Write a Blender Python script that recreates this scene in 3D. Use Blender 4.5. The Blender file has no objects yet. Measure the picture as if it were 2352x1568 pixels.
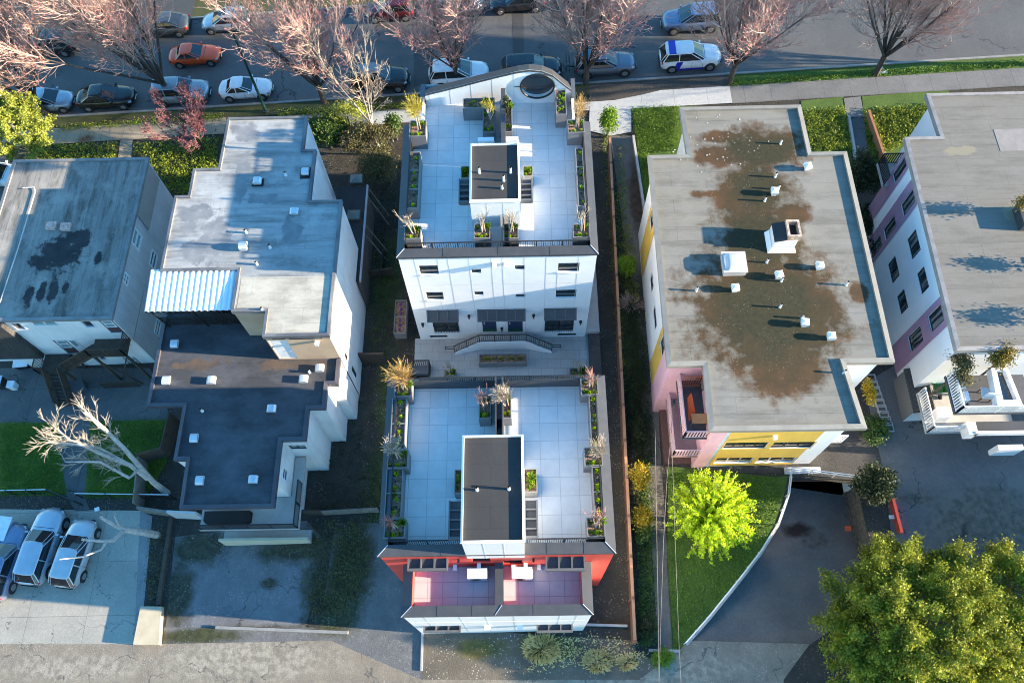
import bpy, math, random
import numpy as np
from mathutils import Vector, Matrix
rnd = random.Random(11)
S = bpy.context.scene
COL = S.collection
# ---------------------------------------------------------------- camera geometry (calibrated from the photo's vanishing points)
CAMH = 48.0
FPX, CX, CY = 1873.76, 1176.0, 784.0
R = Matrix(((0.99977797, -0.01735949, -0.01194423), (-0.01064896, -0.90537089, 0.4244881), (-0.01818286, -0.42426665, -0.90535473)))
SL = 0.06                      # the street climbs to the right
def zg(x): return SL * x
def ray(px, py): return R @ Vector((px - CX, py - CY, FPX))
def W(px, py, z):
    d = ray(px, py); t = (z - CAMH) / d.z
    return Vector((d.x * t, d.y * t, z))
def G(px, py, dz=0.0):
    d = ray(px, py); t = (dz - CAMH) / (d.z - SL * d.x)
    return Vector((d.x * t, d.y * t, d.z * t + CAMH))
def onY(px, py, y):
    d = ray(px, py); t = y / d.y
    return d.x * t, CAMH + d.z * t
def onX(px, py, x):
    d = ray(px, py); t = x / d.x
    return d.y * t, CAMH + d.z * t
def V3(*a): return Vector(a)
# ---------------------------------------------------------------- mesh builder
WL = {}
class MB:
    def __init__(s): s.v = []; s.f = []
    def add(s, vs, fs):
        n = len(s.v); s.v.extend([(p[0], p[1], p[2]) for p in vs]); s.f.extend([tuple(i + n for i in f) for f in fs])
    def box(s, x0, x1, y0, y1, z0, z1):
        s.add([(x0,y0,z0),(x1,y0,z0),(x1,y1,z0),(x0,y1,z0),(x0,y0,z1),(x1,y0,z1),(x1,y1,z1),(x0,y1,z1)],
              [(0,3,2,1),(4,5,6,7),(0,1,5,4),(1,2,6,5),(2,3,7,6),(3,0,4,7)])
    def obox(s, c, ux, uy, uz):
        c, ux, uy, uz = Vector(c), Vector(ux), Vector(uy), Vector(uz)
        s.add([c-ux-uy-uz, c+ux-uy-uz, c+ux+uy-uz, c-ux+uy-uz, c-ux-uy+uz, c+ux-uy+uz, c+ux+uy+uz, c-ux+uy+uz],
              [(0,3,2,1),(4,5,6,7),(0,1,5,4),(1,2,6,5),(2,3,7,6),(3,0,4,7)])
    def bar(s, p, q, w=.04, h=None, up=(0,0,1)):
        p, q = Vector(p), Vector(q); d = q - p; L = d.length
        if L < 1e-5: return
        d /= L; u = Vector(up)
        if abs(d.dot(u)) > .98: u = Vector((1, 0, 0))
        a = d.cross(u).normalized(); b = a.cross(d)
        s.obox((p + q) / 2, d * L / 2, a * w / 2, b * (h or w) / 2)
    def quad(s, *p): s.add(p, [tuple(range(len(p)))])
    def prism(s, poly, z0, z1, bottom=False):
        n = len(poly)
        a = [(p[0], p[1], z0(p[0]) if callable(z0) else z0) for p in poly]
        b = [(p[0], p[1], z1(p[0]) if callable(z1) else z1) for p in poly]
        fs = [tuple(range(n, 2*n))] + [(i, (i+1) % n, n + (i+1) % n, n + i) for i in range(n)]
        if bottom: fs.append(tuple(reversed(range(n))))
        s.add(a + b, fs)
    def tube(s, pts, rad, n=6, cap=True):
        pts = [Vector(p) for p in pts]; k = len(pts)
        if not hasattr(rad, '__len__'): rad = [rad] * k
        vs = []
        a = None
        for i, p in enumerate(pts):
            d = (pts[min(i+1, k-1)] - pts[max(i-1, 0)])
            if d.length < 1e-6: d = Vector((0, 0, 1))
            d.normalize()
            if a is None:
                u = Vector((0, 0, 1)) if abs(d.z) < .9 else Vector((1, 0, 0))
                a = d.cross(u).normalized()
            else:
                a = (a - d * a.dot(d)); a = a.normalized() if a.length > 1e-5 else d.orthogonal().normalized()
            b = d.cross(a)
            for j in range(n):
                t = 2 * math.pi * j / n
                vs.append(p + (a * math.cos(t) + b * math.sin(t)) * rad[i])
        fs = [(i*n + j, i*n + (j+1) % n, (i+1)*n + (j+1) % n, (i+1)*n + j) for i in range(k-1) for j in range(n)]
        if cap: fs += [tuple(reversed(range(n))), tuple(range((k-1)*n, k*n))]
        s.add(vs, fs)
    def cyl(s, c, r, z0, z1, n=16, r2=None):
        s.tube([(c[0], c[1], z0), (c[0], c[1], z1)], [r, r if r2 is None else r2], n)
    def build(s, name, mat, parent=None, smooth=False):
        me = bpy.data.meshes.new(name)
        if parent is not None: off = WL[parent.name]
        else:
            a = np.array(s.v); off = Vector((float(a[:, 0].mean()), float(a[:, 1].mean()), float(a[:, 2].min())))
        me.from_pydata([(p[0]-off[0], p[1]-off[1], p[2]-off[2]) for p in s.v], [], s.f)
        me.materials.append(mat)
        if smooth: me.polygons.foreach_set('use_smooth', [True] * len(me.polygons))
        me.update()
        o = bpy.data.objects.new(name, me); COL.objects.link(o)
        if parent is not None: o.parent = parent
        else: o.location = off
        WL[o.name] = off
        return o
def tag(o, label, cat, group=None, kind=None):
    if label: o['label'] = label
    if cat: o['category'] = cat
    if group: o['group'] = group
    if kind: o['kind'] = kind
    return o
def thing(name, label, cat, loc=(0, 0, 0), group=None):
    o = bpy.data.objects.new(name, None); COL.objects.link(o); o.location = loc; o.empty_display_size = .2
    WL[o.name] = Vector(loc)
    return tag(o, label, cat, group)
def struct(name, mb, mat):
    return tag(mb.build(name, mat), None, None, None, 'structure')
CH = {}
def copy_tree(o, loc=None, rz=0.0, sc=1.0, label=None, group=None):
    c = o.copy(); COL.objects.link(c)
    if loc is not None: c.location = loc
    c.rotation_euler = (0, 0, rz); c.scale = (sc, sc, sc)
    if label: c['label'] = label
    if group: c['group'] = group
    for k in list(o.children):
        d = k.copy(); COL.objects.link(d); d.parent = c
        for k2 in list(k.children):
            e = k2.copy(); COL.objects.link(e); e.parent = d
    return c
# ---------------------------------------------------------------- node materials
class NT:
    def __init__(s, name):
        s.m = bpy.data.materials.new(name); s.m.use_nodes = True; s.t = s.m.node_tree
        s.b = s.t.nodes['Principled BSDF']; s.P = s.t.nodes.new('ShaderNodeNewGeometry').outputs['Position']
    def n(s, t): return s.t.nodes.new('ShaderNode' + t)
    def L(s, a, b):
        if isinstance(a, bpy.types.NodeSocket): s.t.links.new(a, b)
        elif hasattr(a, '__len__') and len(a) == 3 and b.type == 'RGBA': b.default_value = (*a, 1)
        else: b.default_value = a
    def mth(s, op, a, b=0.0, clamp=False):
        x = s.n('Math'); x.operation = op; x.use_clamp = clamp; s.L(a, x.inputs[0]); s.L(b, x.inputs[1]); return x.outputs[0]
    def vm(s, op, a, b):
        x = s.n('VectorMath'); x.operation = op; s.L(a, x.inputs[0]); s.L(b, x.inputs[1])
        return x.outputs['Value'] if op in ('LENGTH', 'DOT_PRODUCT') else x.outputs[0]
    def noise(s, sc=4., det=4., rough=.6, vec=None, dist=0.):
        x = s.n('TexNoise'); s.L(vec or s.P, x.inputs['Vector']); x.inputs['Scale'].default_value = sc; x.inputs['Detail'].default_value = det
        x.inputs['Roughness'].default_value = rough; x.inputs['Distortion'].default_value = dist; return x.outputs['Fac']
    def voro(s, sc, feat='F1', out='Distance', vec=None):
        x = s.n('TexVoronoi'); x.feature = feat; s.L(vec or s.P, x.inputs['Vector']); x.inputs['Scale'].default_value = sc; return x.outputs[out]
    def mr(s, f, a, b, c=0., d=1.):
        x = s.n('MapRange'); s.L(f, x.inputs[0])
        for i, v in enumerate((a, b, c, d)): x.inputs[i+1].default_value = v
        return x.outputs[0]
    def mix(s, f, a, b, mode='MIX'):
        x = s.n('Mix'); x.data_type = 'RGBA'; x.blend_type = mode; s.L(f, x.inputs['Factor'])
        s.L(a, x.inputs[6]); s.L(b, x.inputs[7]); return x.outputs[2]
    def map(s, sc=(1, 1, 1), rot=(0, 0, 0), loc=(0, 0, 0), vec=None):
        x = s.n('Mapping'); s.L(vec or s.P, x.inputs[0]); x.inputs['Scale'].default_value = sc; x.inputs['Rotation'].default_value = rot; x.inputs['Location'].default_value = loc
        return x.outputs[0]
    def brick(s, w, h, ms, c1, c2, cm, off=.5, vec=None, smooth=.1, bias=0.):
        x = s.n('TexBrick'); s.L(vec or s.P, x.inputs['Vector']); x.offset = off; x.offset_frequency = 2
        s.L(c1, x.inputs['Color1']); s.L(c2, x.inputs['Color2']); s.L(cm, x.inputs['Mortar'])
        for k, v in (('Scale', 1.), ('Mortar Size', ms), ('Mortar Smooth', smooth), ('Bias', bias), ('Brick Width', w), ('Row Height', h)): x.inputs[k].default_value = v
        return x.outputs['Color'], x.outputs['Fac']
    def blobs(s, E, soft=.25, nsc=1.2, namp=.9):
        d = None
        for e in E:
            q = s.vm('DIVIDE', s.vm('SUBTRACT', s.P, (e[0], e[1], 0)), (e[2], e[3], 1e6))
            l = s.vm('LENGTH', q, (0, 0, 0))
            d = l if d is None else s.mth('MINIMUM', d, l)
        d = s.mth('ADD', d, s.mr(s.noise(nsc, 6, .65), 0, 1, -namp, namp))
        return s.mr(d, 1 - soft, 1 + soft, 1., 0.)
    def bump(s, h, st=.3, dist=.05):
        x = s.n('Bump'); x.inputs['Strength'].default_value = st; x.inputs['Distance'].default_value = dist; s.L(h, x.inputs['Height']); s.L(x.outputs[0], s.b.inputs['Normal'])
    def fin(s, col, rough=.8, metal=0., spec=.4):
        s.L(col, s.b.inputs['Base Color']); s.L(rough, s.b.inputs['Roughness']); s.b.inputs['Metallic'].default_value = metal
        s.b.inputs['Specular IOR Level'].default_value = spec; return s.m
def plain(name, c1, c2=None, sc=3., rough=.7, metal=0., bump=0., bsc=30., spec=.4, det=5):
    t = NT(name); c2 = c2 or tuple(v * .8 for v in c1)
    if bump: t.bump(t.noise(bsc, 5), bump, .03)
    return t.fin(t.mix(t.mr(t.noise(sc, det), .35, .7), c1, c2), rough, metal, spec)
def leafmat(name, c1, c2, c3=None, sc=1.5, trans=.3):
    t = NT(name); f = t.mr(t.noise(sc, 3), .35, .65); c = t.mix(f, c1, c2)
    c = t.mix(t.mr(t.noise(11, 2), .5, .75), c, c3 or c2)
    t.fin(c, .6, 0, .3)
    tr = t.n('BsdfTranslucent'); t.L(c, tr.inputs[0]); ms = t.n('MixShader'); ms.inputs[0].default_value = trans
    t.t.links.new(t.b.outputs[0], ms.inputs[1]); t.t.links.new(tr.outputs[0], ms.inputs[2]); t.t.links.new(ms.outputs[0], t.t.nodes['Material Output'].inputs[0])
    return t.m
M = {}
M['white_panel'] = plain('white_panel', (.80, .80, .80), (.74, .75, .76), 1.2, .45, bump=.05)
def stucco(name, c1, c2, k=.35):
    t = NT(name); c = t.mix(t.mr(t.noise(.7, 5), .35, .7), c1, c2); c = t.mix(t.mr(t.noise(2.2, 6, .7, t.map((1, 1, .12))), .47, .72, 0, k), c, tuple(x * .62 for x in c1))
    t.bump(t.noise(60, 4), .25, .02); return t.fin(c, .85)
M['white_stucco'] = stucco('white_stucco', (.80, .80, .785), (.70, .705, .70))
M['warm_stucco'] = stucco('grey_stucco', (.54, .53, .53), (.44, .44, .46), .5)
M['dark_metal'] = plain('charcoal_metal', (.045, .047, .052), (.06, .06, .065), 2, .42, spec=.5)
M['black_metal'] = plain('black_metal', (.018, .018, .02), (.03, .03, .03), 3, .45)
M['red_panel'] = plain('coral_red_panel', (.62, .07, .05), (.55, .06, .045), 1.5, .5)
M['glass'] = plain('window_glass', (.02, .03, .035), (.05, .06, .065), .8, .06, spec=.9)
M['glass_teal'] = plain('pale_window_glass', (.20, .30, .30), (.28, .36, .36), 1.5, .12, spec=.7)
M['frame_white'] = plain('white_frame', (.80, .80, .80), None, 3, .5)
M['frame_black'] = plain('black_frame', (.015, .015, .017), None, 3, .4)
M['grey_planter'] = plain('grey_planter_metal', (.20, .20, .205), (.16, .16, .165), 1.5, .5)
M['galv'] = plain('galvanised_vent', (.62, .64, .66), (.52, .54, .57), 5, .38, metal=.35)
M['pvc'] = plain('white_pipe', (.72, .72, .70), (.6, .6, .58), 5, .5)
M['wood_dark'] = plain('weathered_dark_wood', (.085, .062, .045), (.05, .038, .03), 3, .85, bump=.3)
M['wood_grey'] = plain('grey_weathered_wood', (.22, .20, .17), (.14, .125, .11), 3, .9, bump=.3)
M['fence_wood'] = plain('brown_fence_wood', (.22, .105, .065), (.14, .07, .045), 2, .8, bump=.3)
M['concrete'] = plain('concrete', (.42, .41, .39), (.32, .31, .30), .9, .9, bump=.2)
M['bark'] = plain('dark_bark', (.085, .07, .06), (.05, .042, .038), 6, .95, bump=.5)
M['bark_pale'] = plain('pale_bark', (.46, .41, .36), (.30, .26, .23), 4, .9, bump=.4)
M['twig'] = plain('pinkish_twig', (.46, .335, .285), (.33, .22, .185), 1.5, .85)
M['twig_pale'] = plain('pale_twig', (.44, .37, .29), (.30, .24, .18), 1.5, .85)
M['bud'] = plain('pink_buds', (.60, .20, .17), (.48, .12, .13), 1.5, .8)
M['tyre'] = plain('tyre_rubber', (.015, .015, .016), (.025, .025, .025), 8, .85)
M['rim'] = plain('alloy_rim', (.35, .36, .37), (.25, .25, .26), 8, .35, metal=.6)
M['yellow'] = stucco('yellow_stucco', (.66, .43, .08), (.58, .37, .068), .3)
M['pink'] = stucco('pink_stucco', (.64, .38, .44), (.56, .33, .39), .3)
M['mauve'] = stucco('mauve_stucco', (.36, .22, .31), (.30, .185, .26), .35)
M['glass_curtain'] = (lambda t: (t.fin(t.mix(t.mr(t.noise(5, 3, .6, t.map((1, 1, .06))), .46, .56), (.025, .03, .034), (.20, .20, .19)), .12, 0, .7)))(NT('curtained_glass'))
M['soil'] = (lambda t: (t.bump(t.noise(25, 4), .8, .06), t.fin(t.mix(t.mr(t.voro(16, 'F1', 'Color'), .3, .8), (.13, .075, .05), (.34, .20, .13)), .95))[1])(NT('bark_mulch'))
def roofing(name, c1, c2, cm, w, h, rot=0., ms=.012, stains=None, scol=(.1, .1, .1), stain2=None, s2col=None, dirt=.5, dcol=None, rough=.85, namp=.9, nsc=1.2, green=None, st=(1, .3, 1), streak=0., soft=.16):
    t = NT(name); v = t.map(rot=(0, 0, rot))
    c, f = t.brick(w, h, ms, c1, c2, cm, .37, v)
    d = t.mr(t.noise(.55, 7, .68, t.map(st)), .42, .66)
    c = t.mix(t.mth('MULTIPLY', d, dirt), c, dcol or tuple(x * .55 for x in c1))
    c = t.mix(t.mr(t.noise(9, 5, .7), .3, .8, 0, .35), c, tuple(x * .6 for x in c1))
    if streak: c = t.mix(t.mr(t.noise(1.1, 8, .75, t.map(tuple(v * .6 if v < 1 else 1.3 for v in st), loc=(7, 3, 0))), .46, .62, 0, streak), c, tuple(x * .3 for x in c1)); c = t.mix(t.mr(t.noise(.35, 6, .7, t.map(loc=(31, 5, 0))), .5, .66, 0, streak * .8), c, tuple(min(1, x * 1.25) for x in c1))
    r = rough
    if stains:
        mk = t.blobs(stains, soft, nsc, namp)
        sc2 = t.mix(t.mr(t.noise(1.1, 5), .38, .62), scol, s2col or scol)
        sp = t.mr(t.voro(7), .0, .22, .75, 0.)
        if green: sc2 = t.mix(t.blobs(green, .45, .8, .8), sc2, t.mix(t.mr(t.noise(5, 5), .4, .65), (.027, .023, .006), (.015, .0145, .004)))
        c = t.mix(mk, c, sc2)
        if stain2: c = t.mix(t.mth('MULTIPLY', mk, t.mth('MULTIPLY', t.mr(t.noise(1.0, 3), .48, .62), t.mr(t.voro(9), .08, .2, .8, 0.))), c, (.34, .27, .21))
    t.bump(t.mth('ADD', t.mth('MULTIPLY', f, .5), t.noise(30, 3)), .25, .02)
    return t.fin(c, r)
def pavers(name, c1, c2, cm, w, h, off=0., loc=(0, 0, 0), rough=.45, ms=.012):
    t = NT(name); c, f = t.brick(w, h, ms, c1, c2, cm, off, t.map(loc=loc), .2)
    c = t.mix(t.mr(t.noise(1.3, 7, .75), .4, .72, 0, .6), c, tuple(x * .72 for x in c1))
    t.bump(t.mth('SUBTRACT', 1., f), .15, .01)
    return t.fin(c, rough)
M['deck_tile'] = pavers('pale_deck_tile', (.66, .66, .65), (.59, .595, .59), (.34, .345, .35), .92, .92, 0., (.1, .2, 0))
M['court_tile'] = pavers('grey_courtyard_tile', (.36, .36, .35), (.32, .32, .31), (.18, .18, .18), .82, .62, .5)
M['black_roof'] = roofing('black_torch_on_roof', (.034, .034, .035), (.030, .030, .031), (.020, .020, .021), 4, .95, 0, .01, dirt=.4, dcol=(.055, .055, .056))
M['corr'] = plain('white_corrugated_metal', (.80, .82, .84), (.72, .74, .77), .8, .35, metal=.1)
def shingle(name, c1, c2):
    t = NT(name); c, f = t.brick(.25, .16, .015, c1, c2, tuple(x*.4 for x in c1), .5); t.bump(t.noise(20, 4), .4, .03); return t.fin(c, .9)
M['shingle'] = shingle('dark_shingle', (.06, .06, .058), (.04, .04, .04))
# ground materials
def ground_mat(name, c1, c2, sc=.6, speck=None, sps=9., cracks=None, ccol=(.08, .08, .08), blob=None, bcol=None, bump=.4, bsc=18, rough=.9, fine=.5, blob2=None, b2col=None, joint=None):
    t = NT(name); c = t.mix(t.mr(t.noise(sc, 7, .65), .36, .66), c1, c2)
    c = t.mix(t.mr(t.noise(14, 4, .7), .35, .75, 0, fine), c, tuple(x * .62 for x in c1))
    c = t.mix(t.mr(t.noise(5.5, 8, .8), .38, .68, 0, .55), c, tuple(x * .55 for x in c1)); c = t.mix(t.mr(t.noise(8.5, 6, .8, t.map(loc=(9, 4, 0))), .54, .72, 0, .5), c, tuple(min(.9, x * 1.45) for x in c1))
    if blob: c = t.mix(t.blobs(blob, .35, 1.0, .8), c, t.mix(t.mr(t.noise(3, 5), .4, .6), bcol, tuple(x * .6 for x in bcol)))
    if blob2: c = t.mix(t.blobs(blob2, .35, 1.4, .9), c, t.mix(t.mr(t.noise(3, 5), .4, .6), b2col, tuple(x * .6 for x in b2col)))
    if speck: c = t.mix(t.mth('MULTIPLY', t.mr(t.voro(sps), .10, .26, 1, 0), t.mr(t.noise(.9, 4), .42, .6)), c, speck)
    if cracks:
        x = t.n('TexNoise'); t.L(t.P, x.inputs['Vector']); x.inputs['Scale'].default_value = 1.5; x.inputs['Detail'].default_value = 5
        wv = t.vm('ADD', t.P, t.vm('MULTIPLY', x.outputs['Color'], (1.6, 1.6, 0)))
        e = t.voro(cracks, 'DISTANCE_TO_EDGE', 'Distance', wv)
        c = t.mix(t.mth('MULTIPLY', t.mr(e, .002, .009, 1, 0), t.mr(t.noise(.7, 2), .45, .55)), c, ccol)
    if joint: 
        cc, f = t.brick(joint[0], joint[1], .012, (1, 1, 1), (.88, .88, .88), (.45, .45, .45), 0, t.map(loc=(joint[2], joint[3], 0)))
        c = t.mix(1.0, c, cc, 'MULTIPLY')
    t.bump(t.noise(bsc, 5, .7), bump, .05)
    return t.fin(c, rough)
# ================================================================ GROUND, STREET, PATHS
LV = 0.0
def flat(name, pts, lift, mat, px=True, kind='structure', label=None, cat=None, group=None):
    mb = MB()
    P = [G(*p, lift) for p in pts] if px else [Vector((p[0], p[1], zg(p[0]) + lift)) for p in pts]
    a = sum((P[i].x * P[(i+1) % len(P)].y - P[(i+1) % len(P)].x * P[i].y) for i in range(len(P)))
    if a < 0: P.reverse()
    mb.quad(*P)
    o = mb.build(name, mat)
    return tag(o, label, cat, group, kind)
asph = ground_mat('street_asphalt', (.125, .122, .12), (.09, .09, .092), .5, None, bump=.35, bsc=40, rough=.75, fine=.4, cracks=.11, ccol=(.035, .035, .037))
asph_patch = ground_mat('dark_asphalt_patch', (.075, .074, .074), (.06, .06, .06), 1.5, rough=.75, bump=.3, bsc=40)
lot_asph = ground_mat('parking_asphalt', (.16, .155, .15), (.10, .098, .10), .55, None, bump=.4, bsc=30, rough=.8, blob=[(26, 10, 3, 2), (22.5, 11.5, .8, .5)], bcol=(.115, .11, .09), cracks=.25, ccol=(.03, .03, .03))
dirt = ground_mat('damp_dirt', (.060, .052, .042), (.030, .028, .024), .8, (.30, .29, .27), 8, bump=.7, bsc=10, blob=[(-8.5, 13, 1.2, 3), (-8.6, 19, .8, 3), (-9, 28, 1.2, 3), (7, 20, .5, 9), (7.3, 33, .5, 4)], bcol=(.05, .065, .02))
lane_m = ground_mat('dusty_lane', (.30, .25, .19), (.19, .155, .12), .8, (.50, .47, .42), 11, bump=.6, bsc=14, cracks=.22, ccol=(.09, .085, .08), blob=[(-16, 3.4, 5, 1.0), (-26, 3.2, 4, .7), (6, 2.6, 5, .8)], bcol=(.33, .285, .22))
pad_m = ground_mat('cracked_concrete_pad', (.46, .42, .35), (.33, .31, .27), .4, bump=.25, bsc=20, cracks=.42, ccol=(.075, .072, .07), joint=(3.6, 3.1, .5, .2))
pad_asph = ground_mat('old_parking_asphalt', (.21, .21, .22), (.12, .12, .13), .55, (.42, .42, .42), bump=.5, bsc=16, cracks=.35, ccol=(.06, .06, .055), blob=[(-19.5, 9.8, 1.7, 1.1), (-13.6, 9.6, 2.6, .8), (-11.6, 7.6, 1.2, 3), (-20.4, 7, .9, 2.2), (-16, 4.9, 3.5, .35), (-15, 7.6, .5, .3)], bcol=(.06, .058, .035))  # blue-grey old asphalt with dirt patches towards its edges
grav_lot = ground_mat('weedy_gravel_lot', (.17, .17, .175), (.10, .10, .105), .8, (.48, .48, .47), 12, bump=.9, bsc=20, blob=[(-10.2, 8.6, 1.3, 3.0), (-10.8, 5.8, 1.4, 1.3), (-19, 4.8, 2.5, .4)], bcol=(.05, .056, .022))
grav_pale = ground_mat('pale_gravel', (.30, .30, .30), (.20, .20, .205), .8, (.55, .55, .54), 13, bump=.9, bsc=22)
grav_dark = ground_mat('dark_gravel_bed', (.075, .072, .07), (.045, .043, .042), .8, (.30, .29, .28), 12, bump=.9, bsc=20)
grav_brown = ground_mat('stony_verge', (.19, .155, .115), (.09, .076, .06), .55, (.75, .70, .62), 7, bump=.8, bsc=12, blob=[(1.2, 3.9, 1.5, .7), (-2.5, 3.8, 1.4, .5)], bcol=(.13, .115, .035))
walk_new = ground_mat('new_pale_sidewalk', (.52, .52, .51), (.46, .46, .46), .5, bump=.1, bsc=30, fine=.15, joint=(2.4, 9, .4, 4))
walk_old = ground_mat('old_exposed_sidewalk', (.22, .215, .21), (.16, .158, .158), .6, None, bump=.4, bsc=40, joint=(1.9, 9, .4, 4), fine=.6)
walk_left = ground_mat('tan_stained_sidewalk', (.46, .36, .25), (.34, .27, .19), .6, None, bump=.2, bsc=30, joint=(1.75, 9, .8, 4), cracks=.5, ccol=(.08, .07, .055), blob=[(-33.5, 41.3, .6, .5)], bcol=(.26, .13, .07))
path_dk = ground_mat('dark_side_path', (.165, .15, .135), (.10, .092, .085), .7, None, bump=.4, bsc=25, cracks=.25, ccol=(.04, .035, .03), blob=[(8.2, 33, .5, 3), (8.2, 25, .5, 2)], bcol=(.07, .045, .03))
yard_m = ground_mat('stained_concrete_yard', (.15, .148, .145), (.085, .085, .087), .5, bump=.3, bsc=20, cracks=.2, ccol=(.04, .04, .04), joint=(4.5, 3.5, 1, .5))
kerb_m = ground_mat('kerb_concrete', (.33, .32, .30), (.22, .215, .205), 1, bump=.2, bsc=30)
lawn_m = ground_mat('green_lawn', (.085, .15, .022), (.05, .10, .015), .8, bump=1., bsc=14, fine=.8)
lawn_dk = ground_mat('rough_verge_grass', (.075, .085, .026), (.045, .048, .02), .9, bump=1., bsc=14, fine=.8, blob=[(-30, 42.9, 4, .3), (8, 43, 4, .35), (-8, 43, 4, .4)], bcol=(.07, .055, .035))
leafduff = ground_mat('leafy_bare_verge', (.095, .08, .066), (.06, .05, .042), .9, (.32, .27, .23), 10, bump=.8, bsc=14)
ivy_soil = ground_mat('mossy_bed_soil', (.06, .055, .03), (.04, .042, .02), .9, bump=.8, bsc=12)
# --- base ground sheet with a hole for the garage ramp
RL = [(1815, 1093), (1808, 1140), (1785, 1205), (1745, 1270), (1695, 1335), (1628, 1418), (1575, 1478)]
RR = [(1968, 1113), (1982, 1180), (1996, 1240), (2003, 1300), (1988, 1365), (1940, 1430), (1850, 1486)]
rl = [G(*p) for p in RL]; rr = [G(*p) for p in RR]
mb = MB()
ring = rl + list(reversed(rr))
bmo = [(-300, -150), (300, -150), (300, 400), (-300, 400)]
import bmesh
bm = bmesh.new()
def loop(pts):
    vs = [bm.verts.new(p) for p in pts]
    return [bm.edges.new((vs[i], vs[(i+1) % len(vs)])) for i in range(len(vs))]
es = loop([(x, y, zg(x)) for x, y in bmo]) + loop(ring)
bmesh.ops.triangle_fill(bm, use_beauty=True, use_dissolve=False, edges=es)
for f in bm.faces:
    if f.normal.z < 0: f.normal_flip()
me = bpy.data.meshes.new('ground'); bm.to_mesh(me); bm.free(); me.materials.append(dirt)
og = bpy.data.objects.new('ground', me); COL.objects.link(og); og['kind'] = 'structure'; WL['ground'] = Vector((0, 0, 0))
# ramp floor + retaining walls
prof = [2.15, 2.0, 1.65, 1.2, .75, .3, .0]
mb = MB()
a = [p - Vector((0, 0, d)) for p, d in zip(rl, prof)]; b = [Vector((q.x, q.y, p.z + (zg(q.x) - zg(p.x)) * (0 if d > 1 else .5) - d)) for p, q, d in zip(rl, rr, prof)]
b[-1].z = zg(rr[-1].x); a[-1].z = zg(rl[-1].x)
for i in range(6): mb.quad(a[i+1], b[i+1], b[i], a[i])
ramp_m = ground_mat('ramp_asphalt', (.165, .16, .155), (.105, .103, .104), .6, bump=.35, bsc=35, blob=[(16.2, 10.2, .9, .45), (14.3, 10.6, .35, .25)], bcol=(.03, .02, .018), blob2=[(17, 9.6, .8, .5)], b2col=(.12, .11, .10))
struct('driveway_ramp', mb, ramp_m)
def skirt(name, top, bot, th, mat, label, cat, cap=.06):
    mb = MB()
    for i in range(len(top) - 1):
        p, q, r, s = top[i], top[i+1], bot[i], bot[i+1]
        d = (q - p); n = Vector((d.y, -d.x, 0)).normalized() * th
        u = Vector((0, 0, cap)); dn = Vector((0, 0, .1))
        mb.add([r - dn, s - dn, q + u, p + u, r - dn + n, s - dn + n, q + u + n, p + u + n],
               [(0,1,2,3), (7,6,5,4), (3,2,6,7), (0,4,5,1), (1,5,6,2), (0,3,7,4)])
    return tag(mb.build(name, mat), label, cat)
skirt('retaining_wall', list(reversed(rl)), list(reversed(a)), .12, M['concrete'], 'curved low concrete retaining wall on the lawn side of the garage ramp', 'retaining wall')
rock = plain('dark_rockery', (.11, .095, .08), (.035, .03, .028), 5, .95, bump=1., bsc=6)
mb = MB()
for i in range(5):
    for j in range(7):
        for k in range(3):
            p = rr[i].lerp(rr[i+1], (j + .5) / 7); z0 = b[i].lerp(b[i+1], (j+.5)/7).z
            if p.z - z0 < .25: continue
            c = Vector((p.x + .1 + .12 * k + rnd.uniform(-.05, .1), p.y + rnd.uniform(-.1, .1), z0 + (p.z - z0) * (k + .5) / 3))
            s_ = rnd.uniform(.16, .27)
            ps = [Vector((math.cos(t) * s_ * rnd.uniform(.7, 1.1), math.sin(t) * s_ * rnd.uniform(.7, 1.1), h)) for h in (-s_ * 1.2, s_ * .9) for t in [x * math.pi / 3 for x in range(6)]]
            mb.add([c + q for q in ps], [tuple(range(6, 12)), *[(x, (x+1) % 6, 6 + (x+1) % 6, 6 + x) for x in range(6)]])
for i in range(5):
    mb.quad(b[i] - V3(0,0,.1), b[i+1] - V3(0,0,.1), rr[i+1] + V3(.02,0,.02), rr[i] + V3(.02,0,.02))
tag(mb.build('rock_wall', rock), 'rough dark stone wall along the right side of the garage ramp', 'stone wall')
# garage mouth
e0, e1 = a[0], b[0]
g_ = thing('garage_entrance', 'sunken garage entrance with pale lintel at the bottom of the ramp', 'garage', (e0.x, e0.y, e0.z))
mb = MB(); y0 = max(e0.y, e1.y)
mb.box(e0.x - .3, e1.x + .6, y0 + .12, y0 + .5, rl[0].z - .62, rl[0].z + .12); mb.build('lintel', plain('pale_lintel', (.55, .55, .56), (.45, .45, .46), 2, .8), g_)
mb = MB(); mb.box(e0.x - .25, e1.x + .5, y0 + .3, y0 + .42, e0.z - .2, rl[0].z - .62)
for k in range(6): mb.box(e0.x - .2, e1.x + .4, y0 + .28, y0 + .298, e0.z + .2 * k + .05, e0.z + .2 * k + .19)
mb.build('garage_door', plain('dark_garage_door', (.16, .13, .12), (.11, .095, .09), 2, .7), g_)
mb = MB(); mb.box(e1.x + .1, e1.x + .35, y0 - 1.0, y0 + .12, e1.z, rl[0].z + .14); mb.build('side_wall', M['white_stucco'], g_)
mb = MB(); mb.box(e0.x + 1.9, e0.x + 2.15, y0 + .05, y0 + .12, rl[0].z - .28, rl[0].z + .02); mb.build('lamp', M['frame_black'], g_)
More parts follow.
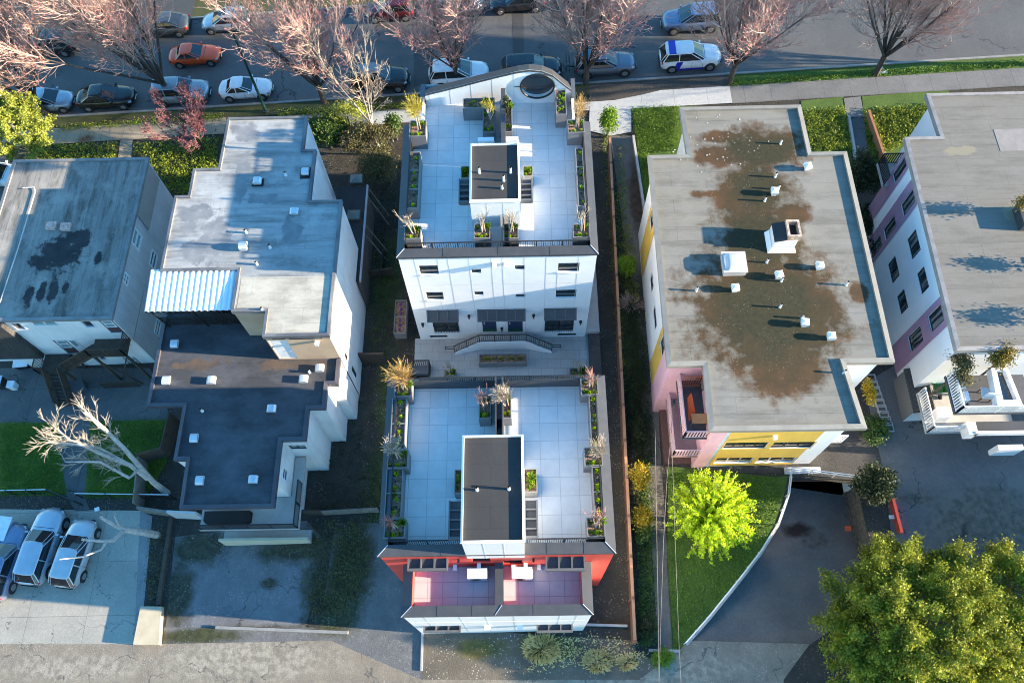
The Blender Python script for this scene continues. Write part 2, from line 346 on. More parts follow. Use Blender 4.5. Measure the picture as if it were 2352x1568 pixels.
# --- street
flat('street', [(-70, 43.85), (70, 43.85), (70, 53.3), (-70, 53.3)], .004, asph, False)
flat('asphalt_patch', [(1176, 0), (1202, 0), (1203, 142), (1178, 142)], .010, asph_patch)
flat('asphalt_patch', [(950, 105), (1000, 105), (985, 195), (950, 200)], .010, asph_patch)
def strip(name, y0, y1, z0, z1, mat, x0=-70, x1=70):
    mb = MB(); P = [(x0, y0), (x1, y0), (x1, y1), (x0, y1)]
    mb.prism(P, lambda x: zg(x) + z0, lambda x: zg(x) + z1); return struct(name, mb, mat)
strip('kerb', 43.68, 43.85, -.1, .13, kerb_m); strip('kerb', 53.3, 53.47, -.1, .13, kerb_m, -27, 70)
strip('kerb', 56.1, 56.25, -.1, .12, kerb_m, -70, -30)
def zband(name, x0, x1, y0, y1, lift, mat): return flat(name, [(x0, y0), (x1, y0), (x1, y1), (x0, y1)], lift, mat, False)
zband('grass_verge', -70, -22, 42.6, 43.68, .05, lawn_dk); zband('grass_verge', -22, 5.4, 42.6, 43.68, .05, lawn_dk)
zband('bare_verge', 5.4, 15.7, 42.0, 43.68, .05, leafduff); zband('grass_verge', 15.7, 70, 42.62, 43.68, .05, lawn_m)
zband('far_verge', -27, 70, 53.47, 57.5, .06, lawn_dk); zband('far_sidewalk', -70, 70, 57.5, 59.2, .07, walk_old); zband('far_lawn', -70, 70, 59.2, 75, .06, lawn_dk)
zband('side_street', -70, -27, 53.3, 57.5, .062, asph_patch)
zband('sidewalk', -70, -22.5, 41.05, 42.6, .058, walk_left); zband('sidewalk', -22.5, 3.5, 41.0, 42.4, .058, walk_old)
flat('sidewalk', [(3.3, 41.2), (8.4, 41.05), (15.72, 41.0), (15.72, 42.62), (10.7, 42.62), (9.3, 42.3), (7.2, 41.95), (3.3, 41.9)], .062, walk_new, False)
flat('sidewalk', [(-5.4, 41.2), (-11, 41.0), (-11, 42.3), (-7, 42.1), (-5.4, 41.9)], .066, walk_new, False)
zband('sidewalk', 15.72, 70, 40.95, 42.6, .058, walk_old)
flat('entry_path', [(1355, 243), (1450, 246), (1450, 303), (1402, 312), (1352, 300)], .07, walk_new)
# --- lots, left to right
flat('lawn', [(40, 342), (520, 312), (500, 470), (420, 520), (330, 470), (40, 470)], .015, ivy_soil)
flat('entry_path', [(277, 320), (305, 320), (300, 380), (268, 380)], .03, walk_left)
flat('concrete_yard', [(0, 845), (345, 845), (395, 965), (392, 972), (0, 972)], .012, yard_m)
flat('concrete_yard', [(-60, 300), (28, 300), (10, 520), (-80, 520)], .011, yard_m)
flat('lawn', [(-20, 971), (131, 970), (152, 1137), (-20, 1137)], .02, lawn_m)
flat('lawn', [(207, 967), (395, 963), (383, 1062), (332, 1145), (196, 1142)], .02, lawn_m)
flat('path', [(131, 970), (207, 967), (196, 1142), (206, 1172), (172, 1172), (152, 1137)], .016, yard_m)
flat('planting_bed', [(-20, 1137), (172, 1137), (172, 1171), (-20, 1171)], .014, dirt)
flat('parking_pad', [(-60, 1168), (322, 1172), (308, 1478), (-60, 1478)], .016, pad_m)
flat('gravel_strip', [(322, 1172), (350, 1185), (330, 1395), (310, 1478), (306, 1478)], .012, grav_pale)
flat('parking_lot', [(402, 1232), (705, 1195), (762, 1262), (735, 1330), (700, 1440), (380, 1440), (392, 1330)], .014, pad_asph)
flat('gravel_lot', [(770, 1200), (868, 1200), (968, 1450), (968, 1600), (372, 1600), (376, 1440), (735, 1440)], .009, grav_lot)
flat('lane', [(-60, 1474), (372, 1478), (760, 1470), (968, 1560), (968, 1800), (-60, 1800)], .013, lane_m)
flat('stony_verge', [(968, 1440), (1460, 1470), (1460, 1500), (1520, 1520), (1470, 1560), (968, 1560)], .015, grav_brown)
flat('lane', [(967, 1540), (1200, 1548), (1480, 1535), (1562, 1490), (1580, 1470), (1860, 1478), (1800, 1560), (1800, 1800), (967, 1800)], .012, lane_m)
flat('side_path', [(1402, 312), (1450, 312), (1482, 500), (1503, 660), (1455, 660), (1430, 520)], .02, path_dk)
flat('side_path', [(1460, 680), (1500, 700), (1515, 1000), (1535, 1300), (1548, 1496), (1512, 1496), (1500, 1300), (1478, 1000)], .02, path_dk)
flat('lawn', [(1450, 248), (1600, 243), (1600, 420), (1500, 640), (1482, 480), (1462, 320)], .03, lawn_m)
flat('lawn', [(1840, 232), (1938, 222), (1965, 420), (1860, 420)], .03, lawn_m)
flat('lawn', [(1980, 222), (2180, 205), (2180, 330), (2080, 380), (2000, 420)], .03, lawn_m)
flat('entry_path', [(1938, 226), (1977, 222), (1985, 268), (1946, 270)], .05, walk_old)
flat('sunken_path', [(1946, 271), (1985, 268), (2030, 420), (2050, 600), (1985, 600), (1966, 400)], .006, yard_m)
flat('lawn', [(1535, 1070), (1780, 1095), (1810, 1092), (1800, 1140), (1780, 1205), (1740, 1270), (1690, 1335), (1622, 1418), (1560, 1490), (1545, 1496), (1532, 1300)], .02, lawn_m)
flat('gravel_bed', [(1500, 900), (1560, 1000), (2010, 960), (2040, 1080), (1968, 1104), (1815, 1085), (1530, 1085)], .012, grav_dark)
flat('parking_lot', [(1985, 880), (2120, 800), (2400, 900), (2500, 1700), (2160, 1500), (2050, 1250), (2030, 1080), (2010, 1000)], .013, lot_asph)
flat('parking_lot', [(1880, 1600), (2500, 1600), (2500, 1250), (2080, 1260), (1990, 1420)], .008, dirt)
# ================================================================ BUILDING HELPERS
def edge(P, Q):
    P, Q = Vector((P[0], P[1])), Vector((Q[0], Q[1])); e = (Q - P); L = e.length; e = e / L
    return P, e, Vector((e.y, -e.x)), L
def uz(P, Q, px, py):                     # photo point -> (distance along wall, height) on the wall P-Q
    P, e, n, L = edge(P, Q); d = ray(px, py); d2 = Vector((d.x, d.y)); t = n.dot(P) / n.dot(d2)
    return (d2 * t - P).dot(e), CAMH + d.z * t
def hole(P, Q, ax, ay, bx, by):
    a, b = uz(P, Q, ax, ay), uz(P, Q, bx, by)
    return (min(a[0], b[0]), max(a[0], b[0]), min(a[1], b[1]), max(a[1], b[1]))
def wall_face(mb, P, Q, z0, z1, holes=(), depth=.14):
    P, e, n, L = edge(P, Q)
    def pt(u, z, d=0): q = P + e * u - n * d; return (q.x, q.y, z)
    us = sorted({0., L, *[min(max(h[i], 0), L) for h in holes for i in (0, 1)]}); zs = sorted({z0, z1, *[min(max(h[i], z0), z1) for h in holes for i in (2, 3)]})
    for i in range(len(us) - 1):
        for j in range(len(zs) - 1):
            u, z = (us[i] + us[i+1]) / 2, (zs[j] + zs[j+1]) / 2
            if any(h[0] < u < h[1] and h[2] < z < h[3] for h in holes): continue
            mb.quad(pt(us[i], zs[j]), pt(us[i+1], zs[j]), pt(us[i+1], zs[j+1]), pt(us[i], zs[j+1]))
    for h in holes:
        a, b, c, d = h
        mb.quad(pt(a, c), pt(b, c), pt(b, c, depth), pt(a, c, depth)); mb.quad(pt(a, d, depth), pt(b, d, depth), pt(b, d), pt(a, d))
        mb.quad(pt(a, c), pt(a, c, depth), pt(a, d, depth), pt(a, d)); mb.quad(pt(b, c, depth), pt(b, c), pt(b, d), pt(b, d, depth))
def walls(mb, poly, z0, z1, holes=None, depth=.14):
    for i in range(len(poly)):
        P, Q = poly[i], poly[(i+1) % len(poly)]
        zz = z0 if not callable(z0) else min(z0(P[0]), z0(Q[0]))
        wall_face(mb, P, Q, zz, z1, (holes or {}).get(i, ()), depth)
def window(par, P, Q, h, fm='frame_black', gm='glass', nv=0, nh=0, fw=.06, ins=.10, name='window', proud=0., sill=None, bars=0):
    P, e, n, L = edge(P, Q); a, b, c, d = h
    def pt(u, z, k): q = P + e * u + n * k; return Vector((q.x, q.y, z))
    mb = MB(); E3, N3 = Vector((e.x, e.y, 0)), Vector((n.x, n.y, 0))
    def rect(u0, u1, z0, z1, k0, k1):
        mb.obox((pt(u0, z0, k0) + pt(u1, z1, k1)) / 2, E3 * (u1 - u0) / 2, N3 * (k1 - k0) / 2, Vector((0, 0, (z1 - z0) / 2)))
    k0, k1 = -ins - .01, -ins + .05 + proud
    rect(a, b, c, c + fw, k0, k1); rect(a, b, d - fw, d, k0, k1); rect(a, a + fw, c + fw, d - fw, k0, k1); rect(b - fw, b, c + fw, d - fw, k0, k1)
    for i in range(nv): u = a + (b - a) * (i + 1) / (nv + 1); rect(u - fw / 2, u + fw / 2, c + fw, d - fw, k0, k1 - .012)
    for i in range(nh): z = c + (d - c) * (i + 1) / (nh + 1); rect(a + fw, b - fw, z - fw / 2, z + fw / 2, k0, k1 - .008)
    if bars:
        for i in range(bars): u = a + (b - a) * (i + .5) / bars; rect(u - .012, u + .012, c, c + (d - c) * .5, .03, .055)
        rect(a, b, c + (d - c) * .5, c + (d - c) * .5 + .05, .02, .07)
    w_ = mb.build(name, M[fm], par)
    mb = MB(); mb.quad(pt(a + fw * .5, c + fw * .5, -ins + .01), pt(b - fw * .5, c + fw * .5, -ins + .01), pt(b - fw * .5, d - fw * .5, -ins + .01), pt(a + fw * .5, d - fw * .5, -ins + .01))
    mb.build('pane', M[gm], w_)
    if sill:
        mb = MB(); mb.obox(pt((a + b) / 2, c - .03, -ins / 2 + .02), E3 * ((b - a) / 2 + .03), N3 * (ins / 2 + .04), Vector((0, 0, .025))); mb.build('sill', M[sill], w_)
    return w_
def offset_poly(poly, d):
    n = len(poly); out = []
    for i in range(n):
        A, B, C = (Vector(poly[(i + k) % n][:2]) for k in (-1, 0, 1))
        e1, e2 = (B - A).normalized(), (C - B).normalized(); n1, n2 = Vector((-e1.y, e1.x)), Vector((-e2.y, e2.x))
        m = (n1 + n2); m = m / max(m.length_squared, 1e-6) * 2
        m = (n1 + n2).normalized(); out.append(tuple(B + m * (d / max(m.dot(n1), .3))))
    return out
def ring(mb, outer, inner, zo, zi, drop_o=0., drop_i=0., skip=()):
    n = len(outer)
    for i in range(n):
        if i in skip: continue
        j = (i + 1) % n
        a, b, c, d = (*outer[i], zo), (*outer[j], zo), (*inner[j], zi), (*inner[i], zi)
        mb.quad(a, b, c, d)
        if drop_o: mb.quad((*outer[i], zo - drop_o), (*outer[j], zo - drop_o), b, a)
        if drop_i: mb.quad(d, c, (*inner[j], zi - drop_i), (*inner[i], zi - drop_i))
def railing(mb, pts, h=1.05, sp=.12, post=1.6, r=.012, z=None):
    for i in range(len(pts) - 1):
        p, q = Vector(pts[i]), Vector(pts[i+1]); L = (q - p).length; up = Vector((0, 0, h))
        mb.bar(p + up, q + up, .06, .045); mb.bar(p + V3(0, 0, .08), q + V3(0, 0, .08), .035)
        k = max(1, int(L / sp))
        for j in range(k + 1): a = p.lerp(q, j / k); mb.bar(a + V3(0, 0, .08), a + up, r * 2)
        k = max(1, round(L / post))
        for j in range(k + 1): a = p.lerp(q, j / k); mb.bar(a, a + up, .055)
PLANTERS = []
def planter(rect, zt, zb, label, style, dims=None, seg=1):
    p, q = W(rect[0], rect[1], zt), W(rect[2], rect[3], zt)
    x0, x1, y0, y1 = min(p.x, q.x), max(p.x, q.x), min(p.y, q.y), max(p.y, q.y)
    if dims: x0, x1, y0, y1 = dims
    r = thing('planter', label, 'planter', ((x0 + x1) / 2, (y0 + y1) / 2, zb), 'grey metal planters on the terraces')
    mb = MB(); t = .045
    mb.box(x0, x1, y0, y0 + t, zb, zt); mb.box(x0, x1, y1 - t, y1, zb, zt); mb.box(x0, x0 + t, y0 + t, y1 - t, zb, zt); mb.box(x1 - t, x1, y0 + t, y1 - t, zb, zt)
    for k in range(1, seg): y = y0 + (y1 - y0) * k / seg; mb.box(x0 + t, x1 - t, y - .03, y + .03, zb, zt - .006)
    mb.build('box', M['grey_planter'], r)
    mb = MB(); n = 6
    mb.quad((x0 + t, y0 + t, zt - .12), (x1 - t, y0 + t, zt - .12), (x1 - t, y1 - t, zt - .12), (x0 + t, y1 - t, zt - .12)); mb.build('mulch', M['soil'], r)
    PLANTERS.append((x0 + t, x1 - t, y0 + t, y1 - t, zt - .12, label, style))
    return r
def canopy(par, rect, z, yw, n=3, name='awning', xw=None):      # slatted hood: frame, fins and sunk panels
    p, q = W(rect[0], rect[1], z), W(rect[2], rect[3], z)
    x0, x1, y0, y1 = p.x, q.x, q.y, p.y
    if yw is not None: y1 = yw
    if xw is not None:
        if abs(x0 - xw) < abs(x1 - xw): x0 = xw
        else: x1 = xw
    mb = MB(); t = .07
    mb.box(x0, x0 + t, y0, y1, z - .25, z); mb.box(x1 - t, x1, y0, y1, z - .25, z); mb.box(x0 + t, x1 - t, y0, y0 + t * 1.6, z - .3, z - .004)
    if xw is None:
        for k in range(1, n): x = x0 + (x1 - x0) * k / n; mb.box(x - t / 2, x + t / 2, y0 + t * 1.6, y1 - .002, z - .25, z - .01)
    else:
        for k in range(1, n): y = y0 + (y1 - y0) * k / n; mb.box(x0 + t, x1 - t, y - t / 2, y + t / 2, z - .25, z - .01)
    a = mb.build(name, M['awning_frame'], par)
    mb = MB(); mb.quad((x0 + t, y0 + t, z - .2), (x1 - t, y0 + t, z - .2), (x1 - t, y1 - .002, z - .12), (x0 + t, y1 - .002, z - .12)); mb.build('panel', M['dark_metal'], a)
    return a
M['awning_frame'] = plain('awning_grey', (.10, .105, .115), (.085, .09, .10), 2, .5)
M['joint'] = plain('panel_joint', (.60, .61, .63), None, 3, .6)
M['door_blue'] = plain('navy_door', (.02, .035, .10), (.015, .03, .08), 2, .4)
# ================================================================ NORTH HOUSE
ZD = 9.9
nh = thing('townhouse', 'white panelled three storey house with an arched parapet holding a round window', 'house', (-1.2, 28, 0), None)
A_, B_ = (-6.55, 22.65), (4.1, 22.65)
NP = [A_, B_, (4.1, 31.4), (3.2, 31.4), (3.2, 34.5), (-5.6, 34.5), (-5.6, 31.4), (-6.55, 31.4)]
def z4(x, y): return (862.4 + .3 * x, 548.8 + .3 * y)
def hz(a, b, c, d): return hole(A_, B_, *z4(a, b), *z4(c, d))
big = [hz(328, 205, 488, 270), hz(1400, 185, 1556, 250), hz(383, 408, 526, 465), hz(1383, 390, 1534, 447)]
sml = [hz(734, 232, 810, 262), hz(1068, 203, 1145, 236), hz(755, 402, 828, 430), hz(1074, 425, 1148, 446)]
bay = [hz(428, 608, 646, 712), hz(1298, 600, 1512, 704)]
slot = [hz(415, 738, 553, 757), hz(1395, 723, 1535, 742)]
drs = [hz(812, 608, 930, 708), hz(1010, 608, 1128, 708)]
mb = MB(); walls(mb, NP, -1.2, 10.6, {0: big + sml + bay + slot + drs}, .16); mb.build('wall', M['white_panel'], nh)
for h in big: window(nh, A_, B_, h, 'frame_black', 'glass', 0, 1, .05, .13, sill='white_panel')
for h in sml: window(nh, A_, B_, h, 'frame_black', 'glass', 0, 0, .05, .13)
for h in bay: window(nh, A_, B_, h, 'frame_black', 'glass', 1, 0, .07, .12, bars=16)
for h in slot: window(nh, A_, B_, h, 'frame_black', 'glass', 0, 0, .04, .12)
for h in drs:
    P, e, n, L = edge(A_, B_); x0, x1 = A_[0] + h[0], A_[0] + h[1]
    mb = MB(); mb.box(x0, x1, 22.72, 22.79, h[2], h[3]); d_ = mb.build('door', M['door_blue'], nh)
    mb = MB(); mb.box(x0, x1, 22.66, 22.718, h[2], h[2] + .25); mb.build('threshold', plain('green_threshold', (.02, .10, .04), None, 3, .6), d_)
    mb = MB(); mb.box(x0 + .1, x0 + .16, 22.67, 22.72, h[2] + 1.0, h[2] + 1.25); mb.build('handle', M['galv'], d_)
mb = MB()     # panel joints as thin proud battens
for zy in (345, 530):
    z = uz(A_, B_, *z4(900, zy))[1]; mb.box(-6.5, 4.05, 22.644, 22.648, z - .02, z + .02)
zt_, zb_ = 10.58, .3
for xt, xb, y0_, y1_ in ((285, 385, 120, 525), (465, 545, 120, 205), (500, 540, 465, 535), (545, 605, 120, 535), (708, 765, 120, 535), (882, 915, 120, 535), (968, 995, 120, 535), (1140, 1145, 120, 535), (1310, 1300, 120, 535), (1395, 1385, 250, 390), (1560, 1545, 120, 520), (1150, 1155, 535, 700), (765, 805, 540, 700)):
    ux, za = uz(A_, B_, *z4(xt, y0_)); _, zc = uz(A_, B_, *z4(xb, y1_))
    mb.box(A_[0] + ux - .012, A_[0] + ux + .012, 22.6445, 22.6475, min(za, zc), min(max(za, zc), 10.55))
mb.build('panel_joints', M['joint'], nh)
mb = MB(); mb.quad(*[(x, y, ZD) for x, y in offset_poly(NP, .05)]); mb.build('terrace_floor', M['deck_tile'], nh)
mb = MB(); NO = [(-6.62, 22.58), (4.17, 22.58), (4.17, 31.45), (-6.62, 31.45)]; NI = [(-6.2, 23.05), (3.75, 23.05), (3.75, 31.45), (-6.2, 31.45)]
ring(mb, NO, NI, 10.6, 10.74, .16, .84, (2,)); 
for x in (-4.1, -1.15, 1.6): mb.add([(x - .02, 22.585, 10.615), (x + .02, 22.585, 10.615), (x + .02, 23.04, 10.755), (x - .02, 23.04, 10.755)], [(0, 1, 2, 3)])
mb.build('coping', M['dark_metal'], nh)
def seams(par, *L):
    for a, b in L: mb = MB(); mb.bar(a, b, .03); mb.build('coping_seam', M['galv'], par)
seams(nh, ((-6.62, 22.58, 10.615), (-6.2, 23.05, 10.755)), ((4.17, 22.58, 10.615), (3.75, 23.05, 10.755)))
mb = MB(); railing(mb, [(-6.12, 31.3, ZD), (-6.12, 23.2, ZD), (3.67, 23.2, ZD), (3.67, 31.3, ZD)], 1.12, .12, 1.5); mb.build('railing', M['black_metal'], nh)
# arched parapet with the round window
gx = [(-5.45, 10.85), (-3.23, 11.54), (-1.44, 12.12), (-.5, 12.4), (.06, 12.56), (.68, 12.66), (1.42, 12.54), (2.05, 12.18), (2.84, 11.3), (3.15, 11.0)]
YW = 33.55
bm = bmesh.new()
def lp(pts):
    vs = [bm.verts.new(p) for p in pts]; return [bm.edges.new((vs[i], vs[(i+1) % len(vs)])) for i in range(len(vs))]
cx_, cz_, cr_ = 1.17, 11.32, 1.0
circ = [(cx_ + cr_ * math.cos(t * math.pi / 24), YW, cz_ + cr_ * math.sin(t * math.pi / 24)) for t in range(48)]
es = lp([(-5.45, YW, ZD - .1)] + [(x, YW, z) for x, z in gx] + [(3.15, YW, ZD - .1)]) + lp(circ)
bmesh.ops.triangle_fill(bm, use_beauty=True, edges=es)
bm.verts.index_update()
mb = MB(); mb.add([v.co.copy() for v in bm.verts], [tuple(v.index for v in f.verts) for f in bm.faces]); bm.free()
for i in range(48): p, q = Vector(circ[i]), Vector(circ[(i+1) % 48]); mb.quad(p, q, q + V3(0, .3, 0), p + V3(0, .3, 0))
mb.box(-5.62, -5.46, 31.4, 34.5, ZD - .2, 10.5); mb.box(3.16, 3.3, 31.4, 34.5, ZD - .2, 10.6)
g1 = mb.build('gable_wall', M['white_panel'], nh)
mb = MB()
for k in range(-4, 2): x = k * 1.25 - .2; z = np.interp(x, [a for a, b in gx], [b for a, b in gx]); (mb.box(x - .012, x + .012, YW - .006, YW - .003, ZD, float(z) - .1) if abs(x - cx_) > 1.05 else None)
mb.build('panel_joint', M['joint'], g1)
mb = MB()
for i in range(len(gx) - 1):
    (xa, za), (xb, zb) = gx[i], gx[i+1]
    mb.add([(xa, YW - .05, za), (xb, YW - .05, zb), (xb, YW + .8, zb - .4), (xa, YW + .8, za - .4), (xa, YW - .05, za - .12), (xb, YW - .05, zb - .12), (xb, YW + .8, zb - 1.6), (xa, YW + .8, za - 1.6)],
           [(0,1,2,3), (4,5,1,0), (3,2,6,7), (0,3,7,4), (1,5,6,2)])
mb.build('parapet_roof', M['dark_metal'], nh)
for bb in ((-5.75, -5.46, 33.2, 34.55, 8, 10.6), (3.16, 3.4, 33.2, 34.55, 8, 10.8)): mb = MB(); mb.box(*bb); mb.build('parapet_side', M['awning_frame'], nh)
mb = MB(); mb.tube([(cx_ + cr_ * .97 * math.cos(t * math.pi / 24), YW - .03, cz_ + cr_ * .97 * math.sin(t * math.pi / 24)) for t in range(49)], .055, 8, False)
mb.bar((cx_ - 1.35, YW - .05, cz_ + .02), (cx_ + 1.1, YW - .05, cz_ + .02), .03)
rw = mb.build('round_window', M['frame_black'], nh)
mb = MB(); mb.add([(cx_, YW + .28, cz_)] + [(p[0], YW + .28, p[2]) for p in circ], [(0, i + 1, (i + 1) % 48 + 1) for i in range(48)]); mb.build('pane', M['glass'], rw)
# roof-access volume
def access(par, x0, x1, y0, y1, z0, z1, zf):
    mb = MB(); walls(mb, [(x0, y0), (x1, y0), (x1, y1), (x0, y1)], z0, z1 - .12); 
    for k in (1, 2): x = x0 + (x1 - x0) * k / 3; mb.box(x - .015, x + .015, y0 - .006, y0 - .003, z0, z1 - .13)
    w_ = mb.build('stair_tower', M['white_panel'], par)
    mb = MB(); O = [(x0 - .04, y0 - .04), (x1 + .04, y0 - .04), (x1 + .04, y1 + .04), (x0 - .04, y1 + .04)]
    ring(mb, O, offset_poly(O, .1), z1 - .1, z1, .1, .2); mb.build('parapet_cap', M['white_panel'], w_)
    mb = MB(); I = offset_poly(O, .085); mb.quad(*[(x, y, z1 - .17) for x, y in I]); mb.build('roof', M['black_roof'], w_)
    return w_
access(nh, -2.6, .02, 24.9, 28.65, ZD, 12.4, 12.4)
mb = MB(); canopy_w = canopy(nh, (1054, 410, 1080, 464), 11.9, None, 4, 'awning', -2.62); canopy(nh, (1197, 410, 1224, 460), 11.9, None, 4, 'awning', .04)
mb = MB(); mb.box(-.95, -.7, 28.75, 33.2, ZD, 11.6); mb.build('divider_wall', M['dark_metal'], nh)
mb = MB(); mb.box(-.9, -.83, 23.2, 24.85, ZD, 11.1); mb.box(-.6, -.53, 23.2, 24.85, ZD, 11.1); mb.build('divider_fence', M['dark_metal'], nh)
for r_, n_ in (((390, 545, 635, 615), 3), ((778, 540, 1148, 608), 5), ((1290, 530, 1540, 600), 3)):
    a, b = z4(r_[0], r_[1]), z4(r_[2], r_[3]); u0, zt = uz(A_, B_, *a); u1, _ = uz(A_, B_, *z4(r_[2], r_[1]))
    mb = MB(); x0, x1 = A_[0] + u0, A_[0] + u1; y1 = 22.64; y0 = 22.12
    mb.add([(x0, y1, zt), (x1, y1, zt), (x1, y0, zt - .5), (x0, y0, zt - .5), (x0, y1, zt - .1), (x1, y1, zt - .1), (x1, y0, zt - .58), (x0, y0, zt - .58)], [(0,3,2,1), (4,5,6,7), (3,7,6,2), (0,4,7,3), (1,2,6,5)])
    aw = mb.build('awning', M['dark_metal'], nh); mb = MB()
    for k in range(n_ + 1): x = x0 + .04 + (x1 - x0 - .08) * k / n_; mb.bar((x, y1, zt + .03), (x, y0 - .02, zt - .47), .06, .05)
    mb.bar((x0, y0 - .02, zt - .5), (x1, y0 - .02, zt - .5), .06); mb.build('ribs', M['awning_frame'], aw)
for (a, b), nm in (((716, 585), 'wall_lamp'), ((1211, 580), 'wall_lamp'), ((363, 647), 'camera'), ((1570, 628), 'camera'), ((968, 680), 'camera')):
    u, z = uz(A_, B_, *z4(a, b)); mb = MB(); x = A_[0] + u; mb.box(x - .08, x + .08, 22.5, 22.645, z - .02, z + .12); mb.box(x - .04, x + .04, 22.46, 22.6, z - .18, z - .02); mb.build(nm, M['frame_black'], nh)
for a in (912, 1003):
    u, z = uz(A_, B_, *z4(a, 185)); mb = MB(); x = A_[0] + u; mb.box(x - .12, x + .12, 22.35, 22.645, z - .12, z + .1); mb.build('vent_hood', M['white_panel'], nh)
# north terrace planters
NW_ = 'north roof terrace'
planter((941, 277, 978, 313), 11.05, ZD, 'tall grey planter with yellow twiggy tree, back left of north roof terrace', 'yellowtree')
planter((940, 349, 960, 478), 10.95, ZD, 'long low three-bay planter along the left side of the north roof terrace', 'sparse', seg=3)
planter((929, 520, 966, 548), 10.95, ZD, 'square planter with bare tree, front left corner of north roof terrace', 'bare')
planter((1089, 514, 1126, 547), 10.95, ZD, 'square planter left of the divider, below the north white stair tower', 'bare')
planter((1154, 514, 1191, 547), 10.95, ZD, 'square planter right of the divider, below the north white stair tower', 'bare')
planter((1315, 514, 1356, 544), 10.95, ZD, 'square planter with bare tree, front right corner of north roof terrace', 'bare')
planter((1321, 340, 1346, 473), 10.95, ZD, 'long three-bay planter along the right side of the north roof terrace', 'sparse', seg=3)
planter((1303, 275, 1343, 304), 11.05, ZD, 'tall grey planter with orange twiggy tree, back right of north roof terrace', 'orangetree')
planter((1275, 206, 1302, 263), 11.05, ZD, 'grey planter of leafy plants right of the round window', 'leafy')
planter((1063, 226, 1136, 247), 11.0, ZD, 'low wide planter against the white parapet, left of the round window', 'leafy')
planter((1109, 248, 1136, 304), 10.95, ZD, 'planter with an upright shrub on the left of the dark divider wall', 'upright')
planter((1149, 229, 1177, 303), 10.95, ZD, 'planter with an evergreen column on the right of the dark divider wall', 'conifer')
planter((1059, 382, 1078, 409), 10.9, ZD, 'small shaded planter on the left side of the north stair tower', 'leafy')
planter((1201, 381, 1224, 405), 10.9, ZD, 'small sunlit planter on the right side of the north stair tower', 'leafy')
def heatpump(p, q, z, label, h=.75):
    a, b = W(*p, z), W(*q, z); x0, x1, y0, y1 = min(a.x, b.x), max(a.x, b.x), min(a.y, b.y), max(a.y, b.y)
    r = thing('heat_pump', label, 'heat pump', ((x0+x1)/2, (y0+y1)/2, z - h), 'white heat pump units')
    mb = MB(); mb.box(x0, x1, y0, y1, z - h + .06, z - .03); mb.box(x0 - .015, x1 + .015, y0 - .015, y1 + .015, z - .03, z)
    for k in range(5): mb.box(x0 + .05, x1 - .2, y0 + (y1 - y0) * (k + .5) / 5 - .012, y0 + (y1 - y0) * (k + .5) / 5 + .012, z, z + .008)
    mb.box(x1, x1 + .05, y0 + .05, y1 - .05, z - h + .1, z - .25); mb.build('casing', M['white_panel'], r)
    mb = MB(); c = ((x0 + x1) / 2 - .1, y0 - .01, z - h / 2)
    for rr_ in (.1, .18, .26): mb.tube([(c[0] + rr_ * math.cos(t * .4488), c[1] - .01, c[2] + rr_ * math.sin(t * .4488)) for t in range(15)], .008, 4, False)
    mb.build('fan_grille', M['frame_black'], r)
    for xa in (x0 + .08, x1 - .14): mb = MB(); mb.box(xa, xa + .06, y0 + .03, y1 - .03, z - h, z - h + .06); mb.build('foot', M['black_metal'], r)
heatpump((1098, 316), (1134, 323), 11.2, 'white heat pump behind the north stair tower, left of the divider wall', 1.2)
heatpump((1155, 315), (1190, 322), 11.2, 'white heat pump behind the north stair tower, right of the divider wall', 1.2)
def roof_pipe(x, y, z, h, r, label, group, cat='vent pipe', mat='pvc'):
    mb = MB(); mb.tube([(x, y, z), (x, y, z + .02), (x, y, z + .03), (x, y, z + h)], [r * 1.35, r * 1.3, r, r], 10, False)
    mb.tube([(x, y, z + h - .001), (x, y, z + h - .001), (x, y, z + h - .12)], [r, r * .72, r * .7], 10, True)
    return tag(mb.build('vent_pipe', M[mat], None, True), label, cat, group)
for i, (p, l) in enumerate((((1101, 397), 'white vent pipe nearest the left edge of the black north stair tower roof'), ((1173, 397), 'white vent pipe nearest the right edge of the black north stair tower roof'), ((1157, 415), 'taller middle vent pipe right of centre on the north stair tower roof'), ((1153, 433), 'short white vent pipe nearest the viewer on the north stair tower roof'))):
    q = W(*p, 12.23); roof_pipe(q.x, q.y, 12.23, .46 if i < 3 else .36, .06, l, 'vent pipes on the stair tower roofs')
# ================================================================ COURTYARD
ZC = .28
mb = MB(); mb.prism([(-6.9, 15.0), (4.9, 15.0), (4.9, 22.7), (-6.9, 22.7)], -1.0, ZC); struct('courtyard_patio', mb, M['court_tile'])
st = thing('entry_staircase', 'twin grey staircase with central landing and black railing before two navy doors', 'staircase', (-1.2, 21.8, ZC))
zl = drs[0][2] - .02
l0, l1 = W(1102, 763, zl).x, W(1208, 763, zl).x; yf = W(1155, 783, zl).y
mb = MB(); mb.box(l0, l1, yf, 22.6, ZC, zl); mb.build('landing', M['concrete'], st)
N_ = 7; mb = MB(); xs0, xs1 = W(1046, 780, ZC + .2).x, W(1266, 780, ZC + .2).x
yo = -.35
for k in range(N_):
    t0, t1 = k / N_, (k + 1) / N_; z = zl - (zl - ZC) * (k + .6) / N_
    for s_, xa, xb in ((-1, l0, xs0), (1, l1, xs1)):
        a = xa + (xb - xa) * t0; b = xa + (xb - xa) * t1; y0, y1 = yf + yo * t0, yf + yo * t1
        mb.prism([(a, y0), (b, y1), (b, 22.55 + yo * t1 * .9), (a, 22.55 + yo * t0 * .9)] if s_ > 0 else [(b, y1), (a, y0), (a, 22.55 + yo * t0 * .9), (b, 22.55 + yo * t1 * .9)], ZC, z)
mb.build('steps', M['concrete'], st)
mb = MB(); y_ = yf - .03
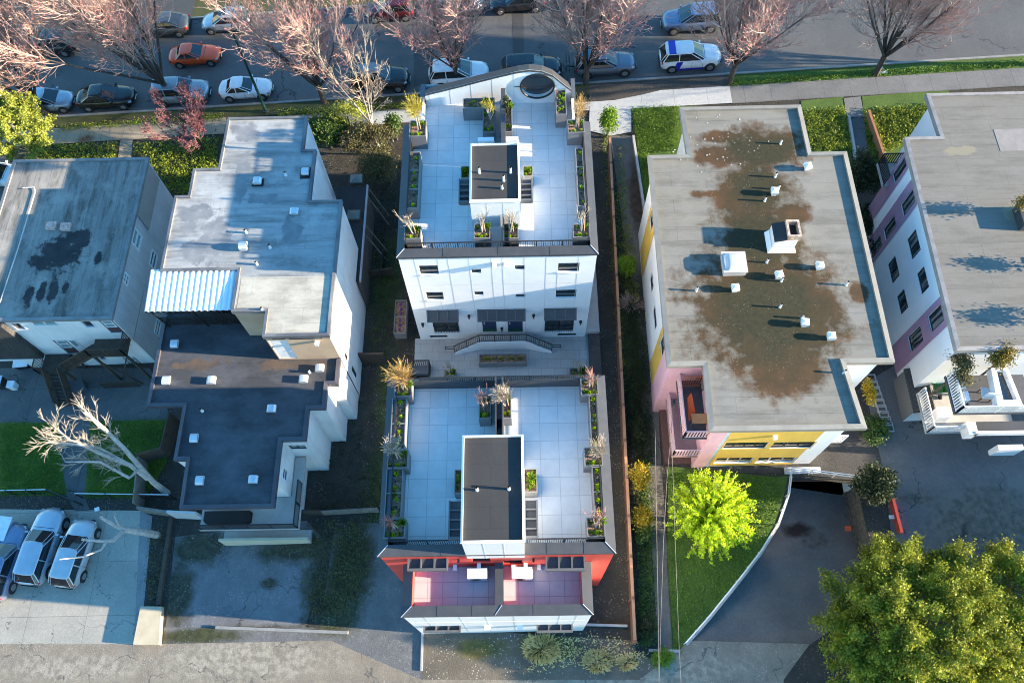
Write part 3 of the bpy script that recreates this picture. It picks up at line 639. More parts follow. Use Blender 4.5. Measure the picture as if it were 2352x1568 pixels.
prof_ = [(xs0, yf + yo, ZC + .25), (l0, yf, zl + .12), (l1, yf, zl + .12), (xs1, yf + yo, ZC + .25)]
for i in range(3):
    a, b = prof_[i], prof_[i+1]
    mb.add([(a[0], a[1] - .16, ZC), (b[0], b[1] - .16, ZC), (b[0], b[1] - .16, b[2]), (a[0], a[1] - .16, a[2]), (a[0], a[1] - .01, ZC), (b[0], b[1] - .01, ZC), (b[0], b[1] - .01, b[2]), (a[0], a[1] - .01, a[2])], [(0,1,2,3), (3,2,6,7), (4,7,6,5), (0,3,7,4), (1,5,6,2)])
mb.build('side_wall', M['white_panel'], st)
mb = MB(); railing(mb, [(p[0], p[1] - .08, p[2] + .01) for p in prof_], .95, .13, 1.1, .013)
for s_, p in ((-1, prof_[0]), (1, prof_[3])):
    for dz in (.9, .55): mb.bar((p[0], p[1] - .08, p[2] + dz), (p[0] + .55 * s_, p[1] - .08, p[2] + dz - .02), .035)
    mb.bar((p[0] + .55 * s_, p[1] - .08, p[2] + .55), (p[0] + .55 * s_, p[1] - .08, p[2] + .9), .035)
mb.build('railing', M['black_metal'], st)
planter((1100, 813, 1210, 832), .95, ZC, 'dark low planter centred below the entry staircase in the courtyard', 'lavender')
planter((908, 689, 931, 765), 1.1, ZC, 'wooden edged planter with purple flowers beside the left wall of the white house', 'purple', seg=2)
planter((1020, 850, 1047, 862), .8, ZC, 'small dark planter with a thin bare shrub at the courtyard railing', 'bare')
planter((1308, 845, 1352, 862), .8, ZC, 'small dark planter with two bare shrubs at the right end of the courtyard', 'bare')
# slatted stair hatch in the courtyard
ht = thing('stair_hatch', 'black slatted guard around a stair opening in the courtyard', 'stair guard', (-6, 19.9, ZC))
p, q = W(937, 828, ZC + 1.0), W(984, 858, ZC + 1.0); mb = MB()
railing(mb, [(p.x, p.y, ZC), (q.x, p.y, ZC)], 1.0, .12, 1.0, .02); railing(mb, [(p.x, p.y - .05, ZC), (p.x, q.y, ZC)], 1.0, .12, 1.0, .015); railing(mb, [(q.x, p.y - .05, ZC), (q.x, q.y, ZC)], 1.0, .12, 1.0, .015)
mb.build('guard', M['black_metal'], ht); mb = MB(); mb.box(p.x + .1, q.x - .1, q.y + .1, p.y - .1, ZC - .02, ZC + .012); mb.build('opening', plain('painted_stair_dark', (.01, .01, .012), None, 2, .9), ht)  # near-black slab stands in for the dark of the stair opening
mb = MB(); mb.box(p.x + .1, q.x - .1, p.y - .62, p.y - .1, ZC + .02, ZC + .35); mb.build('top_step', M['awning_frame'], ht)
# ================================================================ SOUTH HOUSE
ZE = 9.3
sh = thing('townhouse', 'coral red fronted house with two tiled balconies and a white alley base', 'house', (-1.3, 11, 0))
SA, SB = (-6.72, 7.06), (4.08, 7.06)
def d3(x, y): return (627.2 + .4 * x, 940.8 + .4 * y)
up_s = [hole(SA, SB, *d3(1140, 853), *d3(1250, 872)), hole(SA, SB, *d3(1320, 863), *d3(1432, 883)), hole(SA, SB, *d3(955, 886), *d3(1012, 905)), hole(SA, SB, *d3(1560, 870), *d3(1600, 890))]
mb = MB(); wall_face(mb, SA, SB, -1.5, 10.14, up_s[:2]); mb.build('front_wall', M['red_panel'], sh)
for h in up_s[:2]: window(sh, SA, SB, h, 'frame_black', 'glass', 0, 0, .04, .12)
mb = MB()
for P, Q in ((SB, (4.08, 15.75)), ((4.08, 15.75), (-6.72, 15.75)), ((-6.72, 15.75), SA)): wall_face(mb, P, Q, -1.5, 10.14)
mb.build('wall', M['white_panel'], sh)
SP = [SA, SB, (4.08, 15.75), (-6.72, 15.75)]
mb = MB(); mb.quad(*[(x, y, ZE) for x, y in offset_poly(SP, .05)]); mb.build('terrace_floor', M['deck_tile'], sh)
SO = [(-6.78, 7.0), (4.14, 7.0), (4.14, 15.8), (-6.78, 15.8)]; SI = [(-6.3, 7.5), (3.66, 7.5), (3.66, 15.55), (-6.3, 15.55)]
mb = MB(); ring(mb, SO, SI, 10.14, 10.28, .16, .98)
for x in (-3.85, 1.0, 2.7): mb.add([(x - .025, 7.005, 10.155), (x + .025, 7.005, 10.155), (x + .025, 7.5, 10.295), (x - .025, 7.5, 10.295)], [(0, 1, 2, 3)])
mb.build('coping', M['dark_metal'], sh)
seams(sh, ((-6.78, 7.0, 10.155), (-6.3, 7.5, 10.295)), ((4.14, 7.0, 10.155), (3.66, 7.5, 10.295)))
mb = MB(); railing(mb, [(-6.22, 15.45, ZE), (-6.22, 7.62, ZE), (-2.8, 7.62, ZE)], 1.25, .1, 1.5); railing(mb, [(0, 7.62, ZE), (3.58, 7.62, ZE), (3.58, 15.45, ZE)], 1.25, .1, 1.5)
railing(mb, [(-5.1, 15.62, 9.6), (3.1, 15.62, 9.6)], 1.0, .11, 1.4, .016); mb.build('railing', M['black_metal'], sh)
access(sh, -2.72, -.04, 7.02, 11.75, ZE, 13.1, 13.1)
mb = MB(); mb.box(-1.35, -1.28, 11.8, 15.5, ZE, 10.9); mb.box(-1.02, -.95, 11.8, 15.5, ZE, 10.9); mb.box(-1.28, -1.02, 13.4, 15.5, ZE, 10.6); mb.build('divider_wall', M['dark_metal'], sh)
canopy(sh, (1031, 1149, 1062, 1237), 11.5, None, 4, 'awning', -2.74); canopy(sh, (1203, 1147, 1237, 1235), 11.5, None, 4, 'awning', -.02)
# two-bay balcony box
bx0, bx1, by0, by1, bz = -5.86, 3.1, 4.66, 7.05, 7.95
BA, BB = (bx0, by0), (bx1, by0)
mb = MB(); wall_face(mb, BA, BB, -1.0, bz - .12); wall_face(mb, BB, (bx1, by1), -1.0, bz - .12); wall_face(mb, (bx0, by1), BA, -1.0, bz - .12); mb.build('base_wall', M['white_panel'], sh)
mb = MB(); zf_ = 7.05; cxm = -1.27
for x in (bx0 + .42, cxm - .2): pass
mb.quad((bx0 + .44, by0 + .4, zf_), (bx0 + .44, by1, zf_), (bx0 + .44, by1, bz - .02), (bx0 + .44, by0 + .4, bz - .02)); mb.quad((bx1 - .44, by0 + .4, zf_), (bx1 - .44, by1, zf_), (bx1 - .44, by1, bz - .02), (bx1 - .44, by0 + .4, bz - .02))
mb.quad((bx0 + .44, by0 + .42, zf_), (bx1 - .44, by0 + .42, zf_), (bx1 - .44, by0 + .42, bz - .02), (bx0 + .44, by0 + .42, bz - .02)); mb.box(cxm - .16, cxm + .16, by0 + .42, by1 - .002, zf_, bz - .1)
mb.build('balcony_wall', M['red_panel'], sh)
mb = MB(); mb.quad((bx0 + .4, by0 + .4, zf_), (bx1 - .4, by0 + .4, zf_), (bx1 - .4, by1, zf_), (bx0 + .4, by1, zf_)); mb.build('balcony_floor', pavers('red_bounce_tinted_tile', (.46, .44, .47), (.42, .40, .44), (.18, .17, .18), .74, .72, 0., (.35, .18, 0), .5), sh)  # grey tile tinted rosy for red light bouncing off the walls
O = [(bx0 - .05, by0 - .05), (bx1 + .05, by0 - .05), (bx1 + .05, by1 - .003), (bx0 - .05, by1 - .003)]; I = [(bx0 + .44, by0 + .43), (bx1 - .44, by0 + .43), (bx1 - .44, by1 - .003), (bx0 + .44, by1 - .003)]
mb = MB(); ring(mb, O, I, bz - .12, bz, .12, .1, (2,)); mb.box(cxm - .2, cxm + .2, by0 + .43, by1 - .004, bz - .06, bz + .004)
for x in (-4.2, -2.55, .35): mb.add([(x - .025, by0 - .04, bz - .105), (x + .025, by0 - .04, bz - .105), (x + .025, by0 + .43, bz + .012), (x - .025, by0 + .43, bz + .012)], [(0, 1, 2, 3)])
mb.build('balcony_coping', M['dark_metal'], sh)
seams(sh, ((O[0][0], O[0][1], bz - .1), (I[0][0], I[0][1], bz + .02)), ((O[1][0], O[1][1], bz - .1), (I[1][0], I[1][1], bz + .02)), ((cxm - .2, by0, bz - .1), (cxm + .12, by0 + .43, bz + .02)))
canopy(sh, (936, 1280, 1028, 1309), 9.3, 7.05, 3); canopy(sh, (1253, 1278, 1345, 1309), 9.3, 7.05, 3)
canopy(sh, (973, 1424, 1058, 1451), 3.6, 4.65, 3); canopy(sh, (1232, 1422, 1316, 1451), 3.6, 4.65, 3)
mb = MB()
for a, b in ((1065, 855), (1495, 853)): u, z = uz(SA, SB, *d3(a, b)); mb.box(SA[0]+u-.05, SA[0]+u+.05, 6.9, 7.055, z - .12, z + .05)
mb.build('wall_lamp', M['frame_black'], sh)
for a, b in ((1045, 888), (1182, 880), (1380, 890), (1450, 880), (1527, 888)):
    u, z = uz(SA, SB, *d3(a, b)); mb = MB(); x = SA[0] + u; mb.box(x - .09, x + .09, 6.82, 7.055, z - .12, z + .06); mb.box(x - .12, x + .12, 6.80, 6.82, z - .16, z + .06); mb.build('vent_hood', M['white_panel'], sh)
mb = MB()
for xv in (380, 930, 1160, 1720):
    u, z = uz(BA, BB, *z4(0, 0) if False else (627.2 + .4 * (xv * .7 + 600), 1430)); 
for xv in (-4.9, -3.2, -1.95, -.6, 1.6, 2.4): mb.box(xv - .012, xv + .012, by0 - .006, by0 - .003, -.5, bz - .15)
mb.box(bx0 + .02, bx1 - .02, by0 - .025, by0 - .004, 5.2, 5.24); mb.build('panel_joints', M['joint'], sh)
mb = MB(); mb.box(-2.2, -1.9, by0 - .2, by0 - .002, 3.1, 3.3); mb.box(-.5, -.2, by0 - .2, by0 - .002, 3.1, 3.3); mb.build('vent_hood', M['white_panel'], sh)
heatpump((1074, 1305), (1118, 1327), 7.85, 'white heat pump on the left tiled balcony of the red house', .78); heatpump((1176, 1303), (1222, 1326), 7.85, 'white heat pump on the right tiled balcony of the red house', .78)
T = 'south roof terrace'
planter((907, 877, 945, 910), 10.4, ZE, 'tall planter with feathery twiggy tree, back left of south roof terrace', 'featherbig')
planter((901, 914, 929, 1032), 10.3, ZE, 'bark-filled two-bay planter on the left, farther half of south roof terrace', 'sparse', seg=2)
planter((891, 1033, 936, 1074), 10.4, ZE, 'tall planter halfway along the left side of the south roof terrace', 'feather')
planter((888, 1076, 921, 1189), 10.3, ZE, 'dark-soil two-bay planter on the left, nearer half of south roof terrace', 'sparse', seg=2)
planter((883, 1190, 929, 1235), 10.4, ZE, 'tall planter with reddish bare tree, front left corner of south roof terrace', 'redbare')
planter((1100, 906, 1127, 961), 10.4, ZE, 'grey planter left of the divider on the south roof terrace', 'redbare')
planter((1146, 901, 1175, 960), 10.4, ZE, 'grey planter with a pale twiggy tree right of the divider on the south roof terrace', 'feather')
planter((1333, 870, 1375, 906), 10.4, ZE, 'tall planter of green sprays at the back right corner of the south roof terrace', 'redbare')
planter((1352, 907, 1377, 1026), 10.3, ZE, 'bark-filled two-bay planter on the right, farther half of south roof terrace', 'sparse', seg=2)
planter((1341, 1027, 1385, 1069), 10.4, ZE, 'tall planter halfway along the right side of the south roof terrace', 'feather')
planter((1359, 1071, 1385, 1187), 10.3, ZE, 'bark-filled two-bay planter on the right, nearer half of south roof terrace', 'sparse', seg=2)
planter((1347, 1188, 1391, 1231), 10.4, ZE, 'tall planter with bare multi-stem tree, front right corner of south roof terrace', 'redbare')
planter((1044, 1093, 1065, 1147), 10.3, ZE, 'dark shaded planter on the left side of the south stair tower', 'leafy', dims=(-3.3, -2.76, 9.85, 11.0))
planter((1205, 1092, 1231, 1146), 10.3, ZE, 'sunlit planter on the right side of the south stair tower', 'leafy', dims=(-.0, .62, 9.85, 11.0))
for p, l in (((1096, 1125), 'white vent pipe on the left of the black south stair tower roof'), ((1169, 1123), 'white vent pipe on the right of the black south stair tower roof')):
    q = W(*p, 12.93); roof_pipe(q.x, q.y, 12.93, .46, .06, l, 'vent pipes on the stair tower roofs')
q = W(1104, 1005, 9.5); mb = MB(); mb.add([(q.x + a, q.y + b, 9.31 + c) for a, b, c in ((-.35, -.1, 0), (.3, -.12, 0), (.35, .15, 0), (-.3, .16, 0), (-.25, -.03, .2), (.2, -.05, .16), (.22, .1, .2), (-.2, .1, .15))], [(0,1,5,4), (1,2,6,5), (2,3,7,6), (3,0,4,7), (4,5,6,7)]); tag(mb.build('bag', plain('white_teal_bag', (.70, .72, .72), (.06, .42, .38), 3.5, .5)), 'white and teal bag lying behind the south stair tower', 'bag')
# gravel walk along the right of the houses, low kerb walls
zband('side_path', 4.25, 5.0, 15, 38, .3, grav_dark)
mb = MB(); mb.box(4.12, 5.0, 22.7, 36, -.5, .9); tag(mb.build('low_wall', M['concrete']), 'long plain grey concrete ledge along the right side of the white house', 'ledge')
# ================================================================ FAR-LEFT HOUSE
def shingle2(name, c1, c2):
    t = NT(name); c, f = t.brick(.26, .15, .018, c1, c2, tuple(x*.35 for x in c1), .5, t.map(rot=(math.pi/2, 0, math.pi/2))); t.bump(t.noise(20, 4), .5, .03); return t.fin(c, .9)
FT = 5.25
fl = thing('apartment_house', 'grey stucco house at the far left with a dark puddle on its flat roof', 'house', (-28.5, 28, -1.6))
FP = [(-33.0, 22.1), (-24.4, 22.1), (-24.3, 33.7), (-33.0, 33.7)]
P, Q = FP[0], FP[1]
def z5(x, y): return (x * .17, 705.6 + y * .17)
def hs(a, b, c, d): return hole(P, Q, *z5(a, b), *z5(c, d))
wS = [hs(112, 208, 380, 300), hs(380, 180, 815, 245), hs(1065, 180, 1320, 270), hs(905, 440, 1120, 535), hs(1215, 660, 1470, 710), hs(1700, 445, 1780, 515)]
dS = [hs(1320, 175, 1560, 350), hs(700, 445, 1010, 630), hs(1640, 672, 1900, 850)]
dS = [(a, max(b, a + .85), c, d) for a, b, c, d in dS]
mb = MB(); wall_face(mb, P, Q, -2.3, FT - .15, wS + dS); mb.build('rear_wall', M['white_stucco'], fl)
mb = MB()
E_, F_ = FP[1], FP[2]
def ze(x, y): return (x * .3, 352.8 + y * .3)
wE = [hole(E_, F_, *ze(a, b), *ze(c, d)) for a, b, c, d in ((1030, 560, 1062, 750), (1165, 725, 1182, 900), (955, 900, 973, 1020), (1200, 1258, 1213, 1408))]
wE = [(min(a, b), max(b, a + .7), c, d) for a, b, c, d in wE]
wall_face(mb, E_, F_, -2.6, FT - .15, wE); wall_face(mb, FP[2], FP[3], -2.6, FT - .15); wall_face(mb, FP[3], FP[0], -2.6, FT - .15); mb.build('wall', M['warm_stucco'], fl)
for i, h in enumerate(wS): window(fl, P, Q, h, 'frame_white', 'glass_teal' if i in (1, 3) else 'glass', 1 if i in (1, 4) else 0, 0, .07, .06, proud=.04)
for i, h in enumerate(wE): window(fl, E_, F_, h, 'frame_white', 'glass_teal' if i == 0 else 'glass', 0, 1, .09, .05, proud=.04)
for h in dS:
    mb = MB(); mb.box(P[0] + h[0], P[0] + h[1], 22.16, 22.22, h[2], h[3]); d_ = mb.build('door', plain('brown_glazed_door', (.10, .055, .06), (.08, .05, .05), 2, .5), fl)
    window(d_, P, Q, (h[0] + .12, h[1] - .12, h[2] + (h[3] - h[2]) * .45, h[3] - .12), 'frame_white', 'glass_teal', 0, 1, .05, .05, name='glazing')
mb = MB(); mb.box(FP[1][0] + .01, FP[1][0] + .03, 22.1, 33.6, 2.05, 2.12); mb.box(FP[1][0] + .12, FP[1][0] + .16, 29.5, 33.5, 3.2, 4.9)
mb.build('siding_panel', plain('tan_siding', (.34, .30, .27), (.29, .26, .235), 2, .8), fl)
far_roof = roofing('stained_grey_roof', (.27, .25, .22), (.24, .222, .20), (.10, .10, .10), 12, .95, math.pi / 2, .014,
    [(-28.4, 26.6, 1.35, 1.2), (-27.5, 27.6, .8, .8), (-29.4, 26.0, .8, .6), (-29.7, 23.7, .3, .7), (-29.0, 23.9, .28, .7), (-28.3, 24.1, .3, .8), (-27.6, 24.2, .2, .5), (-26.0, 26.3, .25, .45)], (.018, .018, .02), s2col=(.035, .034, .035), dirt=.65, dcol=(.13, .13, .13), namp=1.3, nsc=1.9, streak=.95)
mb = MB(); IP = offset_poly(FP, .08); mb.quad(*[(x, y, FT - .1) for x, y in IP]); mb.build('roof', far_roof, fl)
mb = MB(); OP = offset_poly(FP, -.12); ring(mb, OP, IP, FT - .02, FT, .22, .1); mb.build('parapet', plain('grey_flashing', (.24, .235, .23), (.16, .16, .16), 1.5, .7), fl)
mb = MB()
pts = [W(0, 561, FT), W(55, 430, FT), W(80, 429, FT), W(80, 440, FT), W(0, 690, FT)]
pts = [W(52, 432, FT), W(78, 430, FT), W(81, 440, FT), W(40, 575, FT), W(0, 695, FT)]
for i in range(4): mb.bar(pts[i], pts[i+1], .05, .05)
mb.build('roof_curb', M['warm_stucco'], fl)
for p, l in (((120, 521), 'left of two rusty white vents on the stained far left roof'), ((153, 523), 'right of two rusty white vents on the stained far left roof')):
    q = W(*p, FT - .1); mb = MB(); mb.box(q.x - .28, q.x + .28, q.y - .25, q.y + .25, FT - .1, FT + .1); mb.add([(q.x - .32, q.y - .28, FT + .1), (q.x + .32, q.y - .28, FT + .1), (q.x + .32, q.y + .28, FT + .1), (q.x - .32, q.y + .28, FT + .1), (q.x - .1, q.y, FT + .25), (q.x + .1, q.y, FT + .25)], [(0,1,5,4), (2,3,4,5), (1,2,5), (3,0,4)])
    tag(mb.build('roof_vent', plain('rusty_vent', (.50, .46, .44), (.40, .13, .06), 6, .7)), l, 'vent', 'rusty roof vents')
# shingle-clad projecting bay, back stairs
so_ = thing('shingled_bay', 'dark shingle-clad bay projecting from the far left rear wall', 'bay', (-32.5, 21.6, -1.8))
ys_ = W(*z5(405, 692), .3).y
mb = MB(); mb.box(-34.5, -31.0, ys_, 22.08, .25, 4.9); mb.build('wall', shingle2('dark_wall_shingle', (.075, .07, .068), (.045, .042, .042)), so_)
mb = MB(); mb.box(-34.6, -30.95, ys_ - .05, 22.085, 4.9, 5.0); mb.build('roof', M['black_roof'], so_)
mb = MB(); mb.box(-34.5, -30.96, ys_ - .04, 22.083, .08, .24); mb.build('skirt_board', M['frame_white'], so_)
mb = MB(); mb.box(-31.2, -31.08, ys_ + .02, ys_ + .14, -1.9, .08); mb.build('post', M['wood_dark'], so_)
bs = thing('back_stairs', 'weathered dark wooden back stairs with landings behind the far left house', 'staircase', (-28, 21, -1.8))
zt, zm, zl_ = 2.3, .2, -1.85
for bb in ((-26.7, -24.5, 20.9, 22.08, zt - .12, zt), (-31.0, -29.3, 20.7, 22.05, zm - .12, zm)): mb = MB(); mb.box(*bb); mb.build('landing', M['wood_dark'], bs)
mb = MB()
for k in range(10): t = (k + .5) / 10; x = -26.7 + (-29.3 + 26.7) * t; z = zt + (zm - zt) * t; mb.box(x - .15, x + .15, 20.95, 21.75, z - .04, z)
for k in range(9): t = (k + .5) / 9; y = 20.7 - 1.45 * t; z = zm + (zl_ - zm) * t; mb.box(-30.35, -29.5, y - .1, y + .1, z - .04, z)
for y in (20.95, 21.75): mb.bar((-26.7, y, zt - .1), (-29.3, y, zm - .1), .05, .22)
for x in (-30.38, -29.47): mb.bar((x, 20.7, zm - .1), (x, 19.25, zl_), .05, .22)
mb.build('treads', M['wood_dark'], bs)
mb = MB(); railing(mb, [(-24.5, 22.05, zt), (-24.5, 20.9, zt), (-26.7, 20.9, zt)], 1.0, .14, 1.2, .022); railing(mb, [(-26.7, 20.9, zt), (-29.3, 20.9, zm)], .95, .14, 1.3, .022)
railing(mb, [(-30.42, 20.7, zm), (-30.42, 19.2, zl_)], .95, .14, 1.5, .022); railing(mb, [(-29.43, 20.7, zm), (-29.43, 19.2, zl_)], .95, .14, 1.5, .022); railing(mb, [(-31, 22.0, zm), (-31, 20.7, zm), (-30.4, 20.7, zm)], .95, .14, 1.3, .022)
railing(mb, [(-27.6, 20.4, -1.75), (-25.2, 20.4, -1.6)], 1.0, .13, 1.2, .022); mb.build('railing', M['wood_dark'], bs)
for x, y, z in ((-24.55, 20.95, zt), (-26.6, 20.95, zt), (-31, 20.75, zm), (-29.3, 20.75, zm), (-29.3, 22, zm)): mb = MB(); mb.box(x - .06, x + .06, y - .06, y + .06, -2, z); mb.build('post', M['wood_dark'], bs)
mb = MB()
mb.bar((-24.6, 21, zt - .2), (-26.5, 21, -1.6), .08); mb.build('brace', M['wood_dark'], bs); mb = MB(); mb.bar((-26.6, 20.9, 1.6), (-25, 20.6, -1.6), .08); mb.build('brace', M['wood_dark'], bs)
# ================================================================ WHITE BUILDING
WT, WL_ = 8.4, 5.2
wb = thing('apartment_building', 'white building with blue-grey upper roof, dark lower roof and stepped side bays', 'building', (-16, 23, -1.3))
TP = [(-17.95, 34.2), (-18.0, 30.36), (-19.5, 30.36), (-19.5, 28.42), (-20.3, 28.42), (-20.3, 23.4), (-15.9, 23.4), (-15.9, 20.75), (-14.0, 20.75), (-14.0, 19.18), (-10.45, 19.18), (-10.45, 27.9), (-12.33, 27.9), (-12.33, 31.62), (-13.1, 31.62), (-13.1, 34.2)]
def z3(x, y): return (509.6 + x * .2, 744.8 + y * .2)
Pd, Qd = TP[9], TP[10]
door_h = hole(Pd, Qd, *z3(530, 188), *z3(860, 372)); door_h = (door_h[0], door_h[1], WL_ + .12, door_h[3])
mb = MB()
wall_face(mb, Pd, Qd, WL_ - .3, WT - .15, [door_h], .1)
wall_face(mb, TP[8], TP[9], WL_ - .3, WT - .15); wall_face(mb, TP[7], TP[8], WL_ - .3, WT - .15); wall_face(mb, TP[6], TP[7], WL_ - .3, WT - .15); wall_face(mb, TP[5], TP[6], WL_ - .3, WT - .15)
mb.build('rear_wall', plain('tan_stucco', (.52, .38, .26), (.44, .31, .21), .7, .85, bump=.2, bsc=60), wb)
mb = MB()
Pe, Qe = TP[10], TP[11]
ew = [hole(Pe, Qe, *z3(1415, 330), *z3(1440, 430)), hole(Pe, Qe, *z3(1495, 480), *z3(1545, 630))]
ew = [(a, max(b, a + .35), c, d) for a, b, c, d in ew]
wall_face(mb, Pe, Qe, -2, WT - .15, [h for h in ew if h[0] > 0])
for i in range(11, 16): wall_face(mb, TP[i], TP[(i + 1) % 16], -2.2, WT - .15)
for i in range(0, 5): wall_face(mb, TP[i], TP[i + 1], -2.2, WT - .15)
mb.build('wall', M['white_stucco'], wb)
LP = [(-21.1, 22.3), (-21.1, 16.42), (-19.03, 16.42), (-19.05, 13.28), (-18.35, 13.28), (-18.3, 10.6), (-13.35, 10.6), (-13.35, 14.3), (-12.02, 14.3), (-12.02, 16.13), (-11.1, 16.13), (-11.1, 17.58), (-10.5, 17.58), (-10.5, 19.17)]
c3w = hole(LP[7], LP[8], *z3(955, 1395), *z3(1130, 1455))
c3w = (.12, 1.05, 3.6, 4.3)
c4 = [hole(LP[6], LP[7], 825 / 1., 1130, 830, 1160)]
def z6(x, y): return (235.2 + x / 3.92 * .784, 1058.4 + y / 3.92 * .784)
c4 = [hole(LP[6], LP[7], *z6(2085, 65), *z6(2118, 240)), hole(LP[6], LP[7], *z6(2240, 255), *z6(2255, 355))]
c4 = [(min(a, b), max(b, min(a, b) + .4), c, d) for a, b, c, d in c4]
mb = MB(); hh = {7: [c3w], 6: [h for h in c4 if h[2] > -.5]}
LQ = list(LP); LQ[5] = (-18.3, 11.9); LQ[6] = (-13.35, 11.9); hh[6] = [(h[0] - 1.3, h[1] - 1.3, h[2], h[3]) for h in hh[6]]; c4 = hh[6]
for i in range(3, len(LP) - 1): wall_face(mb, LQ[i], LQ[i + 1], -2.2, WL_ - .12, [h for h in hh.get(i, ()) if h[0] > 0])
mb.box(-18.3, -13.35, 10.58, 10.72, WL_ - .3, WL_ - .16); mb.quad((-18.3, 10.62, WL_ - .17), (-18.3, 11.9, WL_ - .17), (-13.35, 11.9, WL_ - .17), (-13.35, 10.62, WL_ - .17))
wall_face(mb, (-19.05, 22.3), (-19.05, 13.28), -2.2, WL_ - .12); mb.quad(*[(x, y, WL_ - .16) for x, y in ((-21.1, 16.42), (-21.1, 22.3), (-19.0, 22.3), (-19.0, 16.42))])
mb.build('lower_wall', M['white_stucco'], wb)
window(wb, LP[7], LP[8], c3w, 'frame_black', 'glass_teal', 1, 0, .06, .08)
for h in [h for h in hh[6] if h[0] > 0]: window(wb, LQ[6], LQ[7], h, 'frame_white', 'glass', 0, 1, .05, .06)
for h in ew:
    if h[0] > 0: window(wb, Pe, Qe, h, 'frame_black', 'glass', 0, 0, .05, .08)
mb = MB(); mb.box(Pd[0] + door_h[0], Pd[0] + door_h[1], 19.22, 19.27, door_h[2], door_h[3]); dr = mb.build('door', M['frame_white'], wb)
mb = MB(); mb.box(Pd[0] + door_h[1] - .14, Pd[0] + door_h[1] - .08, 19.17, 19.22, door_h[2] + .95, door_h[2] + 1.05); mb.build('handle', M['galv'], dr)
mb = MB(); mb.box(-13.6, -12.9, 19.13, 19.17, 7.95, 8.1); mb.box(-12.7, -10.9, 19.13, 19.17, 7.95, 8.1); mb.build('eave_vent', M['frame_black'], wb)
mb = MB(); mb.box(-11.35, -11.15, 18.9, 19.175, 7.5, 7.7); mb.build('wall_lamp', M['pvc'], wb)
white_roof = roofing('blue_grey_stained_membrane', (.34, .345, .34), (.32, .325, .32), (.18, .185, .19), 9, .95, 0, .012,
    [(-17.6, 25.4, 1.0, 1.6), (-18.6, 24.6, .8, .8), (-16.6, 29.5, .35, 2.2), (-19, 27.2, 1.2, .5), (-15.2, 28.3, .9, .35), (-13.2, 25.8, .6, .9), (-16.8, 33.2, .8, .8), (-19.2, 26.2, .4, .6)], (.15, .16, .17), s2col=(.22, .22, .225), dirt=.75, dcol=(.20, .205, .21), namp=1.9, nsc=1.1, rough=.6, st=(.3, 1, 1), streak=.7)
mb = MB(); IT = offset_poly(TP, .1); mb.quad(*[(x, y, WT - .14) for x, y in IT]); mb.build('upper_roof', white_roof, wb)
mb = MB(); OT = offset_poly(TP, -.06); ring(mb, OT, IT, WT - .02, WT, .3, .14); mb.build('parapet_cap', plain('dark_cap_flashing', (.085, .088, .10), (.20, .20, .20), .5, .5), wb)
mb = MB(); x0, x1 = -15.75, -10.65; mb.quad((-13.95, 19.4, WT - .132), (-10.68, 19.4, WT - .132), (-10.68, 22.9, WT - .132), (-15.7, 22.9, WT - .132), (-15.7, 20.97, WT - .132), (-13.95, 20.97, WT - .132))
mb.build('sunlit_roof_patch', roofing('painted_sunlit_roof', (.44, .41, .34), (.42, .39, .325), (.28, .26, .22), 3, .95, 0, .012, dirt=.6, dcol=(.24, .23, .19), st=(.5, 1, 1), streak=.4), wb)  # paler, warmer sheet paints the sunlit end of the upper roof
low_roof = roofing('black_patched_lower_roof', (.045, .046, .052), (.040, .041, .047), (.026, .027, .03), 6, .95, 0, .012,
    [(-18.5, 18.9, 1.5, .35), (-13.5, 18.8, 2.2, .3)], (.10, .068, .048), s2col=(.06, .05, .045), dirt=.8, dcol=(.10, .105, .12), namp=2.0, st=(.6, 1, 1))
mb = MB(); LI = offset_poly(LP, .15); q = list(LI); q[0] = (LI[0][0], 22.3); q[-1] = (LI[-1][0], 19.17)
low_poly = q[:-1] + [q[-1], (-14.02, 19.17), (-14.02, 20.74), (-15.92, 20.74), (-15.92, 22.3)]
mb.quad(*[(x, y, WL_) for x, y in low_poly]); mb.build('lower_roof', low_roof, wb)
mb = MB(); LO = offset_poly(LP, -.06); n = len(LP)
ring(mb, LO, LI, WL_ + .12, WL_ + .16, .3, .16, (n - 1,)); mb.build('lower_parapet_cap', plain('purple_grey_flashing', (.06, .055, .065), (.085, .08, .09), 1, .45), wb)
mb = MB(); n = 60
for k in range(n + 1):
    x = -20.95 + 4.95 * k / n; zz = 8.15 + (.05 if (k % 4) in (1, 2) else -.02)
    if k:
        mb.quad((xp, 20.95, zp - .12), (x, 20.95, zz - .12), (x, 23.5, zz + .1), (xp, 23.5, zp + .1)); 
    xp, zp = x, zz
cr = mb.build('awning_roof', M['corr'], wb)
mb = MB(); mb.bar((-20.95, 21.0, 7.92), (-16.0, 21.0, 7.92), .08, .1)
for x in (-20.7, -18.4, -16.1): mb.bar((x, 21.05, 7.9), (x, 21.4, WL_ + .0), .07)
mb.build('awning_post', M['frame_black'], cr)
mb = MB(); railing(mb, [(-20.9, 21.5, WL_), (-15.95, 21.5, WL_)], 1.0, .12, 1.6, .02); mb.build('balcony_railing', M['black_metal'], wb)
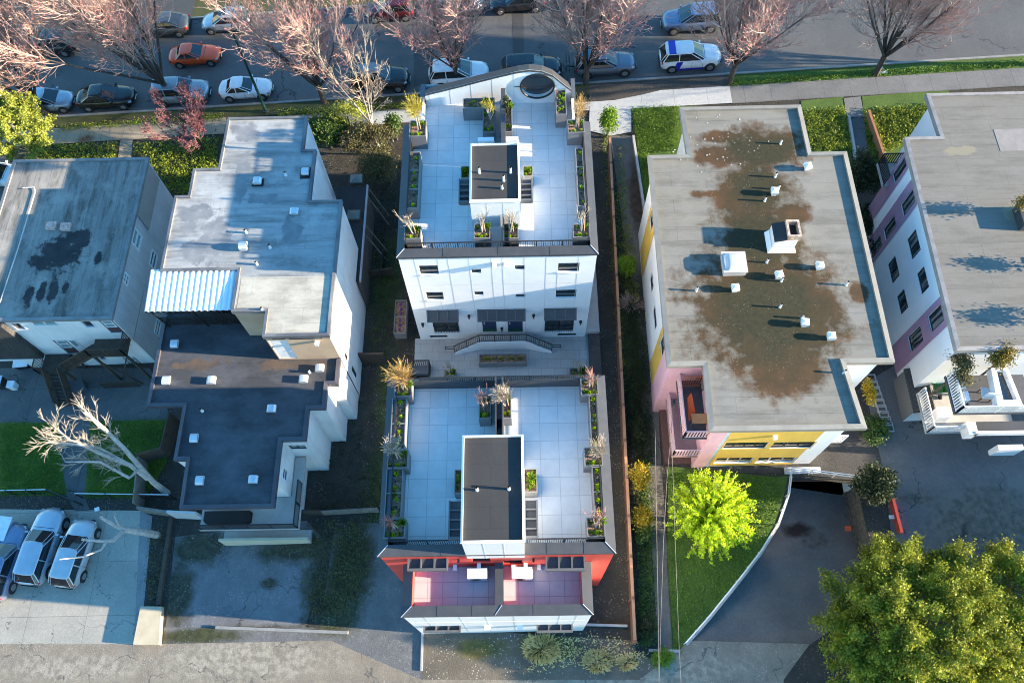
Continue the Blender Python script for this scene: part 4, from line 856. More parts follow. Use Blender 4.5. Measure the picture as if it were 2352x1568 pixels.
# south terraces of the white building
mb = MB(); bx = [(-18.3, 10.05), (-12.7, 10.05), (-12.7, 14.2), (-13.3, 14.2), (-13.3, 11.88), (-18.3, 11.88)]; mb.prism(bx, 2.1, 2.3, True); mb.build('balcony_floor', M['concrete'], wb)
mb = MB(); railing(mb, [(-18.2, 10.1, 2.3), (-12.75, 10.1, 2.3), (-12.75, 12.6, 2.3)], 1.0, .13, 1.5, .018); mb.build('balcony_railing', M['black_metal'], wb)
mb = MB(); mb.box(-17.9, -12.7, 9.85, 10.0, -1.1, .3); tb = mb.build('terrace_wall', plain('cream_wall', (.55, .50, .36), (.48, .44, .32), 1, .8), wb)
mb = MB(); mb.box(-17.9, -12.7, 10.0, 10.6, -1.2, -.5); mb.build('terrace_floor', M['concrete'], wb)
mb = MB(); p = [(-17.8, 10.3), (-15.6, 10.3), (-15.4, 10.45), (-15.4, 11.0), (-17.95, 11.0), (-17.95, 10.45)]; mb.prism(p, 2.3, 2.85, False); tag(mb.build('sofa', plain('black_cover', (.012, .012, .013), None, 3, .6)), 'black covered long sofa on the rear balcony of the white building', 'sofa')
# low side boundary wall with painted outline and plank wall
mb = MB(); a_, b_ = G(420, 1182), G(500, 1190)
def wallseg(p0, p1, h, th, name, mat, label, cat, z0=0.):
    a, b = G(*p0), G(*p1); d = (b - a); d.z = 0; n = Vector((-d.y, d.x, 0)).normalized() * th
    mb = MB(); P4 = [a, b, b + n, a + n]; s = sum(P4[i].x * P4[(i+1)%4].y - P4[(i+1)%4].x * P4[i].y for i in range(4))
    if s < 0: P4.reverse()
    mb.prism([(p.x, p.y) for p in P4], lambda x: zg(x) + z0 - .3, lambda x: zg(x) + h)
    return tag(mb.build(name, mat), label, cat)
wallseg((330, 1177), (398, 1187), 1.1, .15, 'boundary_wall', M['wood_grey'], 'short grey boarded wall segment left of the white building terrace', 'wall')
wallseg((404, 1190), (470, 1193), 1.5, .15, 'boundary_wall', M['warm_stucco'], 'grey garden wall with dark painted outlines beside the black balcony', 'wall')
a = G(420, 1187); mb = MB()
pp = [(0, .9), (.3, 1.2), (.7, 1.15), (.75, .8), (.4, .75), (.45, .4), (.9, .45), (1.2, .9), (1.4, .5)]
for i in range(len(pp) - 1): mb.bar((a.x + pp[i][0], a.y - .04, a.z + pp[i][1]), (a.x + pp[i+1][0], a.y - .04, a.z + pp[i+1][1]), .03, .04)
tag(mb.build('graffiti', M['frame_black']), 'dark angular painted outline on the grey garden wall', 'graffiti')
# vents on the white building
def hood_vent(px, z, label, group, w=.42, l=.5, rz=0., base=None, hh=.34):
    q = W(*px, z); r = thing('roof_vent', label, 'vent', (q.x, q.y, z), group); c, s_ = math.cos(rz), math.sin(rz)
    def T(x, y, zz): return (q.x + x * c - y * s_, q.y + x * s_ + y * c, z + zz)
    mb = MB(); prof = [(-l/2, .12), (-l/2, hh * .7), (-l * .3, hh * .95), (0, hh), (l * .3, hh * .95), (l/2, hh * .7), (l/2, .12)]
    k = len(prof); vs = [T(x, -w/2, zz) for x, zz in prof] + [T(x, w/2, zz) for x, zz in prof]
    mb.add(vs, [(i, i+1, k+i+1, k+i) for i in range(k-1)] + [tuple(reversed(range(k))), tuple(range(k, 2*k))]); mb.build('hood', M['galv'], r)
    mb = MB(); a, b, d, e = T(-l*.4, -w*.4, -.01), T(l*.4, -w*.4, -.01), T(l*.4, w*.4, -.01), T(-l*.4, w*.4, -.01)
    mb.prism([a[:2], b[:2], d[:2], e[:2]], z - .01, z + .14); mb.build('collar', M['galv'], r)
    if base: mb = MB(); mb.prism([T(-base, -base * .8, 0)[:2], T(base, -base * .8, 0)[:2], T(base, base * .8, 0)[:2], T(-base, base * .8, 0)[:2]], z - .01, z + .05); mb.build('flashing', M['frame_black'], r)
g1, g2 = 'hood vents on the upper white roof', 'hood vents on the dark lower roof'
ZU, ZL2 = WT - .14, WL_
hood_vent((593, 420), ZU, 'hood vent on a black flashing near the middle of the upper blue-grey roof', g1, base=.34); hood_vent((703, 398), ZU, 'hood vent on a large black patch at the right edge of the upper blue-grey roof', g1, base=.4, rz=math.pi/2)
hood_vent((677, 488), ZU, 'low hood vent near the right notch of the upper blue-grey roof', g1, hh=.22); hood_vent((562, 570), ZU, 'hood vent above the corrugated awning on the upper blue-grey roof', g1, rz=1.57, hh=.5)
hood_vent((404, 792), ZL2, 'shaded hood vent below the black balcony railing on the dark lower roof', g2, rz=1.57); hood_vent((385, 876), ZL2, 'hood vent at the left edge of the sunlit band on the dark lower roof', g2, rz=1.57)
hood_vent((488, 876), ZL2, 'hood vent in the middle of the sunlit band on the dark lower roof', g2); hood_vent((736, 848), ZL2, 'hood vent below the tan wall at the right end of the dark lower roof', g2); hood_vent((699, 873), ZL2, 'hood vent beside the stepped corner at the right of the sunlit band', g2)
hood_vent((626, 941), ZL2, 'hood vent in the shade near the stepped right edge of the dark lower roof', g2); hood_vent((449, 1008), ZL2, 'hood vent near the left edge of the narrow part of the dark lower roof', g2, rz=1.57); hood_vent((462, 1105), ZL2, 'left of the two vents nearest the alley on the dark lower roof', g2, rz=1.57); hood_vent((584, 1103), ZL2, 'right of the two vents nearest the alley on the dark lower roof', g2)
gp = 'small white pipes on the white building roofs'
for p, z, l in (((621, 569), ZU, 'white vent pipe right of the tall hood vent on the upper blue-grey roof'), ((591, 608), ZU, 'white vent pipe beside the corrugated awning'), ((657, 403), ZU, 'tiny white pipe between two hood vents on the upper blue-grey roof'), ((566, 535), ZU, 'white pipe in the bare middle of the upper blue-grey roof'), ((603, 713), ZU, 'white pipe at the front step of the sunlit pale roof end'), ((465, 944), ZL2, 'white pipe near the inner left corner of the dark lower roof'), ((711, 855), ZL2, 'white pipe between the two vents below the tan wall')):
    q = W(*p, z); roof_pipe(q.x, q.y, z, .33, .07, l, gp)
# ================================================================ DARK GARAGE between the white building and the white house
gz = 3.0
GP = [W(760, 535, gz), W(860, 535, gz), W(848, 430, gz), W(735, 425, gz)]
gx0, gx1, gy0, gy1 = -11.5, W(838, 428, gz).x + .15, W(810, 600, gz).y, W(800, 428, gz).y
db = thing('annex', 'low black-roofed annex with a pale edge board beside the tall white wall', 'annex', ((gx0+gx1)/2, (gy0+gy1)/2, -.8))
mb = MB(); walls(mb, [(-10.3, gy0 - 1.5), (gx1 - .2, gy0 - 1.5), (gx1 - .2, gy1), (-10.3, gy1)], -1.5, gz - .1); mb.build('wall', plain('dark_annex_wall', (.10, .09, .085), (.07, .065, .06), 1, .8), db)
mb = MB(); mb.quad((-12.2, gy0 - 1.5, gz), (gx1, gy0 - 1.5, gz), (gx1, gy1, gz), (-12.2, gy1, gz)); mb.build('roof', M['black_roof'], db)
mb = MB(); mb.bar((gx1 + .03, gy0 - 1.5, gz - .02), (gx1 + .03, gy1 + .05, gz - .02), .10, .22); mb.build('edge_board', plain('lilac_board', (.45, .42, .45), None, 2, .6), db)
mb = MB()
for y in (gy1 - .1, gy1 - .8, gy1 - 3.0, gy1 - 3.7): mb.bar((gx1 + .04, y, gz - .05), (gx1 + 1.0, y, zg(gx1) + .05), .05)
mb.build('brace', M['wood_grey'], db)
for p, l in (((818, 432 - 22), 'square skylight on the black annex roof, near its far end'), ((812, 493), 'skylight on the black annex roof, beside the tall white wall')):
    q = W(*p, gz + .2); sk_ = thing('skylight', l, 'skylight', (q.x, q.y, gz), 'annex skylights'); mb = MB(); mb.box(q.x - .45, q.x + .45, q.y - .4, q.y + .4, gz, gz + .2); mb.build('curb', M['wood_dark'], sk_)
    mb = MB(); mb.add([(q.x - .4, q.y - .35, gz + .21), (q.x + .4, q.y - .35, gz + .21), (q.x + .4, q.y + .35, gz + .21), (q.x - .4, q.y + .35, gz + .21), (q.x, q.y, gz + .34)], [(0,1,4), (1,2,4), (2,3,4), (3,0,4)]); mb.build('glazing', plain('dull_skylight', (.16, .17, .15), None, 2, .2), sk_)
wallseg((845, 640), (905, 632), .9, .12, 'board_fence', M['wood_dark'], 'low dark board fence between the tall white wall and the white house', 'fence')
wallseg((828, 835), (888, 835), 1.5, .12, 'board_fence', M['wood_dark'], 'dark solid fence closing the gap beside the courtyard', 'fence')
wallseg((705, 1183), (745, 1183), 1.0, .08, 'board_fence', M['wood_dark'], 'dark fence stub against the white building terrace', 'fence'); wallseg((745, 1183), (872, 1176), .9, .08, 'board_fence', M['wood_grey'], 'grey boarded fence panel between the white building and the red house', 'fence')
# ================================================================ GREY-ROOFED BUILDING
GT = 8.5
gb = thing('apartment_building', 'apartment block with a mossy stained grey roof and yellow, white and pink walls', 'building', (13.5, 24, .8))
GR = [(9.45, 13.33), (17.4, 13.33), (17.0, 16.95), (19.55, 16.95), (19.55, 30.65), (17.45, 30.65), (17.4, 34.25), (9.95, 34.25), (10.05, 30.65), (7.72, 30.65), (7.62, 16.95), (9.5, 16.95)]
GW = [(9.95, 13.75), (16.85, 13.75), (16.6, 17.3), (19.1, 17.3), (19.1, 30.2), (17.0, 30.2), (17.0, 33.8), (10.4, 33.8), (10.4, 30.2), (8.08, 30.2), (8.03, 17.3), (9.95, 17.3)]
def z2(x, y): return (1411.2 + x * .3375, 705.6 + y * .3375)
def zw(x, y): return (1450.4 + .3 * x, 431.2 + .3 * y)
S0, S1 = GW[0], GW[1]
def hg(a, b, c, d): return hole(S0, S1, *z2(a, b), *z2(c, d))
wsh = [hg(762, 918, 1022, 958), hg(1090, 915, 1335, 955), hg(700, 1022, 925, 1058), hg(985, 1020, 1215, 1055)]
W0, W1 = GW[9], GW[10]
def hw(a, b, c, d):
    p, q = uz(W0, W1, *zw(a, b)), uz(W0, W1, *zw(c, d)); return (min(p[0], q[0]), max(p[0], q[0]), min(p[1], q[1]), max(p[1], q[1]))
wwh = [hw(158, 640, 150, 820), hw(180, 890, 178, 1100), (W1[1] and 2.0, 3.0, 5.2, 6.9), (10.2, 11.3, 4.9, 6.6), (11.6, 12.3, 2.2, 3.4)]
mb = MB(); hd = {0: wsh, 9: wwh}
for i in range(len(GW)):
    if i in (10, 11): continue
    wall_face(mb, GW[i], GW[(i + 1) % 12], 0, GT - .3, hd.get(i, ()), .12)
mb.build('wall', plain('white_painted_wall', (.80, .80, .80), (.74, .75, .76), .8, .7, bump=.1, bsc=50), gb)
mb = MB(); wall_face(mb, GW[10], GW[11], .2, GT - .3); wall_face(mb, GW[11], GW[0], .2, GT - .3); mb.box(7.99, 8.028, 17.3, 18.9, .3, GT - .3); mb.box(9.96, 10.7, 13.70, 13.745, .3, GT - .3); mb.build('pink_wall', M['pink'], gb)
def panel(mb, P, Q, u0, u1, z0, z1, holes, k=.03):
    Pv, e, n, L = edge(P, Q); A = Pv + e * u0 + n * k; B = Pv + e * u1 + n * k
    hs_ = [(h[0] - u0, h[1] - u0, h[2], h[3]) for h in holes]
    wall_face(mb, (A.x, A.y), (B.x, B.y), z0, z1, hs_, k)
yl = uz(S0, S1, *z2(800, 845))[0]; yr = uz(S0, S1, *z2(1430, 840))[0]
for aa in ((S0, S1, yl, yr, .9, GT - .35, wsh), (W0, W1, 1.6, 3.6, .9, GT - .35, [wwh[2]]), (W0, W1, 9.8, 11.4, .9, GT - .35, [wwh[3]])): mb = MB(); panel(mb, *aa); mb.build('yellow_panel', M['yellow'], gb)
for i, h in enumerate(wsh): window(gb, S0, S1, h, 'frame_white' if i > 1 else 'frame_black', 'glass', 2 if i else 3, 0, .06, .1)
for h in wwh: window(gb, W0, W1, h, 'frame_black', 'glass', 1, 0, .05, .1)
_m0 = [(13.4, 20.3, 3.2, 3.4), (13.6, 24.6, 1.9, 2.4), (13.9, 28.2, 1.7, 1.8), (14.5, 31.0, 2.2, 1.4), (11.8, 30.6, 1.1, .8), (13.6, 16.9, 2.0, 1.6), (12.4, 27.6, .9, .9), (15.7, 26.4, 1.0, .8), (18.5, 21.2, .42, .55), (11.2, 27.9, .8, .25), (12.2, 32.0, 1.2, .4)]
moss = [(a, b, c * 1.3, d * 1.2) for a, b, c, d in _m0]
green = [(a, b, c * 1.08, d * 1.02) for a, b, c, d in _m0[:4]]
stn = [(13, 30.6, 2.5, 2), (13.6, 24, 2.4, 4), (13.4, 18, 3, 3)]
grey_roof = roofing('weathered_grey_roof', (.195, .182, .152), (.182, .17, .142), (.10, .095, .085), 5.5, .95, 0, .013, moss, (.078, .036, .011), stn, (.050, .027, .010), .55, (.20, .20, .195), rough=.85, namp=1.0, nsc=.9, green=green, st=(.4, 1, 1), streak=.4, soft=.22)
mb = MB(); GI = offset_poly(GR, .26); mb.quad(*[(x, y, GT - .17) for x, y in GI]); mb.build('roof', grey_roof, gb)
mb = MB(); ring(mb, GR, GI, GT - .03, GT, .3, .2); mb.quad(*[(x, y, GT - .32) for x, y in reversed(GR)]); mb.build('eave', plain('pale_eave', (.24, .23, .20), (.19, .18, .16), 1.5, .7), gb)
mb = MB(); u, z = uz(S0, S1, *z2(1092, 868)); mb.box(S0[0] + u - .1, S0[0] + u + .1, 13.5, 13.72, z - .15, z + .1); mb.build('wall_lamp', M['pvc'], gb)
# recessed corner balconies
def balcony(par, x0, x1, y0, y1, z, mat_floor, sp=.14, h=1.0, sides='WS', rail='frame_white', name='balcony', ext=.0):
    mb = MB(); mb.box(x0, x1, y0, y1, z - .18, z); f = mb.build(name, M[mat_floor], par)
    mb = MB(); pts = []
    if 'N' in sides: pts.append((x1, y1 - .05, z))
    if 'W' in sides: pts.append((x0 + .05, y1 - .05, z))
    pts.append((x0 + .05, y0 + .05, z))
    if 'S' in sides: pts.append((x1, y0 + .05, z))
    railing(mb, pts, h, sp, 2.5, .028); mb.build('railing', M[rail], f); return f
M['blue_floor'] = plain('slate_balcony_floor', (.07, .075, .09), (.05, .055, .07), 2, .8)
M['pink_rail'] = plain('pink_railing', (.62, .42, .46), (.55, .38, .42), 2, .6)
M['pink_dim'] = plain('dusty_pink_floor', (.30, .20, .21), (.24, .16, .17), 2, .8)
balcony(gb, 8.6, 9.95, 13.9, 17.28, 5.6, 'blue_floor', .15, 1.0, 'WS', 'pink_rail'); balcony(gb, 8.45, 9.95, 13.75, 17.28, 2.8, 'pink_dim', .15, 1.0, 'WS', 'pink_rail')
balcony(gb, 16.87, 18.1, 14.3, 15.9, 3.3, 'concrete', .15, 1.0, 'S', 'frame_white', 'side_balcony')
mb = MB(); mb.box(8.35, 9.95, 13.9, 17.3, .4, .9); mb.build('terrace_base', plain('brick_terrace', (.16, .08, .07), (.11, .06, .055), 6, .9), gb)
balcony(gb, 8.9, 10.4, 30.25, 31.7, 5.6, 'blue_floor', .16, 1.0, 'NW', 'frame_white', 'street_balcony'); balcony(gb, 17.0, 18.0, 30.25, 31.9, 5.6, 'blue_floor', .16, 1.0, 'NS', 'frame_white', 'street_balcony')
zb_ = 5.6
mb = MB(); a, b, c = W(*z2(500, 615), zb_ + .9), W(*z2(525, 580), zb_ + 1.0), W(*z2(552, 715), zb_ + .3); d = W(*z2(510, 775), zb_ + .1)
mb.quad(d, c, b, a); mb.quad(*[p - V3(.03, 0, .03) for p in (a, b, c, d)]); tag(mb.build('privacy_screen', plain('orange_screen', (.70, .13, .03), None, 2, .6)), 'bright orange tilted screen on the pink corner balcony', 'screen')
mb = MB(); q = W(*z2(580, 755), zb_ + .7); mb.box(q.x - .42, q.x + .42, q.y - .28, q.y + .28, zb_ + .66, zb_ + .7); tb_ = thing('table', 'plain wooden table in the front corner of the pink balcony', 'table', (q.x, q.y, zb_)); mb.build('table_top', plain('light_wood', (.42, .24, .10), (.34, .19, .08), 3, .6), tb_)
for sx in (-1, 1):
    for sy in (-1, 1): mb = MB(); mb.box(q.x + sx * .36 - .03, q.x + sx * .36 + .03, q.y + sy * .22 - .03, q.y + sy * .22 + .03, zb_, zb_ + .66); mb.build('leg', M['wood_dark'], tb_)
def chair(px, z, label, mat, rz=0., s=1.):
    q = W(*px, z); r = thing('chair', label, 'chair', (q.x, q.y, z), 'balcony chairs'); c, sn = math.cos(rz), math.sin(rz); X = Vector((c, sn, 0)); Y = Vector((-sn, c, 0)); Z = Vector((0, 0, 1)); o = Vector((q.x, q.y, z))
    mb = MB(); mb.obox(o + Z * .43 * s, X * .24 * s, Y * .24 * s, Z * .03); mb.build('seat', M[mat], r)
    mb = MB(); mb.obox(o + Z * .72 * s + Y * .23 * s, X * .24 * s, Y * .025, Z * .27 * s); mb.build('backrest', M[mat], r)
    for i in (-1, 1):
        for j in (-1, 1): mb = MB(); p = o + X * .2 * i * s + Y * .2 * j * s; mb.bar(p, p + Z * .42 * s, .035); mb.build('leg', M['frame_black'], r)
chair(z2(595, 490), zb_, 'dark chair at the back wall of the pink corner balcony', 'black_metal', .2); chair(z2(615, 560), zb_, 'tan framed lounge chair beside the roof edge on the pink balcony', 'wood_grey', 1.4)
mb = MB(); q = W(*z2(595, 470), zb_ + .4); mb.box(q.x - .3, q.x + .3, q.y - .1, q.y + .3, zb_, zb_ + .45); tag(mb.build('storage_box', M['awning_frame']), 'grey storage box at the back of the pink balcony', 'box')
# lattice screen
mb = MB(); p0, p1 = W(*z2(470, 415), zb_ + 1.9), W(*z2(520, 410), zb_ + 1.9)
for k in range(9): mb.bar((8.75 + .13 * k, 16.9, zb_ + .1), (8.75 + .13 * k, 16.9, zb_ + 1.5), .05, .02)
mb.bar((8.7, 16.9, zb_ + 1.5), (9.85, 16.9, zb_ + 1.5), .06); mb.bar((8.7, 16.9, zb_ + .15), (9.85, 16.9, zb_ + .15), .06); tag(mb.build('slat_screen', plain('red_wood_slats', (.30, .12, .08), (.24, .09, .06), 3, .7)), 'reddish slatted wood screen at the back of the pink balcony', 'screen')
ZG = GT - .17
gv = 'box vents on the grey roof'
def box_vent(px, label, s=.36, h=.52):
    q = W(*px, ZG); r = thing('roof_vent', label, 'vent', (q.x, q.y, ZG), gv)
    mb = MB(); mb.box(q.x - s * .38, q.x + s * .38, q.y - s * .38, q.y + s * .38, ZG - .01, ZG + h * .5); mb.build('collar', M['galv'], r)
    mb = MB(); a = s * .56; z0, z1 = ZG + h * .45, ZG + h * .82; b = s * .18
    ra = rnd.uniform(-.15, .15); R2 = lambda x, y: (q.x + x * math.cos(ra) - y * math.sin(ra), q.y + x * math.sin(ra) + y * math.cos(ra))
    B = [R2(-a, -a), R2(a, -a), R2(a, a), R2(-a, a)]; T2 = [R2(-b, -b), R2(b, -b), R2(b, b), R2(-b, b)]
    mb.prism(B, z0, z1, True); mb.add([(*p, z1) for p in B] + [(*p, ZG + h) for p in T2], [(0,1,5,4), (1,2,6,5), (2,3,7,6), (3,0,4,7), (4,5,6,7)]); mb.build('hood', M['white_panel'], r)
for p, l in (((1852, 389), 'white box vent nearest the street on the grey roof'), ((1776, 446), 'white box vent between leaning pipes in the upper middle of the grey roof'), ((1879, 616), 'white box vent right of the brown moss, level with the skylight'), ((1786, 637), 'white box vent just below the chimney on green moss'), ((1686, 667), 'white box vent at the left edge of the green moss, below the skylight'), ((1845, 746), 'white box vent with a pipe behind it on the dark moss'), ((1905, 777), 'white box vent on bare grey roof at the right edge of the moss')): box_vent(p, l)
for p, l in (((1792, 331), 'vent pipe nearest the street on the brown moss'), ((1780, 407), 'pipe in the rough dark moss below the street-side vents'), ((1787, 435), 'pipe just above the upper middle box vent'), ((1756, 462), 'pale pipe lower left of the upper middle box vent'), ((1761, 603), 'pipe just below the chimney base'), ((1794, 646), 'pipe touching the box vent below the chimney'), ((1599, 668), 'lone pipe on bare grey roof near the left edge'), ((1943, 655), 'lone pipe on bare grey roof near the right edge'), ((1791, 706), 'pipe alone in the middle of the green moss'), ((1842, 731), 'pipe behind the box vent on the dark moss'), ((1937, 857), 'pipe beside the inner corner at the alley end of the grey roof')):
    q = W(*p, ZG); roof_pipe(q.x, q.y, ZG, .42, .055, l, 'vent pipes on the grey roof')
q = W(1685, 606, ZG + .25); sk_ = thing('skylight', 'square domed skylight with pale curb on the grey roof', 'skylight', (q.x, q.y, ZG)); mb = MB(); s = .62
mb.box(q.x - s, q.x + s, q.y - s, q.y + s, ZG - .01, ZG + .42); mb.box(q.x - s - .05, q.x + s + .05, q.y - s - .05, q.y + s + .05, ZG + .42, ZG + .47); mb.build('curb', plain('pale_curb', (.52, .46, .42), (.46, .42, .39), 2, .6), sk_)
mb = MB(); n = 8; vs = []; s = .56
for i in range(n + 1):
    for j in range(n + 1): x, y = -1 + 2 * i / n, -1 + 2 * j / n; vs.append((q.x + x * s, q.y + y * s, ZG + .472 + .22 * (1 - x ** 4) ** .5 * (1 - y ** 4) ** .5))
mb.add(vs, [(i * (n+1) + j, (i+1) * (n+1) + j, (i+1) * (n+1) + j + 1, i * (n+1) + j + 1) for i in range(n) for j in range(n)]); mb.build('dome', plain('milky_dome', (.50, .49, .50), (.44, .42, .44), 1, .15, spec=.8), sk_, True)
q = W(1797, 578, ZG); ch = thing('chimney', 'stubby white chimney with black saddle and rusty square flue', 'chimney', (q.x, q.y, ZG))
mb = MB(); x0, x1, y0, y1 = q.x - .85, q.x + .75, q.y - .1, q.y + 1.3
mb.add([(x0, y0, ZG - .01), (x1, y0, ZG - .01), (x1, y1, ZG - .01), (x0, y1, ZG - .01), (x0 + .22, y0 + .22, ZG + .25), (x1 - .1, y0 + .22, ZG + .25), (x1 - .1, y1, ZG + .25), (x0 + .22, y1, ZG + .25)], [(0,1,5,4), (1,2,6,5), (2,3,7,6), (3,0,4,7)])
mb.box(x0 + .24, x1 - .12, y0 + .24, y1, ZG + .2, ZG + .85); mb.build('base', M['white_panel'], ch)
mb = MB(); mb.add([(x0 + .2, y0 + .2, ZG + .84), (x0 + .85, y0 + .2, ZG + 1.0), (x0 + .85, y1 + .02, ZG + 1.0), (x0 + .2, y1 + .02, ZG + .84), (x0 + .2, y0 + .2, ZG + .9), (x0 + .85, y0 + .2, ZG + 1.06), (x0 + .85, y1 + .02, ZG + 1.06), (x0 + .2, y1 + .02, ZG + .9)], [(4,5,6,7), (0,1,5,4), (1,2,6,5), (2,3,7,6), (3,0,4,7)]); mb.build('saddle', M['black_roof'], ch)
mb = MB(); fx0, fx1, fy0, fy1 = x0 + .88, x1 + .02, y0 + .3, y1; z0, z1 = ZG + .8, ZG + 1.25; t = .12
mb.box(fx0, fx1, fy0, fy0 + t, z0, z1); mb.box(fx0, fx1, fy1 - t, fy1, z0, z1); mb.box(fx0, fx0 + t, fy0 + t, fy1 - t, z0, z1); mb.box(fx1 - t, fx1, fy0 + t, fy1 - t, z0, z1); mb.build('flue', plain('rusty_mortar', (.50, .46, .40), (.30, .14, .06), 5, .9, bump=.4), ch)
mb = MB(); mb.quad((fx0 + t, fy0 + t, z0 + .1), (fx1 - t, fy0 + t, z0 + .1), (fx1 - t, fy1 - t, z0 + .1), (fx0 + t, fy1 - t, z0 + .1)); mb.build('flue_black_sheet', plain('flue_black_sheet', (.02, .02, .02), None, 3, .9), ch)  # near-black sheet across the inside of the flue
# scattered white debris on the moss
mb = MB()
for k in range(60):
    a = rnd.random(); px, py = (rnd.gauss(1640, 50), rnd.gauss(330, 30)) if a < .22 else (rnd.gauss(1640, 60), rnd.gauss(320, 40))
    q = W(px, py, ZG + .01); s = rnd.uniform(.012, .032)
    if not (8.2 < q.x < 19 and 13.8 < q.y < 33.8): continue
    mb.obox(q + V3(0, 0, s * .3), (s, s * .4, 0), (-s * .3, s * .8, 0), (0, 0, s * .4))
tag(mb.build('roof_debris', M['white_stucco']), 'scattered white flakes on the mossy grey roof', 'debris', None, 'stuff')
# ================================================================ RIGHT BUILDING
RT = 9.2
rb = thing('apartment_building', 'flat grey roofed building at the right edge with white and mauve wall panels', 'building', (28, 25, 1.5))
RRf = [(22.5, 17.25), (36, 17.25), (36, 34.3), (24.75, 34.3), (24.85, 31.05), (22.75, 31.05)]
RW = [(22.95, 17.6), (36, 17.6), (36, 33.9), (25.15, 33.9), (25.15, 30.7), (23.1, 30.7)]
P5, Q5 = RW[5], RW[0]
def hr(a, b):
    p, q = uz(P5, Q5, *a), uz(P5, Q5, *b); return (min(p[0], q[0]), max(p[0], q[0]), min(p[1], q[1]), max(p[1], q[1]))
rwh = [hr((2103, 525), (2094.6, 597.6)), hr((2055.8, 585.8), (2049, 653)), hr((2122, 610), (2117, 677)), hr((2076, 661.8), (2069, 724))]
U = lambda y: 30.7 - y * 1.02
mv = [(U(27.6), U(26.75), 6.4, 8.1), (U(27.6), U(26.75), 3.7, 5.4), (U(20.2), U(19.2), 6.4, 8.0), (U(20.2), U(19.2), 3.7, 5.4), (U(29.9), U(29.2), 6.3, 8.1), (U(27.6), U(26.75), 1.4, 3.2)]
mb = MB(); wall_face(mb, P5, Q5, .8, RT - .35, rwh + mv, .12)
for i in range(5): wall_face(mb, RW[i], RW[i + 1], .8, RT - .35)
mb.build('wall', M['white_panel'], rb)
mb = MB()
for a, b, hh_ in ((U(28.15), U(26.45), [mv[0], mv[1], mv[5]]), (U(20.55), U(18.8), [mv[2], mv[3]]), (0.02, U(28.95), [mv[4]])): mb = MB(); panel(mb, P5, Q5, a, b, .9, RT - .36, hh_); mb.build('mauve_panel', M['mauve'], rb)
for h in rwh + mv: window(rb, P5, Q5, h, 'frame_black', 'glass_curtain', 1, 0, .06, .1)
right_roof = roofing('pale_weathered_roof', (.165, .153, .135), (.153, .143, .125), (.09, .088, .08), 7, .95, 0, .012, [(27.5, 25.6, .5, .5), (25.8, 30.0, 1.0, .3)], (.20, .18, .13), dirt=.6, dcol=(.19, .18, .165), rough=.9, st=(.4, 1, 1), streak=.3, namp=1.6)
mb = MB(); RI = offset_poly(RRf, .22); mb.quad(*[(x, y, RT - .1) for x, y in RI]); mb.build('roof', right_roof, rb)
mb = MB(); ring(mb, RRf, RI, RT - .02, RT, .34, .1); mb.quad(*[(x, y, RT - .36) for x, y in reversed(RRf)]); mb.build('eave', plain('grey_brown_eave', (.20, .185, .175), (.30, .28, .27), 2, .8), rb)
mb = MB(); p = W(2352, 500, RT); mb.box(p.x - .45, p.x + 2, p.y - .8, p.y + .6, RT - .1, RT + .5); rh = tag(mb.build('roof_hatch', M['dark_metal']), 'dark box with a potted plant at the right edge of the pale roof', 'hatch')
for i_, (px_, l_) in enumerate((((2425, 600), 'unseen dark roof box added beyond the right edge to shade the pale roof'), ((2450, 722), 'second unseen dark roof box added beyond the right edge for its shadow'))):
    p = W(*px_, RT); mb = MB(); mb.box(p.x - .2, p.x + .2, p.y - .2, p.y + .2, RT - .1, RT + .35); tag(mb.build('shadow_roof_box', M['dark_metal']), l_, 'planter')  # boxes out of view, added with their shrubs for the roof shadows
mb = MB(); p0 = W(2300, 345, RT); mb.box(p0.x, p0.x + 4, p0.y, p0.y + 1.6, RT - .15, RT - .085); tag(mb.build('roof_panel', plain('dull_pad', (.23, .21, .20), None, 2, .8)), 'low pinkish slab on the pale right roof near the street end', 'roof pad')
balcony(rb, 23.0, 27.2, 14.7, 16.9, 6.6, 'blue_floor', .15, 1.0, 'WS', 'frame_white', 'upper_balcony'); balcony(rb, 22.95, 28, 14.75, 17.2, 3.3, 'concrete', .15, 1.0, 'WS', 'frame_white', 'lower_balcony')
balcony(rb, 22.7, 24.7, 30.15, 31.9, 5.6, 'concrete', .15, 1.0, 'NW', 'frame_black', 'street_balcony')
mb = MB(); a_ = lambda x, y: W(2038.4 + x * .175, 768.3 + y * .175, 7.7)
o = [a_(1360, 440), a_(1450, 925), a_(1775, 915), a_(1560, 385)]; i_ = [a_(1430, 460), a_(1520, 860), a_(1700, 850), a_(1545, 470)]
O_ = [(p.x, p.y) for p in o]; I_ = [(p.x, p.y) for p in i_]
ring(mb, O_, I_, 7.7, 7.72, .5, .5); mb.build('glazed_canopy_frame', M['frame_white'], rb)
mb = MB(); mb.quad(*[(x, y, 7.4) for x, y in I_]); mb.build('canopy_panel', M['glass'], rb)
mb = MB(); zp = 1.9; q0, q1 = W(2240, 972, 4.4), W(2360, 985, 4.4); mb.box(q0.x, 36, q1.y - .1, 15.0, 4.2, 4.4); mb.build('porch_roof', M['dark_metal'], rb)
mb = MB(); mb.box(q0.x - .15, 36, q1.y - .25, q1.y - .1, 4.1, 4.5); mb.box(q0.x - .5, q0.x, q1.y - .25, 15.0, 3.6, 4.45); mb.build('porch_fascia', M['frame_white'], rb)
mb = MB(); mb.box(26.6, 28, 13.6, 13.9, 2.5, 3.6); mb.build('porch_sign_board', M['white_panel'], rb)
sd_ = thing('shed', 'small shed with grey siding and a dark shingle roof beside the right building', 'shed', (23.2, 17.5, 1.36))
